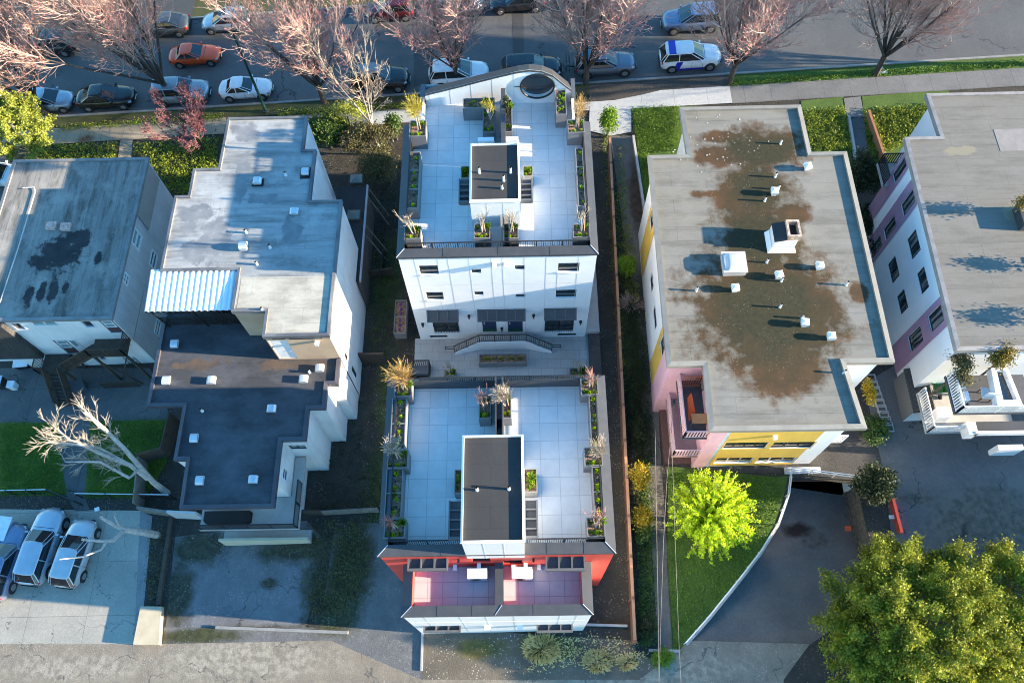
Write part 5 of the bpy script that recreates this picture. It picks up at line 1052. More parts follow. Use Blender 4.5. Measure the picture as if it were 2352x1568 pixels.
x0, x1, y0, y1 = 22.7, 23.95, 16.15, 18.75
mb = MB(); walls(mb, [(x0, y0), (x1, y0), (x1, y1), (x0, y1)], 1.2, 3.0); mb.add([(x0, y0, 3.0), (x1, y0, 3.0), ((x0+x1)/2+.3, y0, 3.5), (x0, y1, 3.0), (x1, y1, 3.0), ((x0+x1)/2+.3, y1, 3.5)], [(0,1,2), (4,3,5)]); mb.build('wall', M['white_stucco'], sd_)
mb = MB(); t = NT('grey_siding'); c_, f_ = t.brick(9, .14, .012, (.36, .35, .36), (.34, .33, .34), (.15, .15, .15), 0, t.map(rot=(math.pi/2, 0, math.pi/2))); M['siding'] = t.fin(c_, .8)
mb.box(x0 - .03, x0 - .004, y0, y1, 1.2, 3.0); mb.build('siding', M['siding'], sd_)
mb = MB(); mb.add([(x0 - .06, y0 - .1, 2.98), ((x0+x1)/2+.3, y0 - .1, 3.54), ((x0+x1)/2+.3, y1 + .1, 3.54), (x0 - .06, y1 + .1, 2.98), (x1 + .1, y0 - .1, 3.0), (x1 + .1, y1 + .1, 3.0)], [(0,1,2,3), (1,4,5,2)]); mb.build('roof', M['shingle'], sd_)
mb = MB(); q = W(2169, 946, 4.1); mb.box(q.x - .35, q.x + .35, q.y - .3, q.y + .3, 3.3, 4.05); mb.box(q.x - .37, q.x + .37, q.y - .32, q.y + .32, 4.05, 4.12); tag(mb.build('storage_box', M['frame_white']), 'white lidded box on the lower right balcony', 'box')
br = thing('wheelbarrow', 'green barrow on the lower right balcony', 'wheelbarrow', (24, 16.6, 3.3)); q = W(2161, 886, 3.9); mb = MB()
mb.add([(q.x - .3, q.y - .3, 3.6), (q.x + .3, q.y - .3, 3.6), (q.x + .3, q.y + .3, 3.6), (q.x - .3, q.y + .3, 3.6), (q.x - .42, q.y - .42, 3.95), (q.x + .42, q.y - .42, 3.95), (q.x + .42, q.y + .42, 3.95), (q.x - .42, q.y + .42, 3.95)], [(3,2,1,0), (0,1,5,4), (1,2,6,5), (2,3,7,6), (3,0,4,7)]); mb.build('tray', plain('green_plastic', (.03, .26, .04), None, 2, .5), br)
mb = MB(); mb.tube([(q.x, q.y - .5, 3.45), (q.x + .09, q.y - .5, 3.45)], .16, 14); mb.build('wheel', M['tyre'], br); mb = MB()
for s in (-1, 1): mb.bar((q.x + .25 * s, q.y - .3, 3.6), (q.x + .25 * s, q.y + .7, 3.8), .04)
mb.build('handles', M['wood_dark'], br)
chair((2256, 912), 6.6, 'white armchair at the front corner of the upper right balcony', 'frame_white', 3.0, 1.3)
mb = MB()
for a, b in (((966, 620), (1050, 700)), ((1000, 740), (1090, 860))):
    p, q = W(2038.4 + a[0] * .175, 768.3 + a[1] * .175, 7.2), W(2038.4 + b[0] * .175, 768.3 + b[1] * .175, 7.2); mb.box(p.x, q.x, q.y, p.y, 6.6, 7.2)
tag(mb.build('planter', M['frame_white']), 'white trough planters along the railing of the upper right balcony', 'planter')
# ================================================================ VEGETATION
def rdir(tilt, az): return Vector((math.sin(tilt) * math.cos(az), math.sin(tilt) * math.sin(az), math.cos(tilt)))
def limb_path(p, d, L, n, up=.15, wob=.12, rg=rnd):
    pts = [p.copy()]; d = d.normalized()
    for i in range(n):
        d = (d + Vector((rg.uniform(-wob, wob), rg.uniform(-wob, wob), up + rg.uniform(-wob, wob) * .5))).normalized(); p = p + d * (L / n); pts.append(p.copy())
    return pts
def side(d, ang, rg):
    a = d.orthogonal().normalized(); a.rotate(__import__('mathutils').Quaternion(d, rg.uniform(0, 6.283))); return (d * math.cos(ang) + a * math.sin(ang)).normalized()
def at_path(pts, t):
    f = t * (len(pts) - 1); i = min(int(f), len(pts) - 2); return pts[i].lerp(pts[i+1], f - i), (pts[i+1] - pts[i]).normalized()
def bare_tree(name, label, group, h, seed, limbs=7, tr=.2, fork=.2, tilt=(.25, .62), nb=10, nt=8, lean=Vector((0, 0, 0)), buds=True, tw='twig', bk='bark', lt=.028, crown_up=.14, sub=2, budn=3, bud='bud'):
    rg = random.Random(seed); r = thing(name, label, 'tree', (0, 0, 0), group)
    T, B, Q, U = MB(), MB(), MB(), MB()
    f = Vector((lean.x * fork * h, lean.y * fork * h, fork * h)); T.tube([(0, 0, -.3), (0, 0, .05), (f.x * .5, f.y * .5, f.z * .5), f], [tr * 1.5, tr * 1.15, tr, tr * .95], 8)
    for i in range(limbs):
        az = 6.283 * i / limbs + rg.uniform(-.35, .35); tl = rg.uniform(*tilt) * (.35 if i == 0 else 1)
        L = h * (1 - fork) * rg.uniform(.82, 1.05) / max(math.cos(tl), .75); st = f * rg.uniform(.8, 1.0) + V3(0, 0, .0)
        P = limb_path(st, rdir(tl, az) + lean, L, 8, crown_up * .45, .07, rg); T.tube(P[:6], [tr * .46 * (1 - k / 9) ** 1.1 for k in range(6)], 6); B.tube(P[5:], [tr * .46 * (1 - k / 9) ** 1.1 + .006 for k in range(5, 9)], 5)
        for j in range(nb):
            t = rg.uniform(.16, .97); p, d = at_path(P, t); bl = h * rg.uniform(.2, .34) * (1.15 - .6 * t)
            b = limb_path(p, side(d, rg.uniform(.35, .95), rg), bl, 5, crown_up, .12, rg); B.tube(b, [lt * 1.25 * (1 - k / 6.5) + .004 for k in range(6)], 4, False)
            for k in range(nt):
                p2, d2 = at_path(b, rg.uniform(.15, 1)); tl2 = h * rg.uniform(.05, .12)
                c = limb_path(p2, side(d2, rg.uniform(.3, .8), rg), tl2, 3, crown_up * .9, .2, rg); Q.tube(c, [.017, .015, .012, .008], 3, False)
                for s in range(sub):
                    p3, d3_ = at_path(c, rg.uniform(.3, 1)); e = limb_path(p3, side(d3_, rg.uniform(.4, .9), rg), tl2 * .5, 2, crown_up, .2, rg); Q.tube(e, [.012, .010, .007], 3, False)
                    if buds:
                        for q in range(budn):
                            p4, _ = at_path(e, rg.uniform(.2, 1)); a = Vector((rg.gauss(0, 1), rg.gauss(0, 1), rg.gauss(0, 1))).normalized(); o = a.orthogonal().normalized(); z = .026
                            U.add([p4 - o * z, p4 + o * z, p4 + a * z * 2.6], [(0, 1, 2)])
    T.build('trunk', M[bk], r); B.build('branches', M[tw], r); Q.build('twigs', M[tw], r)
    if buds: U.build('buds', M[bud], r)
    return r
M['tw_crim'] = plain('crimson_twigs', (.20, .12, .11), (.13, .075, .075), 3, .8); M['bud_dark'] = plain('crimson_buds', (.30, .10, .13), (.20, .06, .085), 3, .8)
gst = 'bare budding street trees'
A1 = bare_tree('street_tree', '', gst, 13, 5, 12, .22, .15, (.22, .68), 17, 12)
A2 = bare_tree('street_tree', '', gst, 12, 8, 12, .2, .17, (.22, .72), 17, 12)
A3 = bare_tree('street_tree', '', gst, 15, 21, 15, .24, .12, (.25, .75), 19, 13, lean=Vector((-.35, .12, 0)))
def place(o, px, rz, sc, label, used=[]):
    p = G(*px)
    if o.name in used: o = copy_tree(o, p, rz, sc, label)
    else: used.append(o.name); o.location = p; o.rotation_euler = (0, 0, rz); o.scale = (sc,) * 3; o['label'] = label
    return o
place(A3, (412, 233), 0, 1.0, 'big leaning pink-budded street tree over the orange car')
place(A1, (745, 236), .5, .95, 'budding street tree left of the black car with a roof box')
place(A2, (1050, 197), 0, .92, 'budding street tree growing beside the parked white crossover')
place(A1, (1345, 193), 2.2, .95, 'budding street tree in front of the grey car with a bike rack')
place(A2, (1675, 192), 2.0, .95, 'budding street tree just right of the blue and white car')
place(A1, (2010, 172), 4.1, 1.0, 'budding street tree with white litter at its foot')
place(A2, (2385, 150), 1.2, .9, 'budding street tree at the top right corner')
place(A2, (112, 268), 3.4, 1.05, 'budding street tree with a bare straight trunk at the top left')
pt = bare_tree('bare_tree', 'slim pale bare tree growing through the bright evergreen bush at the left', None, 11, 31, 6, .12, .3, (.12, .4), 8, 6, buds=False, tw='twig_pale', bk='bark_pale'); pt.location = G(55, 320)
pb = bare_tree('bare_tree', 'bare pale many-stemmed tree rising from the garden left of the white house', None, 10, 41, 4, .13, .24, (.06, .42), 9, 6, buds=False, tw='twig_pale', bk='bark_pale', crown_up=.05, lt=.016); pb.location = G(868, 338)
bl = bare_tree('blossom_tree', 'small crimson-blossomed tree beside the white building', None, 4.4, 51, 9, .07, .15, (.4, 1.0), 13, 11, buds=True, budn=4, lt=.014, tw='tw_crim', bud='bud_dark'); bl.location = G(470, 345)
# --- dead pale tree and cut stump at the lower left (traced with heights)
def traced(name, label, paths, tmat, twmat, seed, nt=10, tl=1.2, tips=None):
    rg = random.Random(seed); b0 = paths[0][0]; base = W(*b0[:2], b0[2]); r = thing(name, label, 'tree', base); T, Q = MB(), MB()
    for path in paths:
        P = [W(*p[:2], p[2]) for p in path]; T.tube(P, [p[3] for p in path], 7)
        for k in range(int(nt * path[0][4]) if len(path[0]) > 4 else 0):
            p, d = at_path(P, rg.uniform(.3, 1)); c = limb_path(p, side(d, rg.uniform(.4, 1.0), rg), tl * rg.uniform(.5, 1.3), 5, .04, .16, rg); Q.tube(c, [.018, .016, .013, .011, .009, .006], 4, False)
            for s in range(8): p3, d3_ = at_path(c, rg.uniform(.3, 1)); e = limb_path(p3, side(d3_, rg.uniform(.3, .8), rg), tl * rg.uniform(.3, .6), 3, 0, .2, rg); Q.tube(e, [.014, .012, .01, .007], 3, False)
    T.build('trunk', M[tmat], r)
    if Q.v: Q.build('twigs', M[twmat], r)
    return r
M['twig_dim'] = plain('grey_straw_twig', (.40, .35, .28), (.27, .23, .18), 1.5, .85)
M['ash_bark'] = plain('ashen_bark', (.50, .46, .41), (.30, .27, .25), 5, .9, bump=.5, bsc=12)
traced('dead_tree', 'large pale dead tree with a sawn-off limb leaning over the left lawn', [
    [(385, 1132, -1.35, .21, 0), (350, 1105, .6, .17), (322, 1072, 2.2, .15)], [(322, 1072, 2.2, .15, 1.4), (285, 1030, 4.0, .13), (240, 985, 5.8, .11), (193, 945, 7.2, .09)],
    [(340, 1098, 1.2, .17, 1.7), (300, 1068, 2.6, .14), (255, 1052, 4.0, .12), (190, 1022, 5.6, .08), (110, 1015, 7.0, .04)], [(300, 1068, 2.8, .1, 1.3), (230, 1030, 4.6, .08), (160, 1010, 6, .05), (120, 975, 7, .03)], [(318, 1078, 2.2, .1, .8), (297, 1097, 2.6, .09), (230, 1060, 4.2, .07), (150, 1060, 5.4, .03)]], 'ash_bark', 'twig_dim', 3, 16, 1.05)
traced('lopped_tree', 'lopped tree trunk with stubby bare limbs reaching over the parked silver car', [
    [(362, 1228, -1.35, .24, 0), (330, 1222, .2, .2), (285, 1216, 1.4, .17)], [(285, 1216, 1.4, .15, .3), (262, 1205, 2.0, .12), (231, 1187, 2.8, .09)], [(285, 1216, 1.4, .13, .2), (262, 1240, 2.1, .11), (240, 1243, 2.6, .09), (188, 1238, 3.4, .07)], [(245, 1242, 2.5, .08, .2), (232, 1262, 2.9, .06), (190, 1278, 3.4, .05), (137, 1284, 3.9, .035)], [(275, 1210, 1.8, .06, .3), (262, 1185, 2.8, .03)]], 'ash_bark', 'twig_pale', 9, 4, .7)
# --- leafy crowns
def leaf_quads(centers, n, size, rg, jit=.2, flat=0.):
    C = np.array([c for c in centers for _ in range(n)]); k = len(C); r = np.random.RandomState(rg)
    C = C + r.normal(0, jit, (k, 3)); a = r.normal(0, 1, (k, 3)); a[:, 2] += flat; a /= np.linalg.norm(a, axis=1)[:, None]; b = np.cross(a, r.normal(0, 1, (k, 3))); b /= np.linalg.norm(b, axis=1)[:, None]; c = np.cross(a, b)
    s = size * r.uniform(.6, 1.3, (k, 1)); v = np.stack([C - b * s, C + c * s * .55, C + b * s, C - c * s * .55], 1).reshape(-1, 3)
    return v, np.arange(4 * k).reshape(-1, 4)
def leafy(mb, centers, n, size, seed, jit, flat=.4):
    v, f = leaf_quads(centers, n, size, seed, jit, flat); mb.add([tuple(p) for p in v], [tuple(int(i) for i in q) for q in f])
def crown_pts(c, R3, n, seed, lumps=9, fill=.45):
    r = random.Random(seed); out = []
    L = [(rdir(r.uniform(0, 1.7), r.uniform(0, 6.28)), r.uniform(.3, .5) if lumps < 40 else r.uniform(.16, .34)) for _ in range(lumps)]
    while len(out) < n:
        d, s = r.choice(L); q = d * (1 - s * .8) + rdir(r.uniform(0, 3.14), r.uniform(0, 6.28)) * s * r.uniform(fill, 1.0)
        out.append((c[0] + q.x * R3[0], c[1] + q.y * R3[1], c[2] + q.z * R3[2]))
    return out
M['lf_lime'] = leafmat('lime_leaves', (.54, .68, .02), (.38, .55, .012), (.62, .72, .03), 2, .35)
M['lf_ever'] = leafmat('olive_evergreen_leaves', (.26, .29, .024), (.09, .12, .014), (.58, .54, .04), .8, .25)
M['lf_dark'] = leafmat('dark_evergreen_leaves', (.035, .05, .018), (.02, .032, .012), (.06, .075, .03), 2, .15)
M['lf_laurel'] = leafmat('glossy_laurel_leaves', (.07, .13, .025), (.035, .075, .015), (.16, .22, .06), 2, .2)
M['lf_bright'] = leafmat('bright_green_leaves', (.17, .30, .02), (.10, .20, .015), (.28, .36, .04), 2, .3)
M['lf_yellow'] = leafmat('yellow_flower_leaves', (.42, .27, .015), (.14, .16, .02), (.50, .36, .03), 3.5, .3)
M['lf_chart'] = leafmat('chartreuse_bush', (.36, .40, .06), (.16, .20, .03), (.48, .50, .12), 2, .3)
M['lf_mixed'] = leafmat('dry_mixed_shrub', (.13, .125, .045), (.07, .065, .03), (.24, .21, .09), 1.2, .25)
M['lf_ochre'] = leafmat('ochre_leaves', (.26, .18, .03), (.12, .10, .02), (.34, .25, .06), 3, .25)
M['lf_grass'] = leafmat('dry_grass', (.85, .68, .32), (.68, .52, .22), (.92, .78, .42), 2, .3)
M['lf_ground'] = leafmat('leafy_groundcover', (.22, .28, .025), (.10, .14, .015), (.34, .38, .05), 1.0, .3)
M['lf_silver'] = leafmat('silvery_tuft', (.16, .21, .16), (.10, .14, .10), (.24, .29, .24), 4, .2)
def shrub(name, label, px, z, R3, mat, nc, per, size, seed, cat='shrub', trunk=None, lumps=10, jit=.16, group=None, trm='bark', bough=None):
    c = W(px[0], px[1], z); b = zg(c.x); r = thing(name, label, cat, (c.x, c.y, b), group)
    mb = MB(); leafy(mb, bough_crown(c, R3, nc, per, size, seed, *bough) if bough else crown_pts(c, R3, nc, seed, lumps), 1 if bough else per, size, seed, .02 if bough else jit); mb.build('foliage' if cat != 'tree' else 'crown', M[mat], r)
    mb = MB(); rg = random.Random(seed); t = trunk or .06
    mb.tube([(c.x, c.y, b - .1), (c.x, c.y, c.z)], [t * 1.4, t * .8], 7)
    for i in range(7): q = limb_path(Vector((c.x, c.y, b + (c.z - b) * .4)), rdir(rg.uniform(.4, 1.1), rg.uniform(0, 6.28)), max(R3) * .8, 4, .1, .1, rg); mb.tube(q, [t * .6, t * .45, t * .3, t * .2, .01], 5)
    mb.build('trunk' if cat == 'tree' else 'stem', M[trm], r); return r
def bough_crown(c, R3, nb, per, size, seed, low=1.75, sg=.24, rin=.62):
    r = random.Random(seed); C = []
    for i in range(nb):
        tl = math.acos(1 - r.random() * (1 - math.cos(low))); d = rdir(tl, r.uniform(0, 6.283)); f = r.uniform(rin, 1.06) ; e = Vector((d.x * R3[0] * f, d.y * R3[1] * f, d.z * R3[2] * f)); L = r.uniform(.5, 1.0) * max(R3) * .3
        for k in range(per):
            t = r.random(); w = sg * (1.25 - .8 * t); q = e + Vector((d.x, d.y, d.z * .8 + .25)) * L * (t - .35)
            C.append((c[0] + q.x + r.gauss(0, w), c[1] + q.y + r.gauss(0, w), c[2] + q.z + r.gauss(0, w * .7)))
    return C
# ginkgo-like lime tree: long leafy shoots
c = W(1642, 1170, 3.6); r = thing('lime_tree', 'bright lime green spiky tree on the lawn in front of the yellow wall', 'tree', (c.x, c.y, zg(c.x)))
T, C = MB(), []; rg = random.Random(77); b = zg(c.x); T.tube([(c.x, c.y, b - .2), (c.x, c.y, b + 1.2)], [.16, .12], 8)
for i in range(320):
    az = rg.uniform(0, 6.283); tl = math.acos(rg.uniform(-.12, .99)); L = rg.uniform(1.9, 2.9) * (1 if tl > .5 else .95)
    P = limb_path(Vector((c.x, c.y, b + rg.uniform(1.0, 2.2))), rdir(tl, az), L, 6, .07, .07, rg); T.tube(P, [.03, .026, .02, .016, .012, .008, .004], 3, False)
    for k in range(26): C.append(tuple(at_path(P, rg.uniform(.25, 1) ** .8)[0]))
T.build('trunk', M['bark_pale'], r); mb = MB(); leafy(mb, C, 3, .075, 5, .055); mb.build('crown', M['lf_lime'], r)
shrub('evergreen_tree', 'huge olive evergreen tree filling the lower right corner', (2110, 1455), 3.3, (4.9, 4.2, 3.1), 'lf_ever', 330, 430, .07, 12, 'tree', .3, bough=(1.8, .27))
shrub('evergreen_tree', 'second evergreen at the right edge, behind the huge lower right tree', (2350, 1400), 3.0, (2.5, 3.0, 2.6), 'lf_ever', 110, 400, .07, 14, 'tree', .25, bough=(1.8, .27))
shrub('evergreen_tree', 'clipped edge of an evergreen crown at the lower right corner, nearest the viewer', (2290, 1600), 2.6, (3.4, 1.9, 1.9), 'lf_ever', 90, 400, .07, 15, 'tree', .25, bough=(1.8, .27))
shrub('round_shrub', 'dark round evergreen shrub beside the garage ramp entrance', (2008, 1112), 2.3, (1.15, 1.2, 1.1), 'lf_dark', 420, 16, .09, 21, lumps=24)
shrub('low_shrub', 'low green shrub under the alley corner of the grey roof', (2008, 985), 1.8, (.9, .8, .5), 'lf_laurel', 160, 14, .07, 22)
shrub('narrow_shrub', 'tall bright green shrub at the street end of the brown fence', (1398, 282), 2.0, (.6, 1.0, 1.0), 'lf_bright', 260, 14, .075, 23, lumps=16)
shrub('round_shrub', 'round yellow-green bush against the middle of the brown fence', (1438, 610), 1.7, (.62, .62, .65), 'lf_bright', 200, 14, .065, 24)
shrub('flowering_shrub', 'yellow flowering shrub beside the fence, the larger and farther of two', (1466, 1098), 1.8, (.72, .85, .7), 'lf_yellow', 200, 14, .07, 25)
shrub('flowering_shrub', 'yellow flowering shrub beside the fence, the smaller and nearer of two', (1474, 1192), 1.6, (.55, .55, .5), 'lf_yellow', 130, 14, .065, 26)
shrub('low_shrub', 'green shrub by the fence just below the nearer yellow flowers', (1478, 1222), 1.2, (.45, .5, .4), 'lf_laurel', 110, 12, .06, 27)
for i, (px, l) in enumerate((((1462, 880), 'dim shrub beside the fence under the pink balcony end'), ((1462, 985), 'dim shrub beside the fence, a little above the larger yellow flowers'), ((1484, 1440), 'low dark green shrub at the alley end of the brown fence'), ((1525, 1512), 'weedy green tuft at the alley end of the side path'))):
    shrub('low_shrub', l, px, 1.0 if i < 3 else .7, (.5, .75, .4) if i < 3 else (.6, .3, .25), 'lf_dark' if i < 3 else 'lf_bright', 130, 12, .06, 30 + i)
shrub('laurel_hedge', 'glossy laurel hedge beside the street end of the white building', (748, 300), 1.1, (1.7, 1.4, 1.0), 'lf_laurel', 760, 14, .085, 41, lumps=50)
shrub('mixed_hedge', 'yellowish twiggy hedge growing below the second street tree', (798, 268), 1.4, (1.6, 1.0, 1.1), 'lf_chart', 420, 8, .06, 42, lumps=40)
shrub('laurel_hedge', 'small laurel clump at the left of the white house entrance walk', (905, 290), 1.0, (.6, .9, .8), 'lf_laurel', 200, 14, .08, 43)
shrub('mixed_shrub', 'sprawling dry olive shrub at the foot of the bare garden tree', (845, 318), 1.2, (2.4, 1.4, 1.0), 'lf_mixed', 620, 10, .07, 44, lumps=36)
shrub('mixed_shrub', 'shaded sprawling olive shrub in front of the bare garden tree', (860, 385), .9, (1.9, 1.9, .9), 'lf_mixed', 620, 10, .07, 45, lumps=36)
shrub('evergreen_bush', 'bright chartreuse evergreen bush at the left edge of the street', (28, 298), 2.0, (2.7, 2.5, 2.4), 'lf_chart', 130, 200, .085, 46, bough=(1.8, .2))
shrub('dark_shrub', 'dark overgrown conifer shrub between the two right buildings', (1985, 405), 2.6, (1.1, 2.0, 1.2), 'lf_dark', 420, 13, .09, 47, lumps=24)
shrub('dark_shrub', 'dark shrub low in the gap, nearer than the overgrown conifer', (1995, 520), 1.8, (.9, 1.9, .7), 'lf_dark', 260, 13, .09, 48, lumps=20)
shrub('potted_shrub', 'ochre leafed shrub in a tub hanging over the right balcony edge', (2306, 822), 8.6, (.75, .6, .6), 'lf_ochre', 220, 12, .06, 49)
shrub('potted_shrub', 'olive potted shrub covering the back of the upper right balcony', (2213, 845), 7.6, (.6, 1.1, .5), 'lf_mixed', 240, 12, .06, 50)
shrub('potted_shrub', 'potted ochre shrub on the dark box at the right edge of the pale roof', (2352, 470), 10.0, (.35, .35, .5), 'lf_ochre', 90, 12, .06, 51)
shrub('potted_shrub', 'unseen ochre shrub added in a roof box to shade the pale roof, farther one', (2425, 600), RT + .65, (.4, .35, .4), 'lf_ochre', 60, 12, .07, 53)  # out of view, added to cast leaf shadows on the roof
shrub('potted_shrub', 'unseen ochre shrub added in a roof box to shade the pale roof, nearer one', (2450, 722), RT + .7, (.45, .6, .45), 'lf_ochre', 70, 12, .07, 54)
q = W(1992, 905, 4.4); mb = MB(); leafy(mb, crown_pts((q.x, q.y, 4.3), (.25, 1.0, .8), 140, 52), 10, .07, 52, .1); tag(mb.build('hanging_plant', M['lf_yellow']), 'golden climbing plant beside the right edge of the grey roof', 'plant')
# groundcover and weeds
def scatter(name, poly, n, mat, size, lift, seed, h=.1, per=5, jit=.09, flat=1.2):
    rg = random.Random(seed); xs = [p[0] for p in poly]; ys = [p[1] for p in poly]; C = []
    def inside(x, y):
        c = False; j = len(poly) - 1
        for i in range(len(poly)):
            if (poly[i][1] > y) != (poly[j][1] > y) and x < (poly[j][0] - poly[i][0]) * (y - poly[i][1]) / (poly[j][1] - poly[i][1]) + poly[i][0]: c = not c
            j = i
        return c
    while len(C) < n:
        x, y = rg.uniform(min(xs), max(xs)), rg.uniform(min(ys), max(ys))
        if inside(x, y): p = G(x, y, lift); C.append((p.x, p.y, p.z + rg.uniform(.02, h)))
    mb = MB(); leafy(mb, C, per, size, seed, jit, flat); o = mb.build(name, M[mat]); return tag(o, None, None, None, 'stuff')
scatter('groundcover', [(70, 338), (270, 330), (265, 385), (60, 372)], 700, 'lf_ground', .07, .0, 61, .3)
scatter('groundcover', [(308, 335), (500, 318), (500, 400), (440, 455), (350, 430), (345, 362), (308, 358)], 1300, 'lf_ground', .07, .0, 62, .35)
scatter('groundcover', [(1842, 255), (1940, 248), (1955, 345), (1862, 345)], 1100, 'lf_ground', .06, .02, 63, .15)
scatter('groundcover', [(1982, 255), (2150, 240), (2130, 300), (2075, 330), (2000, 365)], 1500, 'lf_ground', .07, .02, 64, .2)
M['lf_lawn'] = leafmat('lawn_blades', (.14, .24, .02), (.08, .16, .014), (.20, .28, .035), .8, .25)
for i, pl in enumerate(([(0, 972), (131, 970), (152, 1137), (0, 1137)], [(207, 967), (395, 963), (383, 1062), (332, 1145), (196, 1142)], [(1535, 1090), (1780, 1095), (1800, 1140), (1740, 1270), (1690, 1335), (1622, 1418), (1560, 1490), (1545, 1494), (1535, 1300)], [(1450, 250), (1560, 246), (1560, 345), (1490, 350), (1500, 500), (1475, 400)])):
    scatter('lawn_grass', pl, 2600, 'lf_lawn', .045, .015, 70 + i, .05, 6, .12, .2)
scatter('lawn_grass', [(1670, 185), (2352, 140), (2352, 152), (1670, 199)], 1200, 'lf_lawn', .05, .05, 75, .06, 6, .1, .2)
scatter('verge_weeds', [(640, 255), (930, 237), (930, 250), (640, 270)], 500, 'lf_ground', .05, .05, 76, .1, 5, .1)
scatter('verge_weeds', [(140, 290), (520, 262), (520, 276), (140, 302)], 700, 'lf_ground', .05, .05, 77, .08, 5, .1)
scatter('weeds', [(720, 1000), (870, 860), (875, 1170), (720, 1170)], 420, 'lf_dark', .06, .0, 78, .08, 6, .12)
scatter('weeds', [(700, 1200), (780, 1195), (810, 1300), (740, 1420), (690, 1440)], 500, 'lf_mixed', .05, .01, 79, .06, 6, .1)
scatter('weeds', [(850, 400), (915, 420), (905, 640), (860, 600)], 300, 'lf_dark', .06, .0, 80, .1, 6, .12)
scatter('weeds', [(1425, 330), (1450, 520), (1470, 700), (1440, 700), (1410, 500)], 500, 'lf_ground', .05, .0, 81, .15, 6, .1)
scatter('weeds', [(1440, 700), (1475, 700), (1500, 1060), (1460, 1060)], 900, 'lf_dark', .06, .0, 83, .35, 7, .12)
scatter('weeds', [(1462, 1060), (1492, 1060), (1505, 1480), (1470, 1480)], 900, 'lf_laurel', .055, .0, 84, .3, 7, .12)
scatter('weeds', [(1384, 300), (1396, 300), (1440, 900), (1425, 900)], 500, 'lf_ground', .05, .0, 85, .12, 6, .1)
scatter('weeds', [(1430, 900), (1445, 900), (1462, 1440), (1450, 1440)], 350, 'lf_dark', .05, .0, 86, .1, 6, .1)
scatter('weeds', [(855, 640), (905, 640), (890, 830), (850, 830)], 300, 'lf_laurel', .05, .0, 87, .1, 6, .12)
scatter('moss_weeds', [(745, 1200), (850, 1195), (860, 1290), (800, 1400), (720, 1420), (700, 1380), (770, 1290)], 900, 'lf_mixed', .05, .01, 88, .05, 6, .12)
scatter('weeds', [(1310, 1455), (1460, 1470), (1500, 1515), (1200, 1540)], 260, 'lf_grass', .06, .01, 89, .1, 6, .12)
scatter('weeds', [(345, 1215), (390, 1215), (365, 1380), (335, 1380)], 200, 'lf_mixed', .05, .01, 82, .05, 6, .1)
def dry_clump(px, label, R_, n, seed, mat='lf_grass', hgt=.6):
    c = G(*px); rg = random.Random(seed); mb = MB()
    for i in range(n):
        az = rg.uniform(0, 6.28); rr_ = R_ * rg.random() ** .5; p = c + V3(rr_ * math.cos(az), rr_ * math.sin(az) * .7, 0); d = rdir(rg.uniform(.2, 1.1), az + rg.uniform(-.6, .6)) * hgt * rg.uniform(.4, 1.1)
        o = d.orthogonal().normalized() * .022; m = p + d * .6 + V3(0, 0, .05); e = p + d - V3(0, 0, .05)
        mb.add([p - o, p + o, m + o, m - o, e], [(0,1,2,3), (3,2,4)])
    return tag(mb.build('dry_grass_clump', M[mat]), label, 'grass clump')
dry_clump((1243, 1490), 'big straw-coloured grass clump on the stony verge below the red house', .85, 900, 91, hgt=.6); dry_clump((1372, 1518), 'tan dry weeds on the verge between the straw clump and the fence end', .75, 600, 92, hgt=.4); dry_clump((1440, 1520), 'small tan dry weeds on the verge nearest the fence end', .5, 350, 93, hgt=.35)
dry_clump((1450, 700), 'bare twiggy bush beside the middle of the brown fence', .6, 200, 94, 'twig', .8)
# --- planting in the planters
PR = {}
def proto(name, fn, mat):
    mb = MB(); fn(mb); o = mb.build(name, M[mat]); WL[o.name] = Vector((0, 0, 0)); COL.objects.unlink(o); 
    off = o.location.copy(); me = o.data; me.transform(Matrix.Translation(off)); o.location = (0, 0, 0); PR[name + mat] = o; return o
def tuft(n, h, spread, w=.022, seed=1):
    def fn(mb):
        rg = random.Random(seed)
        for i in range(n):
            d = rdir(rg.uniform(.1, spread), rg.uniform(0, 6.28)) * h * rg.uniform(.6, 1.1); o = d.orthogonal().normalized() * w; m = d * .55 + V3(0, 0, h * .12)
            mb.add([(0, 0, 0), m - o, d, m + o], [(0, 1, 2, 3)])
    return fn
P_LIME = proto('perennial', tuft(46, .2, 1.3, .035, 1), 'lf_bright'); P_YEL = proto('perennial', tuft(50, .17, 1.4, .03, 2), 'lf_lime'); P_SIL = proto('perennial', tuft(46, .17, 1.35, .025, 3), 'lf_silver'); P_SPR = proto('perennial', tuft(60, .42, 1.0, .04, 4), 'lf_bright')
M['violet'] = plain('violet_flowers', (.30, .16, .50), (.22, .10, .38), 6, .8); P_VIO = proto('flower', tuft(40, .2, 1.2, .03, 5), 'violet'); P_OLV = proto('perennial', tuft(46, .2, 1.2, .03, 6), 'lf_chart')
def put(o, p, sc, label, group): c = o.copy(); COL.objects.link(c); c.location = p; c.scale = (sc,) * 3; c.rotation_euler = (0, 0, rnd.uniform(0, 6.28)); return tag(c, label, 'plant', group)
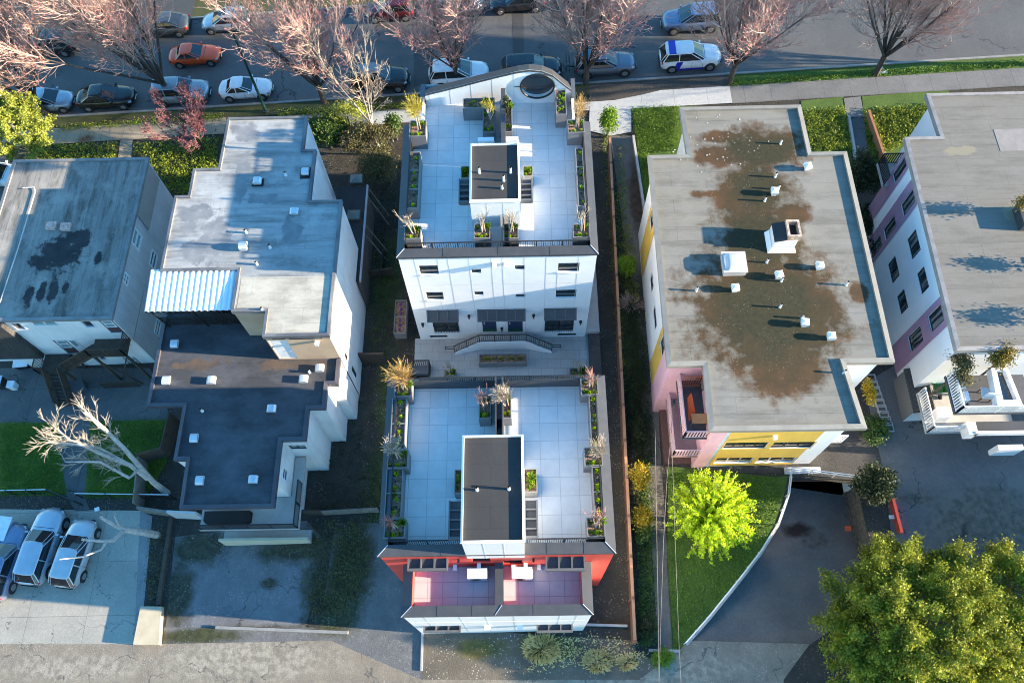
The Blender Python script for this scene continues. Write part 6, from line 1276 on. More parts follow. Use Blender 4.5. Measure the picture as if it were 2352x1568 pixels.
def mini_tree(p, label, h, r_, n, mat, seed, stems=3, fine=4, stake=True):
    rg = random.Random(seed); r = thing('small_tree', label, 'tree', p); T, Q = MB(), MB()
    for s in range(stems):
        P = limb_path(Vector(p), rdir(rg.uniform(.03, .25), rg.uniform(0, 6.28)), h * .62, 4, .1, .08, rg); T.tube(P, [.035, .03, .026, .022, .018], 5)
        for k in range(n):
            q, d = at_path(P, rg.uniform(.55, 1)); c = limb_path(q, side(d, rg.uniform(.3, 1.0), rg), r_ * rg.uniform(.6, 1.1), 4, .12, .14, rg); Q.tube(c, [.013, .012, .01, .008, .006], 3, False)
            for f in range(fine): q2, d2 = at_path(c, rg.uniform(.2, 1)); e = limb_path(q2, side(d2, rg.uniform(.3, .8), rg), r_ * .5, 2, .1, .2, rg); Q.tube(e, [.009, .007, .005], 3, False)
    T.build('trunk', M['bark_pale'], r); Q.build('twigs', M[mat], r)
    if stake: mb = MB(); mb.tube([(p[0] + .16, p[1] + .02, p[2]), (p[0] + .1, p[1], p[2] + h * .5)], .03, 6); mb.build('stake', M['light_stake'], r)
    return r
M['light_stake'] = plain('tan_stake', (.42, .28, .17), None, 3, .8); M['tw_yellow'] = plain('yellow_twigs', (.45, .38, .06), (.36, .30, .05), 3, .8); M['tw_orange'] = plain('orange_twigs', (.46, .30, .10), (.38, .24, .08), 3, .8); M['tw_red'] = plain('red_twigs', (.34, .17, .14), (.26, .12, .10), 3, .8)
LOCS = ['in the tall back left planter of the north roof terrace', 'in the long left planter of the north roof terrace', 'in the front left corner planter of the north roof terrace', 'left of the divider below the north stair tower', 'right of the divider below the north stair tower', 'in the front right corner planter of the north roof terrace', 'in the long right planter of the north roof terrace', 'in the tall back right planter of the north roof terrace', 'in the planter right of the round window', 'in the wide planter left of the round window', 'in the planter on the left of the dark divider', 'in the conifer planter on the right of the dark divider', 'in the shaded planter left of the north stair tower', 'in the sunlit planter right of the north stair tower', 'in the dark courtyard planter below the entry staircase', 'in the wooden edged planter beside the white house', 'in the small courtyard planter with one bare shrub', 'in the small courtyard planter at the right end', 'in the tall back left planter of the south terrace', 'in the bark-filled left planter of the south terrace, farther half', 'in the tall middle left planter of the south terrace', 'in the dark-soil left planter of the south terrace, nearer half', 'in the front left corner planter of the south terrace', 'in the planter left of the south terrace divider', 'in the planter right of the south terrace divider', 'in the tall back right planter of the south terrace', 'in the bark-filled right planter of the south terrace, farther half', 'in the tall middle right planter of the south terrace', 'in the bark-filled right planter of the south terrace, nearer half', 'in the front right corner planter of the south terrace', 'in the shaded planter left of the south stair tower', 'in the sunlit planter right of the south stair tower']
def i_loc(i): return LOCS[i]
gpl = 'small plants in the grey planters'
for i, (x0, x1, y0, y1, z, lab, style) in enumerate(PLANTERS):
    sl_ = lab[:1].upper() + lab[1:]
    short = ' '.join(lab.split()[:13])
    cx, cy = (x0 + x1) / 2, (y0 + y1) / 2
    def at_(u, v): return (x0 + (x1 - x0) * u, y0 + (y1 - y0) * v, z)
    words = lab.split(); base_l = lab if len(words) <= 11 else lab
    tree = {'yellowtree': (2.9, .8, 26, 'tw_yellow'), 'orangetree': (3.0, .75, 22, 'tw_orange'), 'bare': (2.4, .55, 6, 'twig_pale'), 'featherbig': (2.8, .9, 26, 'tw_orange'), 'feather': (2.2, .65, 18, 'twig_pale'), 'redbare': (2.1, .6, 7, 'tw_red')}.get(style)
    if tree and z > 0:
        nm = {'yellowtree': 'yellow twiggy tree', 'orangetree': 'orange twiggy tree', 'bare': 'small bare tree', 'featherbig': 'large feathery twiggy tree', 'feather': 'pale feathery little tree', 'redbare': 'reddish bare little tree'}[style]
        where = lab.split(' tree ')[-1] if ' tree ' in lab else lab
        mini_tree((cx, cy, z), nm + ' ' + i_loc(i), tree[0], tree[1], tree[2], tree[3], 200 + i, 3 if style != 'redbare' else 4, 5 if style.startswith('f') or 'y' in style[:6] else 3)
    pls = {'sparse': [(.62, (k + .5) / 7) for k in range(7)], 'leafy': [(.3, .2), (.7, .3), (.3, .5), (.7, .6), (.35, .8), (.7, .88)], 'lavender': [((k + .5) / 9, .5) for k in range(9)], 'purple': [(.5, (k + .5) / 6) for k in range(6)]}.get(style, [(.2, .18), (.8, .2), (.2, .8), (.82, .82), (.5, .15)])
    for k, (u, v) in enumerate(pls):
        u += rnd.uniform(-.08, .08); v += rnd.uniform(-.04, .04)
        o = {'sparse': (P_YEL, P_SIL, P_YEL, P_LIME)[k % 4], 'lavender': P_OLV, 'purple': P_VIO}.get(style, (P_LIME, P_OLV, P_LIME, P_SPR, P_YEL)[k % 5])
        put(o, at_(min(max(u, .1), .9), min(max(v, .06), .94)), rnd.uniform(.75, 1.15), ('purple flowers ' if style == 'purple' else 'leafy tuft ') + i_loc(i), gpl)
    if style == 'conifer':
        mb = MB(); leafy(mb, [(cx + rnd.gauss(0, .05), cy + .1 + rnd.gauss(0, .05), z + .1 + 1.5 * t / 60) for t in range(60) for _ in range(4)], 4, .05, 401, .05); tag(mb.build('column_conifer', M['lf_dark']), 'slim dark evergreen column right of the dark divider wall', 'shrub')
    if style == 'upright':
        r = mini_tree((cx + .1, cy + .1, z), 'upright greenish shrub left of the dark divider wall', 2.0, .4, 14, 'tw_yellow', 403, 4, 4, False)
# ================================================================ CARS
def paint(name, c, metal=.35, rough=.3):
    t = NT(name); n_ = t.mr(t.noise(2.2, 4), .35, .7); m = t.fin(t.mix(n_, c, tuple(v * .86 for v in c)), t.mr(t.noise(6, 4), .3, .7, rough, rough + .14), metal, .5)
    t.b.inputs['Coat Weight'].default_value = .6; t.b.inputs['Coat Roughness'].default_value = .12; return m
M['car_glass'] = plain('car_glass', (.012, .016, .02), (.02, .026, .03), 2, .05, spec=.9)
M['lens'] = plain('headlight_lens', (.34, .36, .38), None, 3, .15, spec=.8); M['tail'] = plain('tail_light', (.55, .02, .02), None, 3, .25)
M['plastic'] = plain('black_trim', (.02, .02, .022), None, 3, .6)
KIND = {   # length, width, height, body stations (x, halfwidth factor, z low, z shoulder, z top), glass base/top stations (x) and belt height
    'sedan': (4.65, 1.82, 1.45, [(-1, .74, .38, .72, .80), (-.96, .88, .26, .84, .97), (-.7, .98, .2, .93, 1.02), (0, 1, .19, .92, .98), (.42, .99, .19, .88, .98), (.8, .94, .2, .76, .85), (.95, .84, .25, .64, .72), (1, .72, .36, .55, .6)], (-.80, -.42, .06, .46), .95),
    'coupe': (4.2, 1.68, 1.32, [(-1, .74, .38, .70, .76), (-.95, .9, .26, .80, .9), (-.7, .98, .2, .86, .94), (0, 1, .19, .85, .92), (.36, .99, .19, .82, .92), (.8, .94, .2, .70, .80), (.95, .84, .25, .6, .68), (1, .7, .36, .5, .56)], (-.72, -.46, -.02, .38), .89),
    'hatch': (4.1, 1.72, 1.5, [(-1, .82, .36, .80, .92), (-.97, .92, .26, .88, 1.0), (-.7, .99, .2, .93, 1.02), (0, 1, .19, .92, .99), (.45, .98, .19, .88, .99), (.82, .92, .2, .76, .84), (.95, .82, .25, .64, .70), (1, .68, .36, .55, .6)], (-.97, -.78, .05, .52), .95),
    'suv': (4.6, 1.88, 1.68, [(-1, .84, .42, .92, 1.05), (-.97, .93, .3, 1.0, 1.12), (-.7, .99, .26, 1.04, 1.14), (0, 1, .25, 1.03, 1.1), (.42, .99, .25, 1.0, 1.1), (.82, .94, .26, .9, .99), (.95, .86, .3, .78, .86), (1, .74, .42, .64, .7)], (-.97, -.80, .06, .46), 1.06),
    'wagon': (4.65, 1.8, 1.55, [(-1, .84, .4, .85, .96), (-.97, .93, .28, .92, 1.02), (-.7, .99, .22, .96, 1.05), (0, 1, .2, .95, 1.0), (.40, .99, .2, .91, 1.02), (.82, .94, .22, .82, .9), (.95, .86, .28, .7, .77), (1, .74, .4, .58, .64)], (-.96, -.78, .03, .42), .98)}
def loft(mb, rows, close=True):
    n = len(rows[0]); vs = [p for r in rows for p in r]
    fs = [(i*n + j, i*n + (j+1) % n, (i+1)*n + (j+1) % n, (i+1)*n + j) for i in range(len(rows)-1) for j in range(n)]
    fs += [tuple(reversed(range(n))), tuple(range((len(rows)-1)*n, len(rows)*n))]; mb.add(vs, fs)
def car(kind, pm, label, loc, heading, group, name='parked_car', slope=True, extra=None, roofm=None, rearm=None):
    L, Wd, Ht, ST, GL, belt = KIND[kind]; hl, hw = L / 2, Wd / 2
    r = thing(name, label, 'car', (0, 0, 0), group)
    xs = [s[0] for s in ST]; sub = np.linspace(-1, 1, 25)
    rows = []
    for x in sub:
        f = [float(np.interp(x, xs, [s[k] for s in ST])) for k in range(1, 5)]; w = hw * f[0]; zl, zs, zt = f[1], f[2], f[3]
        rows.append([(x * hl, -w * .86, zl), (x * hl, -w * .98, zl + .16), (x * hl, -w, (zl + zs) / 2), (x * hl, -w * .97, zs - .03), (x * hl, -w * .88, zs + (zt - zs) * .62), (x * hl, -w * .45, zt), (x * hl, 0, zt + .012),
                     (x * hl, w * .45, zt), (x * hl, w * .88, zs + (zt - zs) * .62), (x * hl, w * .97, zs - .03), (x * hl, w, (zl + zs) / 2), (x * hl, w * .98, zl + .16), (x * hl, w * .86, zl)])
    def wp(p):
        u = max(0., (abs(p[0]) / hl - .55) / .45); k = .30 if p[0] > 0 else .16
        return (p[0] - math.copysign(k * u ** 1.6 * min(1.2, abs(p[1]) / hw) ** 2.3, p[0]), p[1] * (1 - .07 * u ** 3), p[2])
    rows = [[wp(p) for p in q] for q in rows]
    mb = MB(); loft(mb, rows); mb.build('body', pm, r, True)
    mb = MB()
    for s in (-1, 1):
        for xd in (-.36, .02, .36): mb.obox((xd * hl, s * (hw + .001), belt * .68), (.008, 0, 0), (0, .006, 0), (0, 0, .27))
        mb.obox((.0, s * (hw + .001), .42), (hl * .40, 0, 0), (0, .006, 0), (0, 0, .01))
    mb.build('door_gaps', M['plastic'], r)
    mb = MB(); zf = float(np.interp(.45, xs, [q[4] for q in ST]))
    mb.obox((.44 * hl, 0, zf + .012), (.012, 0, 0), (0, hw * .72, 0), (0, 0, .006)); mb.build('bonnet_gap', M['plastic'], r)
    x0, x1, x2, x3 = [v * hl for v in GL]; zb, zt = belt - .04, Ht - .06; wb_, wt = hw * .90, hw * .70
    def gr(z): 
        t = (z - zb) / (zt - zb); t2 = t ** 1.15; w = wb_ + (wt - wb_) * t2; a, b = x0 + (x1 - x0) * t, x3 + (x2 - x3) * t
        return [(a, -w * .8, z), (a + .12, -w, z), (b - .22, -w, z), (b - .02, -w * .82, z), (b + .03, 0, z), (b - .02, w * .82, z), (b - .22, w, z), (a + .12, w, z), (a, w * .8, z), (a - .03, 0, z)]
    mb = MB(); loft(mb, [gr(zb), gr(zb + (zt - zb) * .5), gr(zt)]); mb.build('windows', M['car_glass'], r, False)
    mb = MB(); T0 = gr(zt); rows = []
    for k, (s, dz) in enumerate(((1.02, -.02), (1.03, .015), (.93, .045), (.6, .06))):
        cxm_ = (x1 + x2) / 2; rows.append([(cxm_ + (p[0] - cxm_) * (s if s > .95 else .5 + s * .5), p[1] * s, zt + dz) for p in T0])
    loft(mb, rows); rf = mb.build('roof', roofm or pm, r, True)
    mb = MB(); G0, G2 = gr(zb), gr(zt)
    for i in (1, 2, 3, 5, 6, 7, 0, 8): mb.bar(G0[i], G2[i], .055 if i in (1, 2, 6, 7) else .03, .03)
    for s in (-1, 1):
        xm = (x1 + x2) / 2 - .05; tb = gr(zt); mb.bar((xm, s * wb_, zb), (xm, s * wt, zt), .07, .025); mb.bar((x0 + .12, s * wb_ * 1.0, zb + .03), (x3 - .22, s * wb_, zb + .03), .05)
    mb.build('pillars', rearm or pm, r)
    wr = .32 if kind in ('sedan', 'coupe', 'hatch') else .36
    for sx in (-.60, .62):
        for s in (-1, 1):
            x = sx * hl; mb = MB(); mb.tube([(x, s * (hw - .20), wr), (x, s * (hw + .004), wr)], wr + .055, 20); mb.build('wheel_arch', M['plastic'], r)
            mb = MB(); mb.tube([(x, s * (hw - .18), wr), (x, s * (hw + .014), wr), (x, s * (hw + .022), wr)], [wr, wr, wr * .9], 20); wl = mb.build('wheel', M['tyre'], r)
            mb = MB(); mb.tube([(x, s * (hw + .01), wr), (x, s * (hw + .03), wr)], [wr * .64, wr * .6], 16)
            mb.build('rim', M['rim'], wl)
    for s in (-1, 1):
        mb = MB(); z = np.interp(.9, xs, [q[3] for q in ST]); c_ = wp((hl * .93, s * hw * .70, z - .06)); mb.obox((c_[0] - .01, c_[1], c_[2]), (.10, -.07 * s, -.02), (.05, .12 * s, 0), (0, 0, .06)); mb.build('headlight', M['lens'], r)
        mb = MB(); z = np.interp(-.96, xs, [q[3] for q in ST]); c_ = wp((-hl * .95, s * hw * .74, z - .08)); mb.obox(c_, (.06, .03 * s, 0), (0, .12, 0), (0, 0, .10)); mb.build('tail_light', M['tail'], r)
        mb = MB(); mb.obox((x3 - .3, s * (hw + .06), belt + .02), (.06, 0, 0), (0, .09, 0), (0, 0, .06)); mb.build('mirror', pm, r)
    mb = MB(); mb.box(hl - .06, hl + .02, -hw * .50, hw * .50, .34, .50); mb.build('grille', M['plastic'], r); mb = MB(); mb.box(hl + .018, hl + .03, -.26, .26, .40, .5); mb.build('licence_plate', M['frame_white'], r)
    mb = MB(); mb.box(-hl - .02, -hl + .03, -hw * .55, hw * .55, .36, .5); mb.build('bumper_trim', M['plastic'], r)
    if extra: extra(r, L, Wd, Ht, pm)
    r.location = loc
    sl = Matrix.Rotation(-math.atan(SL), 4, 'Y') if slope else Matrix.Identity(4)
    r.rotation_euler = (sl @ Matrix.Rotation(heading, 4, 'Z')).to_euler()
    return r
def roof_box(r, L, Wd, Ht, pm):
    mb = MB(); rows = [[(x, -w, z) for x, w, z in ()]]
    rows = []
    for x, w, h in ((-1.35, .36, .12), (-1.2, .44, .26), (-.3, .45, .28), (.05, .42, .22), (.25, .3, .1)): rows.append([(x, -w, Ht + .04), (x, -w, Ht + .04 + h * .7), (x, -w * .8, Ht + .04 + h), (x, w * .8, Ht + .04 + h), (x, w, Ht + .04 + h * .7), (x, w, Ht + .04)])
    loft(mb, rows); mb.build('roof_box', plain('grey_roof_box', (.30, .31, .33), None, 3, .5), r); mb = MB()
    for x in (-1.0, 0): mb.bar((x, -.68, Ht + .02), (x, .68, Ht + .02), .05)
    mb.build('roof_rack', M['plastic'], r)
def rails(r, L, Wd, Ht, pm):
    for s in (-1, 1): mb = MB(); mb.bar((-1.2, s * .58, Ht + .05), (.3, s * .58, Ht + .05), .04); mb.build('roof_rail', M['plastic'], r)
def sunroof(r, L, Wd, Ht, pm): mb = MB(); mb.box(-.35, .25, -.38, .38, Ht - .02, Ht + .012); mb.build('sunroof', M['car_glass'], r)
def bike_rack(r, L, Wd, Ht, pm):
    rails(r, L, Wd, Ht, pm); mb = MB(); x = -L / 2 - .35
    for dx in (0, -.22):
        for y in (-.5, .5): mb.tube([(x + dx, y + .33 * math.cos(t * .5236), .95 + .33 * math.sin(t * .5236)) for t in range(13)], .03, 5, False)
        mb.bar((x + dx, -.5, .95), (x + dx, 0, 1.25), .05); mb.bar((x + dx, .5, .95), (x + dx, 0, 1.25), .05); mb.bar((x + dx, 0, 1.25), (x + dx, .1, .8), .05)
    mb.bar((x - .22, 0, .6), (-L / 2, 0, .5), .07); mb.build('bike_rack', M['plastic'], r)
def ev(r, L, Wd, Ht, pm):
    bl = paint('cobalt_wrap', (.012, .018, .42), .1, .35); mb = MB(); hw, hl = Wd / 2, L / 2
    mb.box(-hl * .72, -hl * .50, -hw * .69, hw * .69, Ht - .03, Ht + .02); mb.build('blue_spoiler', bl, r)
    for s in (-1, 1):
        mb = MB(); mb.obox((-hl * .42, s * hw * .995, .72), (.22, 0, 0), (0, .012, 0), (.12, 0, .36)); mb.obox((-.05, s * (hw + .004), .36), (1.0, 0, 0), (0, .012, 0), (0, 0, .06)); mb.build('blue_side_panel', bl, r)
    mb = MB(); mb.obox((-hl * .9, 0, 1.0), (.12, 0, .16), (0, hw * .6, 0), (-.05, 0, .05)); mb.build('blue_tailgate', bl, r)
gc = 'cars parked along the street'
def lane_car(kind, pm, label, px, y, h, heading=0., **k):
    p = W(px[0], px[1], zg(W(px[0], px[1], 0).x) + h); return car(kind, pm, label, (p.x, y, zg(p.x)), heading, gc, **k)
YN, YFAR = 44.95, 52.25
WHT, BLK, SIL, GRY = paint('white_paint', (.75, .76, .78), 0., .3), paint('black_paint', (.006, .006, .007), 0., .25), paint('silver_blue_paint', (.42, .46, .53), .5, .3), paint('slate_paint', (.14, .17, .22), .5, .3)
lane_car('hatch', SIL, 'silver-blue car at the left of the near kerb, behind a bare trunk', (104, 238), YN, .8)
lane_car('sedan', BLK, 'black sedan parked alone at the near kerb beside the left verge', (240, 222), YN, .8)
lane_car('suv', paint('blue_grey_paint', (.25, .31, .36), .4, .3), 'blue-grey car parked under the big leaning street tree', (415, 202), YN, .8)
lane_car('coupe', WHT, 'small white two-door coupe behind the green street lamp', (563, 204), YN, .75)
lane_car('suv', BLK, 'black car carrying a grey roof box', (872, 176), YN, .9, extra=roof_box)
lane_car('suv', WHT, 'white crossover half hidden by a tree trunk and the black parapet', (1055, 172), YN, .9, extra=sunroof)
lane_car('suv', paint('black_panorama_paint', (.014, .015, .02), .1, .2), 'black car with a glass roof, just behind the round-windowed parapet', (1222, 150), YN, .9, extra=sunroof)
lane_car('wagon', GRY, 'slate grey wagon with a bike rack on its tail', (1392, 150), YN + .1, .9, extra=bike_rack)
lane_car('suv', paint('white_ev_paint', (.76, .77, .79), 0., .3), 'white electric crossover with cobalt blue rear panels', (1589, 137), YN + .2, .9, extra=ev)
lane_car('hatch', paint('silver_paint', (.50, .52, .55), .4, .3), 'silver hatchback with a dark sunroof at the far kerb', (516, 46), YFAR, .9, math.pi, extra=sunroof)
lane_car('hatch', paint('maroon_paint', (.10, .012, .018), .3, .3), 'maroon car at the far kerb between two street trees', (895, 26), YFAR, .9, math.pi)
lane_car('sedan', paint('charcoal_paint', (.03, .032, .04), .3, .3), 'charcoal car at the far kerb in line with the dark road patch', (1190, 8), YFAR, .8, math.pi)
lane_car('hatch', paint('pale_paint', (.55, .55, .57), .2, .3), 'pale car at the far kerb hidden behind the third street tree', (1055, 14), YFAR, .9, 0)
lane_car('suv', paint('ink_paint', (.015, .016, .018), .1, .3), 'black car at the far left of the street behind bare twigs', (112, 84), 51.0, .9, math.pi)
lane_car('sedan', paint('gunmetal_paint', (.08, .085, .09), .3, .3), 'gunmetal car at the far kerb behind the leaning street tree', (370, 62), YFAR, .8, math.pi)
lane_car('suv', paint('dusk_paint', (.03, .035, .05), .3, .3), 'dark car at the far kerb cropped by the top edge, above the moving car', (1345, -2), YFAR, .8, math.pi)
lane_car('suv', paint('brown_black_paint', (.02, .018, .018), .3, .3), 'dark car at the top right corner of the street', (2318, -8), YFAR - .5, .8, math.pi)
lane_car('suv', paint('steel_blue_paint', (.20, .25, .36), .5, .3), 'steel blue car driving left along the middle of the street', (1590, 32), 48.9, .9, math.pi, name='moving_car')
lane_car('coupe', paint('orange_red_paint', (.75, .085, .012), .0, .3), 'orange-red car on the road behind the leaning tree', (450, 108), 48.8, .75, 0, name='moving_car')
def lot_car(kind, pm, label, front, rear, h, **k):
    a, b = W(*front, -1.3 + h), W(*rear, -1.3 + h); c = (a + b) / 2; d = a - b
    return car(kind, pm, label, (c.x, c.y, zg(c.x)), math.atan2(d.y, d.x), 'cars on the cracked concrete pad', slope=False, **k)
lot_car('hatch', paint('lot_silver_paint', (.52, .53, .55), .4, .3), 'silver hatchback with a red tail light, under the lopped tree limb', (188, 1198), (140, 1336), .7)
lot_car('wagon', paint('lot_blue_silver_paint', (.46, .50, .55), .4, .3), 'blue-silver wagon in the middle of the parking pad', (108, 1182), (60, 1318), .7)
lot_car('suv', paint('lot_grey_paint', (.20, .25, .36), .4, .3), 'slate blue car cut off by the left edge of the parking pad', (12, 1228), (-28, 1340), .8)
p = W(-22, 390, -1.2); car('sedan', WHT, 'white car nosing in from the left edge beside the far left house', (p.x, p.y, zg(p.x)), -.1, None, slope=False)
# unseen house added at the right, sized to throw shade over the right lot
nb_ = thing('unseen_shade_house', 'unseen stucco house added past the right edge to shade the parking lot', 'house', (50, 8, 2.7)); NBP = [(45, -6), (56, -6), (56, 16.5), (45, 16.5)]
nh_ = [(2.0, 3.4, 4.6, 6.0), (8.0, 9.4, 4.6, 6.0), (14, 15.4, 4.6, 6.0)]
mb = MB(); walls(mb, NBP, 2, 7.9, {3: nh_}); mb.build('wall', M['warm_stucco'], nb_); mb = MB(); mb.prism(offset_poly(NBP, -.3), 7.9, 8.15, True); mb.build('roof', M['black_roof'], nb_)
for h in nh_: window(nb_, NBP[3], NBP[0], h, 'frame_white', 'glass', 1)
# ================================================================ STREET FURNITURE, FENCES, WIRES
lp = thing('street_lamp', 'dark green street lamp pole leaning over the white coupe in view', 'street lamp', G(612, 258)); b = G(612, 258)
mb = MB(); mb.tube([b - V3(0, 0, .2), b + V3(0, 0, .6), b + V3(0, 0, 4), b + V3(0, 0, 8.2)], [.13, .11, .09, .06], 10); mb.build('pole', plain('bottle_green', (.012, .06, .05), (.01, .045, .04), 4, .5), lp)
mb = MB(); mb.tube([b + V3(0, 0, 8.1), b + V3(0, .7, 8.4), b + V3(0, 1.6, 8.5), b + V3(0, 2.1, 8.45)], [.05, .045, .04, .035], 8); mb.build('arm', M['dark_metal'], lp)
mb = MB(); mb.tube([b + V3(0, 1.9, 8.45), b + V3(0, 2.1, 8.47), b + V3(0, 2.6, 8.44), b + V3(0, 2.75, 8.42)], [.06, .13, .13, .05], 10); mb.build('lamp_head', M['galv'], lp)
mb = MB(); mb.cyl((b.x, b.y), .2, b.z - .1, b.z + .25, 10); mb.build('base', M['dark_metal'], lp)
# long brown board fence right of the houses
A, B = Vector((6.42, 37.2, 0)), Vector((5.72, 3.9, 0)); fb = thing('board_fence', 'long brown board fence running from the street to the alley', 'fence', (6.1, 20, .35))
nrm = Vector((1, -.02, 0)); N_ = 15; mb, mp, mc = MB(), MB(), MB()
for i in range(N_):
    p, q = A.lerp(B, i / N_), A.lerp(B, (i + 1) / N_); z0 = zg(p.x)
    for k in range(14): a = p.lerp(q, (k + .06) / 14); c = p.lerp(q, (k + .94) / 14); mb.add([(a.x - .012, a.y, z0), (c.x - .012, c.y, z0), (c.x - .012, c.y, z0 + 1.7), (a.x - .012, a.y, z0 + 1.7), (a.x + .012, a.y, z0), (c.x + .012, c.y, z0), (c.x + .012, c.y, z0 + 1.7), (a.x + .012, a.y, z0 + 1.7)], [(0,3,2,1), (4,5,6,7), (0,1,5,4), (3,7,6,2), (0,4,7,3), (1,2,6,5)])
    mc.bar((p.x, p.y, z0 + 1.74), (q.x, q.y, z0 + 1.74), .16, .05)
mb.build('boards', M['fence_wood'], fb); mc.build('top_rail', plain('tan_cap_rail', (.36, .19, .11), (.28, .15, .09), 2, .7), fb)
for i in range(N_ + 1): p = A.lerp(B, i / N_); mp = MB(); mp.box(p.x - .07, p.x + .07, p.y - .07, p.y + .07, zg(p.x) - .2, zg(p.x) + 1.84); mp.build('post', M['fence_wood'], fb)
# white pipe rail round the ramp
rg_ = thing('guard_rail', 'white two-bar pipe rail curving around the garage ramp', 'railing', rl[0]); mb = MB()
top = [rl[0].lerp(rr[0], 1.0) + V3(0, .25, 0), rl[0] + V3(-.1, .25, 0)] + [p + V3(-.12, 0, 0) for p in rl[1:]]
for hh in (.95, .6): mb.tube([p + V3(0, 0, hh) for p in top], .032, 8)
mb.build('rails', M['frame_white'], rg_)
for i, p in enumerate(top + [top[0].lerp(top[1], .35), top[0].lerp(top[1], .7), top[2].lerp(top[3], .5), top[4].lerp(top[5], .5), top[6].lerp(top[7], .5)]): mb = MB(); mb.tube([p, p + V3(0, 0, .96)], .03, 6); mb.build('post', M['frame_white'], rg_)
gw = 'overhead service wires beside the pink balcony'
for i, (pts, l) in enumerate(((((1505, 985, 5.6), (1509, 1250, 5.4), (1512, 1420, 5.8), (1514, 1600, 6.4)), 'overhead wire farthest left, running down past the alley'), (((1547, 930, 7.4), (1532, 1100, 6.4), (1524, 1245, 6.0), (1518, 1420, 6.2), (1513, 1600, 6.8)), 'overhead wire slanting left from the pink wall bracket'), (((1541, 940, 7.2), (1546, 1100, 6.6), (1553, 1300, 6.4), (1560, 1490, 6.8), (1566, 1600, 7.2)), 'overhead wire farthest right, crossing the lawn edge'))):
    mb = MB(); mb.tube([W(*p) for p in pts], .009, 5); tag(mb.build('service_wire', M['wood_grey']), l, 'wire', gw)
mb = MB(); a, b = W(1541, 925, 7.4), W(1549, 925, 7.4); mb.box(8.0 - .1, 8.03, a.y - .1, a.y + .1, 7.1, 7.6); tag(mb.build('wire_bracket', M['black_metal']), 'dark wire bracket on the pink wall corner', 'bracket')
wallseg((1451, 318), (1502, 660), .35, .16, 'garden_wall', M['concrete'], 'low concrete edging wall between the side path and the lawn', 'wall'); wallseg((1945, 272), (1966, 400), .3, .15, 'garden_wall', M['concrete'], 'low pale wall on the left of the sunken street path', 'wall')
wallseg((1985, 268), (2040, 430), .7, .16, 'garden_wall', plain('orange_brick', (.36, .17, .09), (.27, .12, .07), 7, .9, bump=.4), 'low brick wall on the right of the sunken street path', 'wall')
wallseg((2041, 1148), (2061, 1226), .45, .16, 'painted_wall', plain('red_painted_block', (.30, .035, .025), (.24, .03, .022), 3, .8), 'short red-painted block wall edging the right parking lot', 'wall')
wallseg((1490, 1496), (1560, 1498), .12, .15, 'kerb_stone', M['concrete'], 'flat concrete kerb at the alley end of the side path', 'kerb'); wallseg((968, 1452), (966, 1540), .12, .12, 'kerb_stone', M['concrete'], 'thin concrete edge left of the stony verge', 'kerb')
wallseg((1345, 1437), (1440, 1440), .3, .12, 'kerb_stone', M['concrete'], 'low concrete ledge right of the red house base', 'kerb')
wallseg((497, 1444), (800, 1456), .22, .16, 'parking_kerb', M['warm_stucco'] if False else kerb_m, 'long concrete kerb log across the alley side of the broken parking lot', 'kerb')
mb = MB(); P4 = [G(331, 1394), G(377, 1394), G(371, 1481), G(314, 1481)]; P4.reverse(); mb.prism([(p.x, p.y) for p in P4], -1.9, -.85); tag(mb.build('concrete_block', plain('tan_concrete', (.46, .40, .29), (.36, .31, .22), 1.2, .9, bump=.4)), 'tan concrete block wall end standing by the alley', 'block')
mb = MB(); a, b = G(396, 1188), G(366, 1390); mb.bar(a + V3(0, 0, .12), b + V3(0, 0, .12), .22, .3); tag(mb.build('timber_edge', M['wood_dark']), 'long dark timber edge between the gravel strip and the broken lot', 'timber')
# wire fence and gate on the left yard
wf = thing('wire_fence', 'dark wire fence with a pale top rail below the left lawn', 'fence', G(60, 1137)); mb, mg, mq = MB(), MB(), MB()
for p, q in (((-10, 1137), (128, 1134)), ((190, 1143), (405, 1146))):
    a, b = G(*p), G(*q); mb.bar(a + V3(0, 0, 1.1), b + V3(0, 0, 1.1), .05); 
    mg = MB(); mg.bar(a + V3(0, 0, .1), b + V3(0, 0, .1), .02)
    for k in range(int((b - a).length / .14)): c = a.lerp(b, k / int((b - a).length / .14)); mg.bar(c, c + V3(0, 0, 1.1), .012)
    mg.build('mesh', M['black_metal'], wf)
    for k in range(4): c = a.lerp(b, k / 3); mq = MB(); mq.bar(c - V3(0, 0, .1), c + V3(0, 0, 1.15), .06); mq.build('post', M['black_metal'], wf)
mb.build('top_rail', M['galv'], wf)
mb = MB(); a, b = G(128, 1134), G(190, 1160); railing(mb, [a, b], 1.1, .1, 1.0, .018); tag(mb.build('gate', M['black_metal']), 'dark open gate at the foot of the left yard path', 'gate')
# enclosure of dark boards by the dead tree
for i, (p, q, h, l) in enumerate((((338, 1062), (392, 1048), 1.7, 'tall dark board enclosure behind the dead tree trunk'), ((338, 1064), (328, 1168), 1.5, 'grey board side of the dark enclosure, facing the lawn'), ((392, 1048), (412, 965), 1.6, 'board fence along the left of the dark lower roof'))): wallseg(p, q, h, .08, 'board_fence', M['wood_dark'] if i != 1 else M['wood_grey'], l, 'fence')
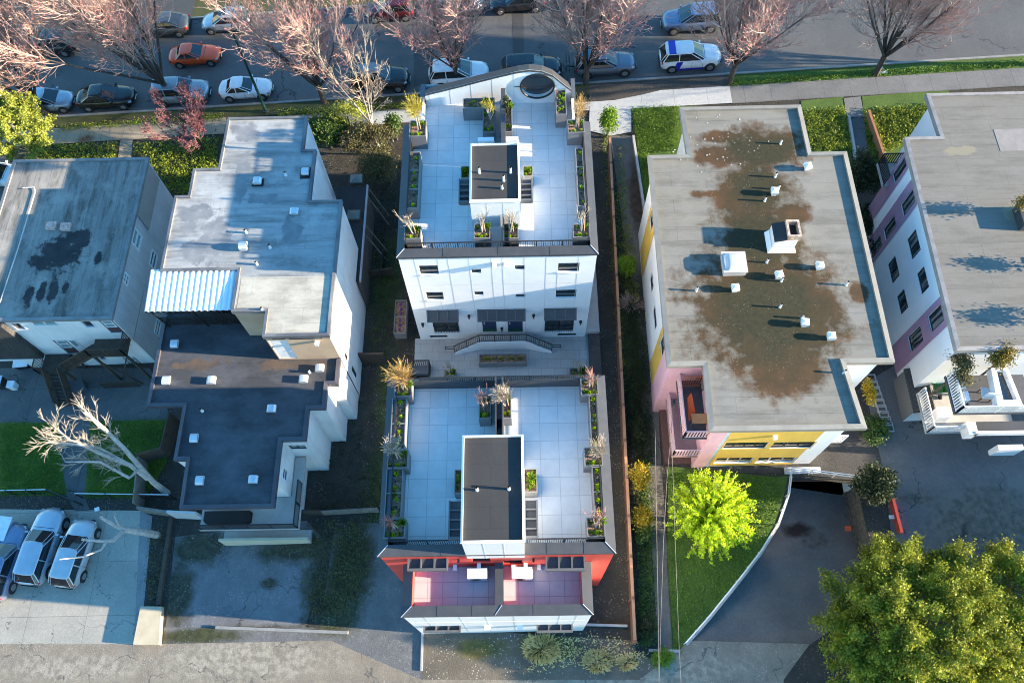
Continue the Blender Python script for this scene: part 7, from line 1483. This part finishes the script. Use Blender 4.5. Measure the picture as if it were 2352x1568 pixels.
# small props
def blockthing(name, px, dims, z0, mat, label, cat, rz=0., group=None, lid=None):
    q = G(*px); r = thing(name, label, cat, (q.x, q.y, q.z), group); c, s = math.cos(rz), math.sin(rz); mb = MB(); X, Y = Vector((c, s, 0)), Vector((-s, c, 0)); o = q + V3(0, 0, z0)
    w, d, h = dims; vs = [o + X * w * sx * f + Y * d * sy * f + V3(0, 0, hz_) for hz_, f in ((0, .42), (h, .5)) for sx, sy in ((-1, -1), (1, -1), (1, 1), (-1, 1))]
    mb.add(vs, [(3,2,1,0), (4,5,6,7), (0,1,5,4), (1,2,6,5), (2,3,7,6), (3,0,4,7)]); mb.build('body', M[mat], r)
    mb = MB(); mb.obox(o + V3(0, 0, h + .02), X * w * .54, Y * d * .54, V3(0, 0, .03)); mb.build('lid', M[lid or mat], r); return r
blockthing('waste_bin', (12, 886), (.6, .6, 1.0), 0, 'black_metal', 'black bin standing by the left yard wall', 'bin', lid='galv'); blockthing('waste_bin', (36, 890), (.45, .45, .6), 0, 'frame_white', 'small white bin beside the black bin in the left yard', 'bin')
blockthing('patio_table', (184, 893), (1.0, .8, .7), 0, 'awning_frame', 'blue-grey square table beside the back stairs', 'table', .5); blockthing('chest', (57, 838), (.9, .7, .5), 0, 'black_metal', 'dark chest with a white lid beside the back stairs', 'chest', .1, lid='frame_white')
blockthing('cabinet', (28, 1222), (.75, 1.35, 1.1), 0, 'galv', 'pale metal cabinet standing on the parking pad, left of the wagon', 'cabinet', -.12, lid='frame_white')
blockthing('cone_base', (2086 - 40, 1188), (.25, .2, .12), 0, 'frame_white', 'scrap of white litter on the rockery above the ramp', 'litter')
mb = MB(); q = G(1947, 1214, -1.05); mb.box(q.x - .16, q.x + .16, q.y - .14, q.y + .14, q.z, q.z + .12); tag(mb.build('orange_block', plain('orange_block', (.62, .10, .03), None, 2, .7)), 'small orange block on the dark wet ramp floor', 'block')
mb = MB(); rg2 = random.Random(5)
for k in range(9): q = G(2022 + rg2.uniform(-10, 14), 163 + rg2.uniform(-6, 6), .08); s = rg2.uniform(.07, .14); mb.obox(q, (s, .02, 0), (-.02, s * .7, .02), (0, 0, .015))
tag(mb.build('litter', M['frame_white']), 'scraps of white paper at the foot of a street tree', 'litter', None, 'stuff')
mb = MB(); c = G(675, 1240)
def drain(px, label):
    q = G(*px); mb = MB()
    for k in range(8): mb.box(q.x - .3 + k * .08, q.x - .27 + k * .08, q.y - .3, q.y + .3, q.z + .02, q.z + .05)
    mb.box(q.x - .34, q.x + .34, q.y - .34, q.y - .3, q.z + .015, q.z + .055); mb.box(q.x - .34, q.x + .34, q.y + .3, q.y + .34, q.z + .015, q.z + .055); return tag(mb.build('drain_grate', M['wood_grey']), label, 'drain')
drain((527, 1238), 'square drain grate in the broken lot beside the cream terrace wall')
for px, l in (((225, 1170), 'white paper scrap beside the left yard gate'),): q = G(*px); mb = MB(); mb.obox(q + V3(0, 0, .1), (.14, .05, .02), (-.03, .1, .03), (0, 0, .06)); tag(mb.build('litter', M['frame_white']), l, 'litter')
mb = MB()
for k in range(10): q = G(1500 + k * 1.6, 1020 + k * 6.5); mb.tube([(q.x + .2 * math.cos(t), q.y + .2 * math.sin(t), q.z + .03) for t in [i * .7 for i in range(10)]], .02, 4, False)
p_ = MB()
for k in range(9):
    q = G(1920 + k * 9, 845 + k * 30) if False else G(2000 + k * 5, 870 + k * 14)
    p_.box(q.x - .28, q.x + .28, q.y - .28, q.y - .22, q.z, q.z + .12); p_.box(q.x - .28, q.x + .28, q.y + .22, q.y + .28, q.z, q.z + .12); p_.box(q.x - .28, q.x - .22, q.y - .22, q.y + .22, q.z, q.z + .12); p_.box(q.x + .22, q.x + .28, q.y - .22, q.y + .22, q.z, q.z + .12)
tag(p_.build('block_edging', M['concrete']), 'row of openwork breeze blocks edging the gravel bed', 'edging')
pw = thing('pipe_railing', 'thin dark railing on the side steps of the annex', 'railing', G(880, 620)); mb = MB(); railing(mb, [G(885, 590), G(880, 640)], 1.0, .15, 1.0); mb.build('rail', M['black_metal'], pw)
# ================================================================ CAMERA, SUN, SKY
cd = bpy.data.cameras.new('camera'); cam = bpy.data.objects.new('camera', cd); COL.objects.link(cam)
cam.matrix_world = Matrix(((R[0][0], -R[0][1], -R[0][2], 0), (R[1][0], -R[1][1], -R[1][2], 0), (R[2][0], -R[2][1], -R[2][2], CAMH), (0, 0, 0, 1)))
cd.sensor_width = 36; cd.lens = 2390 / 3000 * 36; cd.clip_end = 1500; cd.clip_start = .5
S.camera = cam
EL, AZ = math.radians(15.8), math.radians(-5.5)          # sun low on the right, a little towards the viewer
sd = Vector((math.cos(EL) * math.cos(AZ), math.cos(EL) * math.sin(AZ), math.sin(EL)))
sl = bpy.data.lights.new('sun', 'SUN'); sl.energy = 5.0; sl.angle = math.radians(.53); sl.color = (1, .83, .60)
so = bpy.data.objects.new('sun', sl); COL.objects.link(so); so.location = (0, 0, 60)
so.rotation_euler = (-sd).to_track_quat('-Z', 'Y').to_euler()
w = bpy.data.worlds.new('World'); S.world = w; w.use_nodes = True; nt = w.node_tree
sk = nt.nodes.new('ShaderNodeTexSky'); sk.sky_type = 'NISHITA'; sk.sun_disc = False; sk.sun_elevation = EL
sk.sun_rotation = math.pi / 2 - AZ; sk.air_density = 1.6; sk.dust_density = .2; sk.ozone_density = 6
hsv = nt.nodes.new('ShaderNodeHueSaturation'); hsv.inputs['Hue'].default_value = .496; hsv.inputs['Saturation'].default_value = 1.13; hsv.inputs['Value'].default_value = 1.0; nt.links.new(sk.outputs[0], hsv.inputs['Color'])
bg = nt.nodes['Background']; nt.links.new(hsv.outputs[0], bg.inputs[0]); bg.inputs[1].default_value = .128
S.view_settings.view_transform = 'Standard'; S.view_settings.look = 'None'; S.view_settings.gamma = 1; S.view_settings.use_curve_mapping = False
S.view_settings.exposure = 2.15
S.cycles.max_bounces = 5; S.cycles.diffuse_bounces = 3; S.cycles.glossy_bounces = 2; S.cycles.transmission_bounces = 3; S.cycles.transparent_max_bounces = 4
S.cycles.use_denoising = True; S.cycles.filter_width = 1.0
S.cycles.use_adaptive_sampling = True
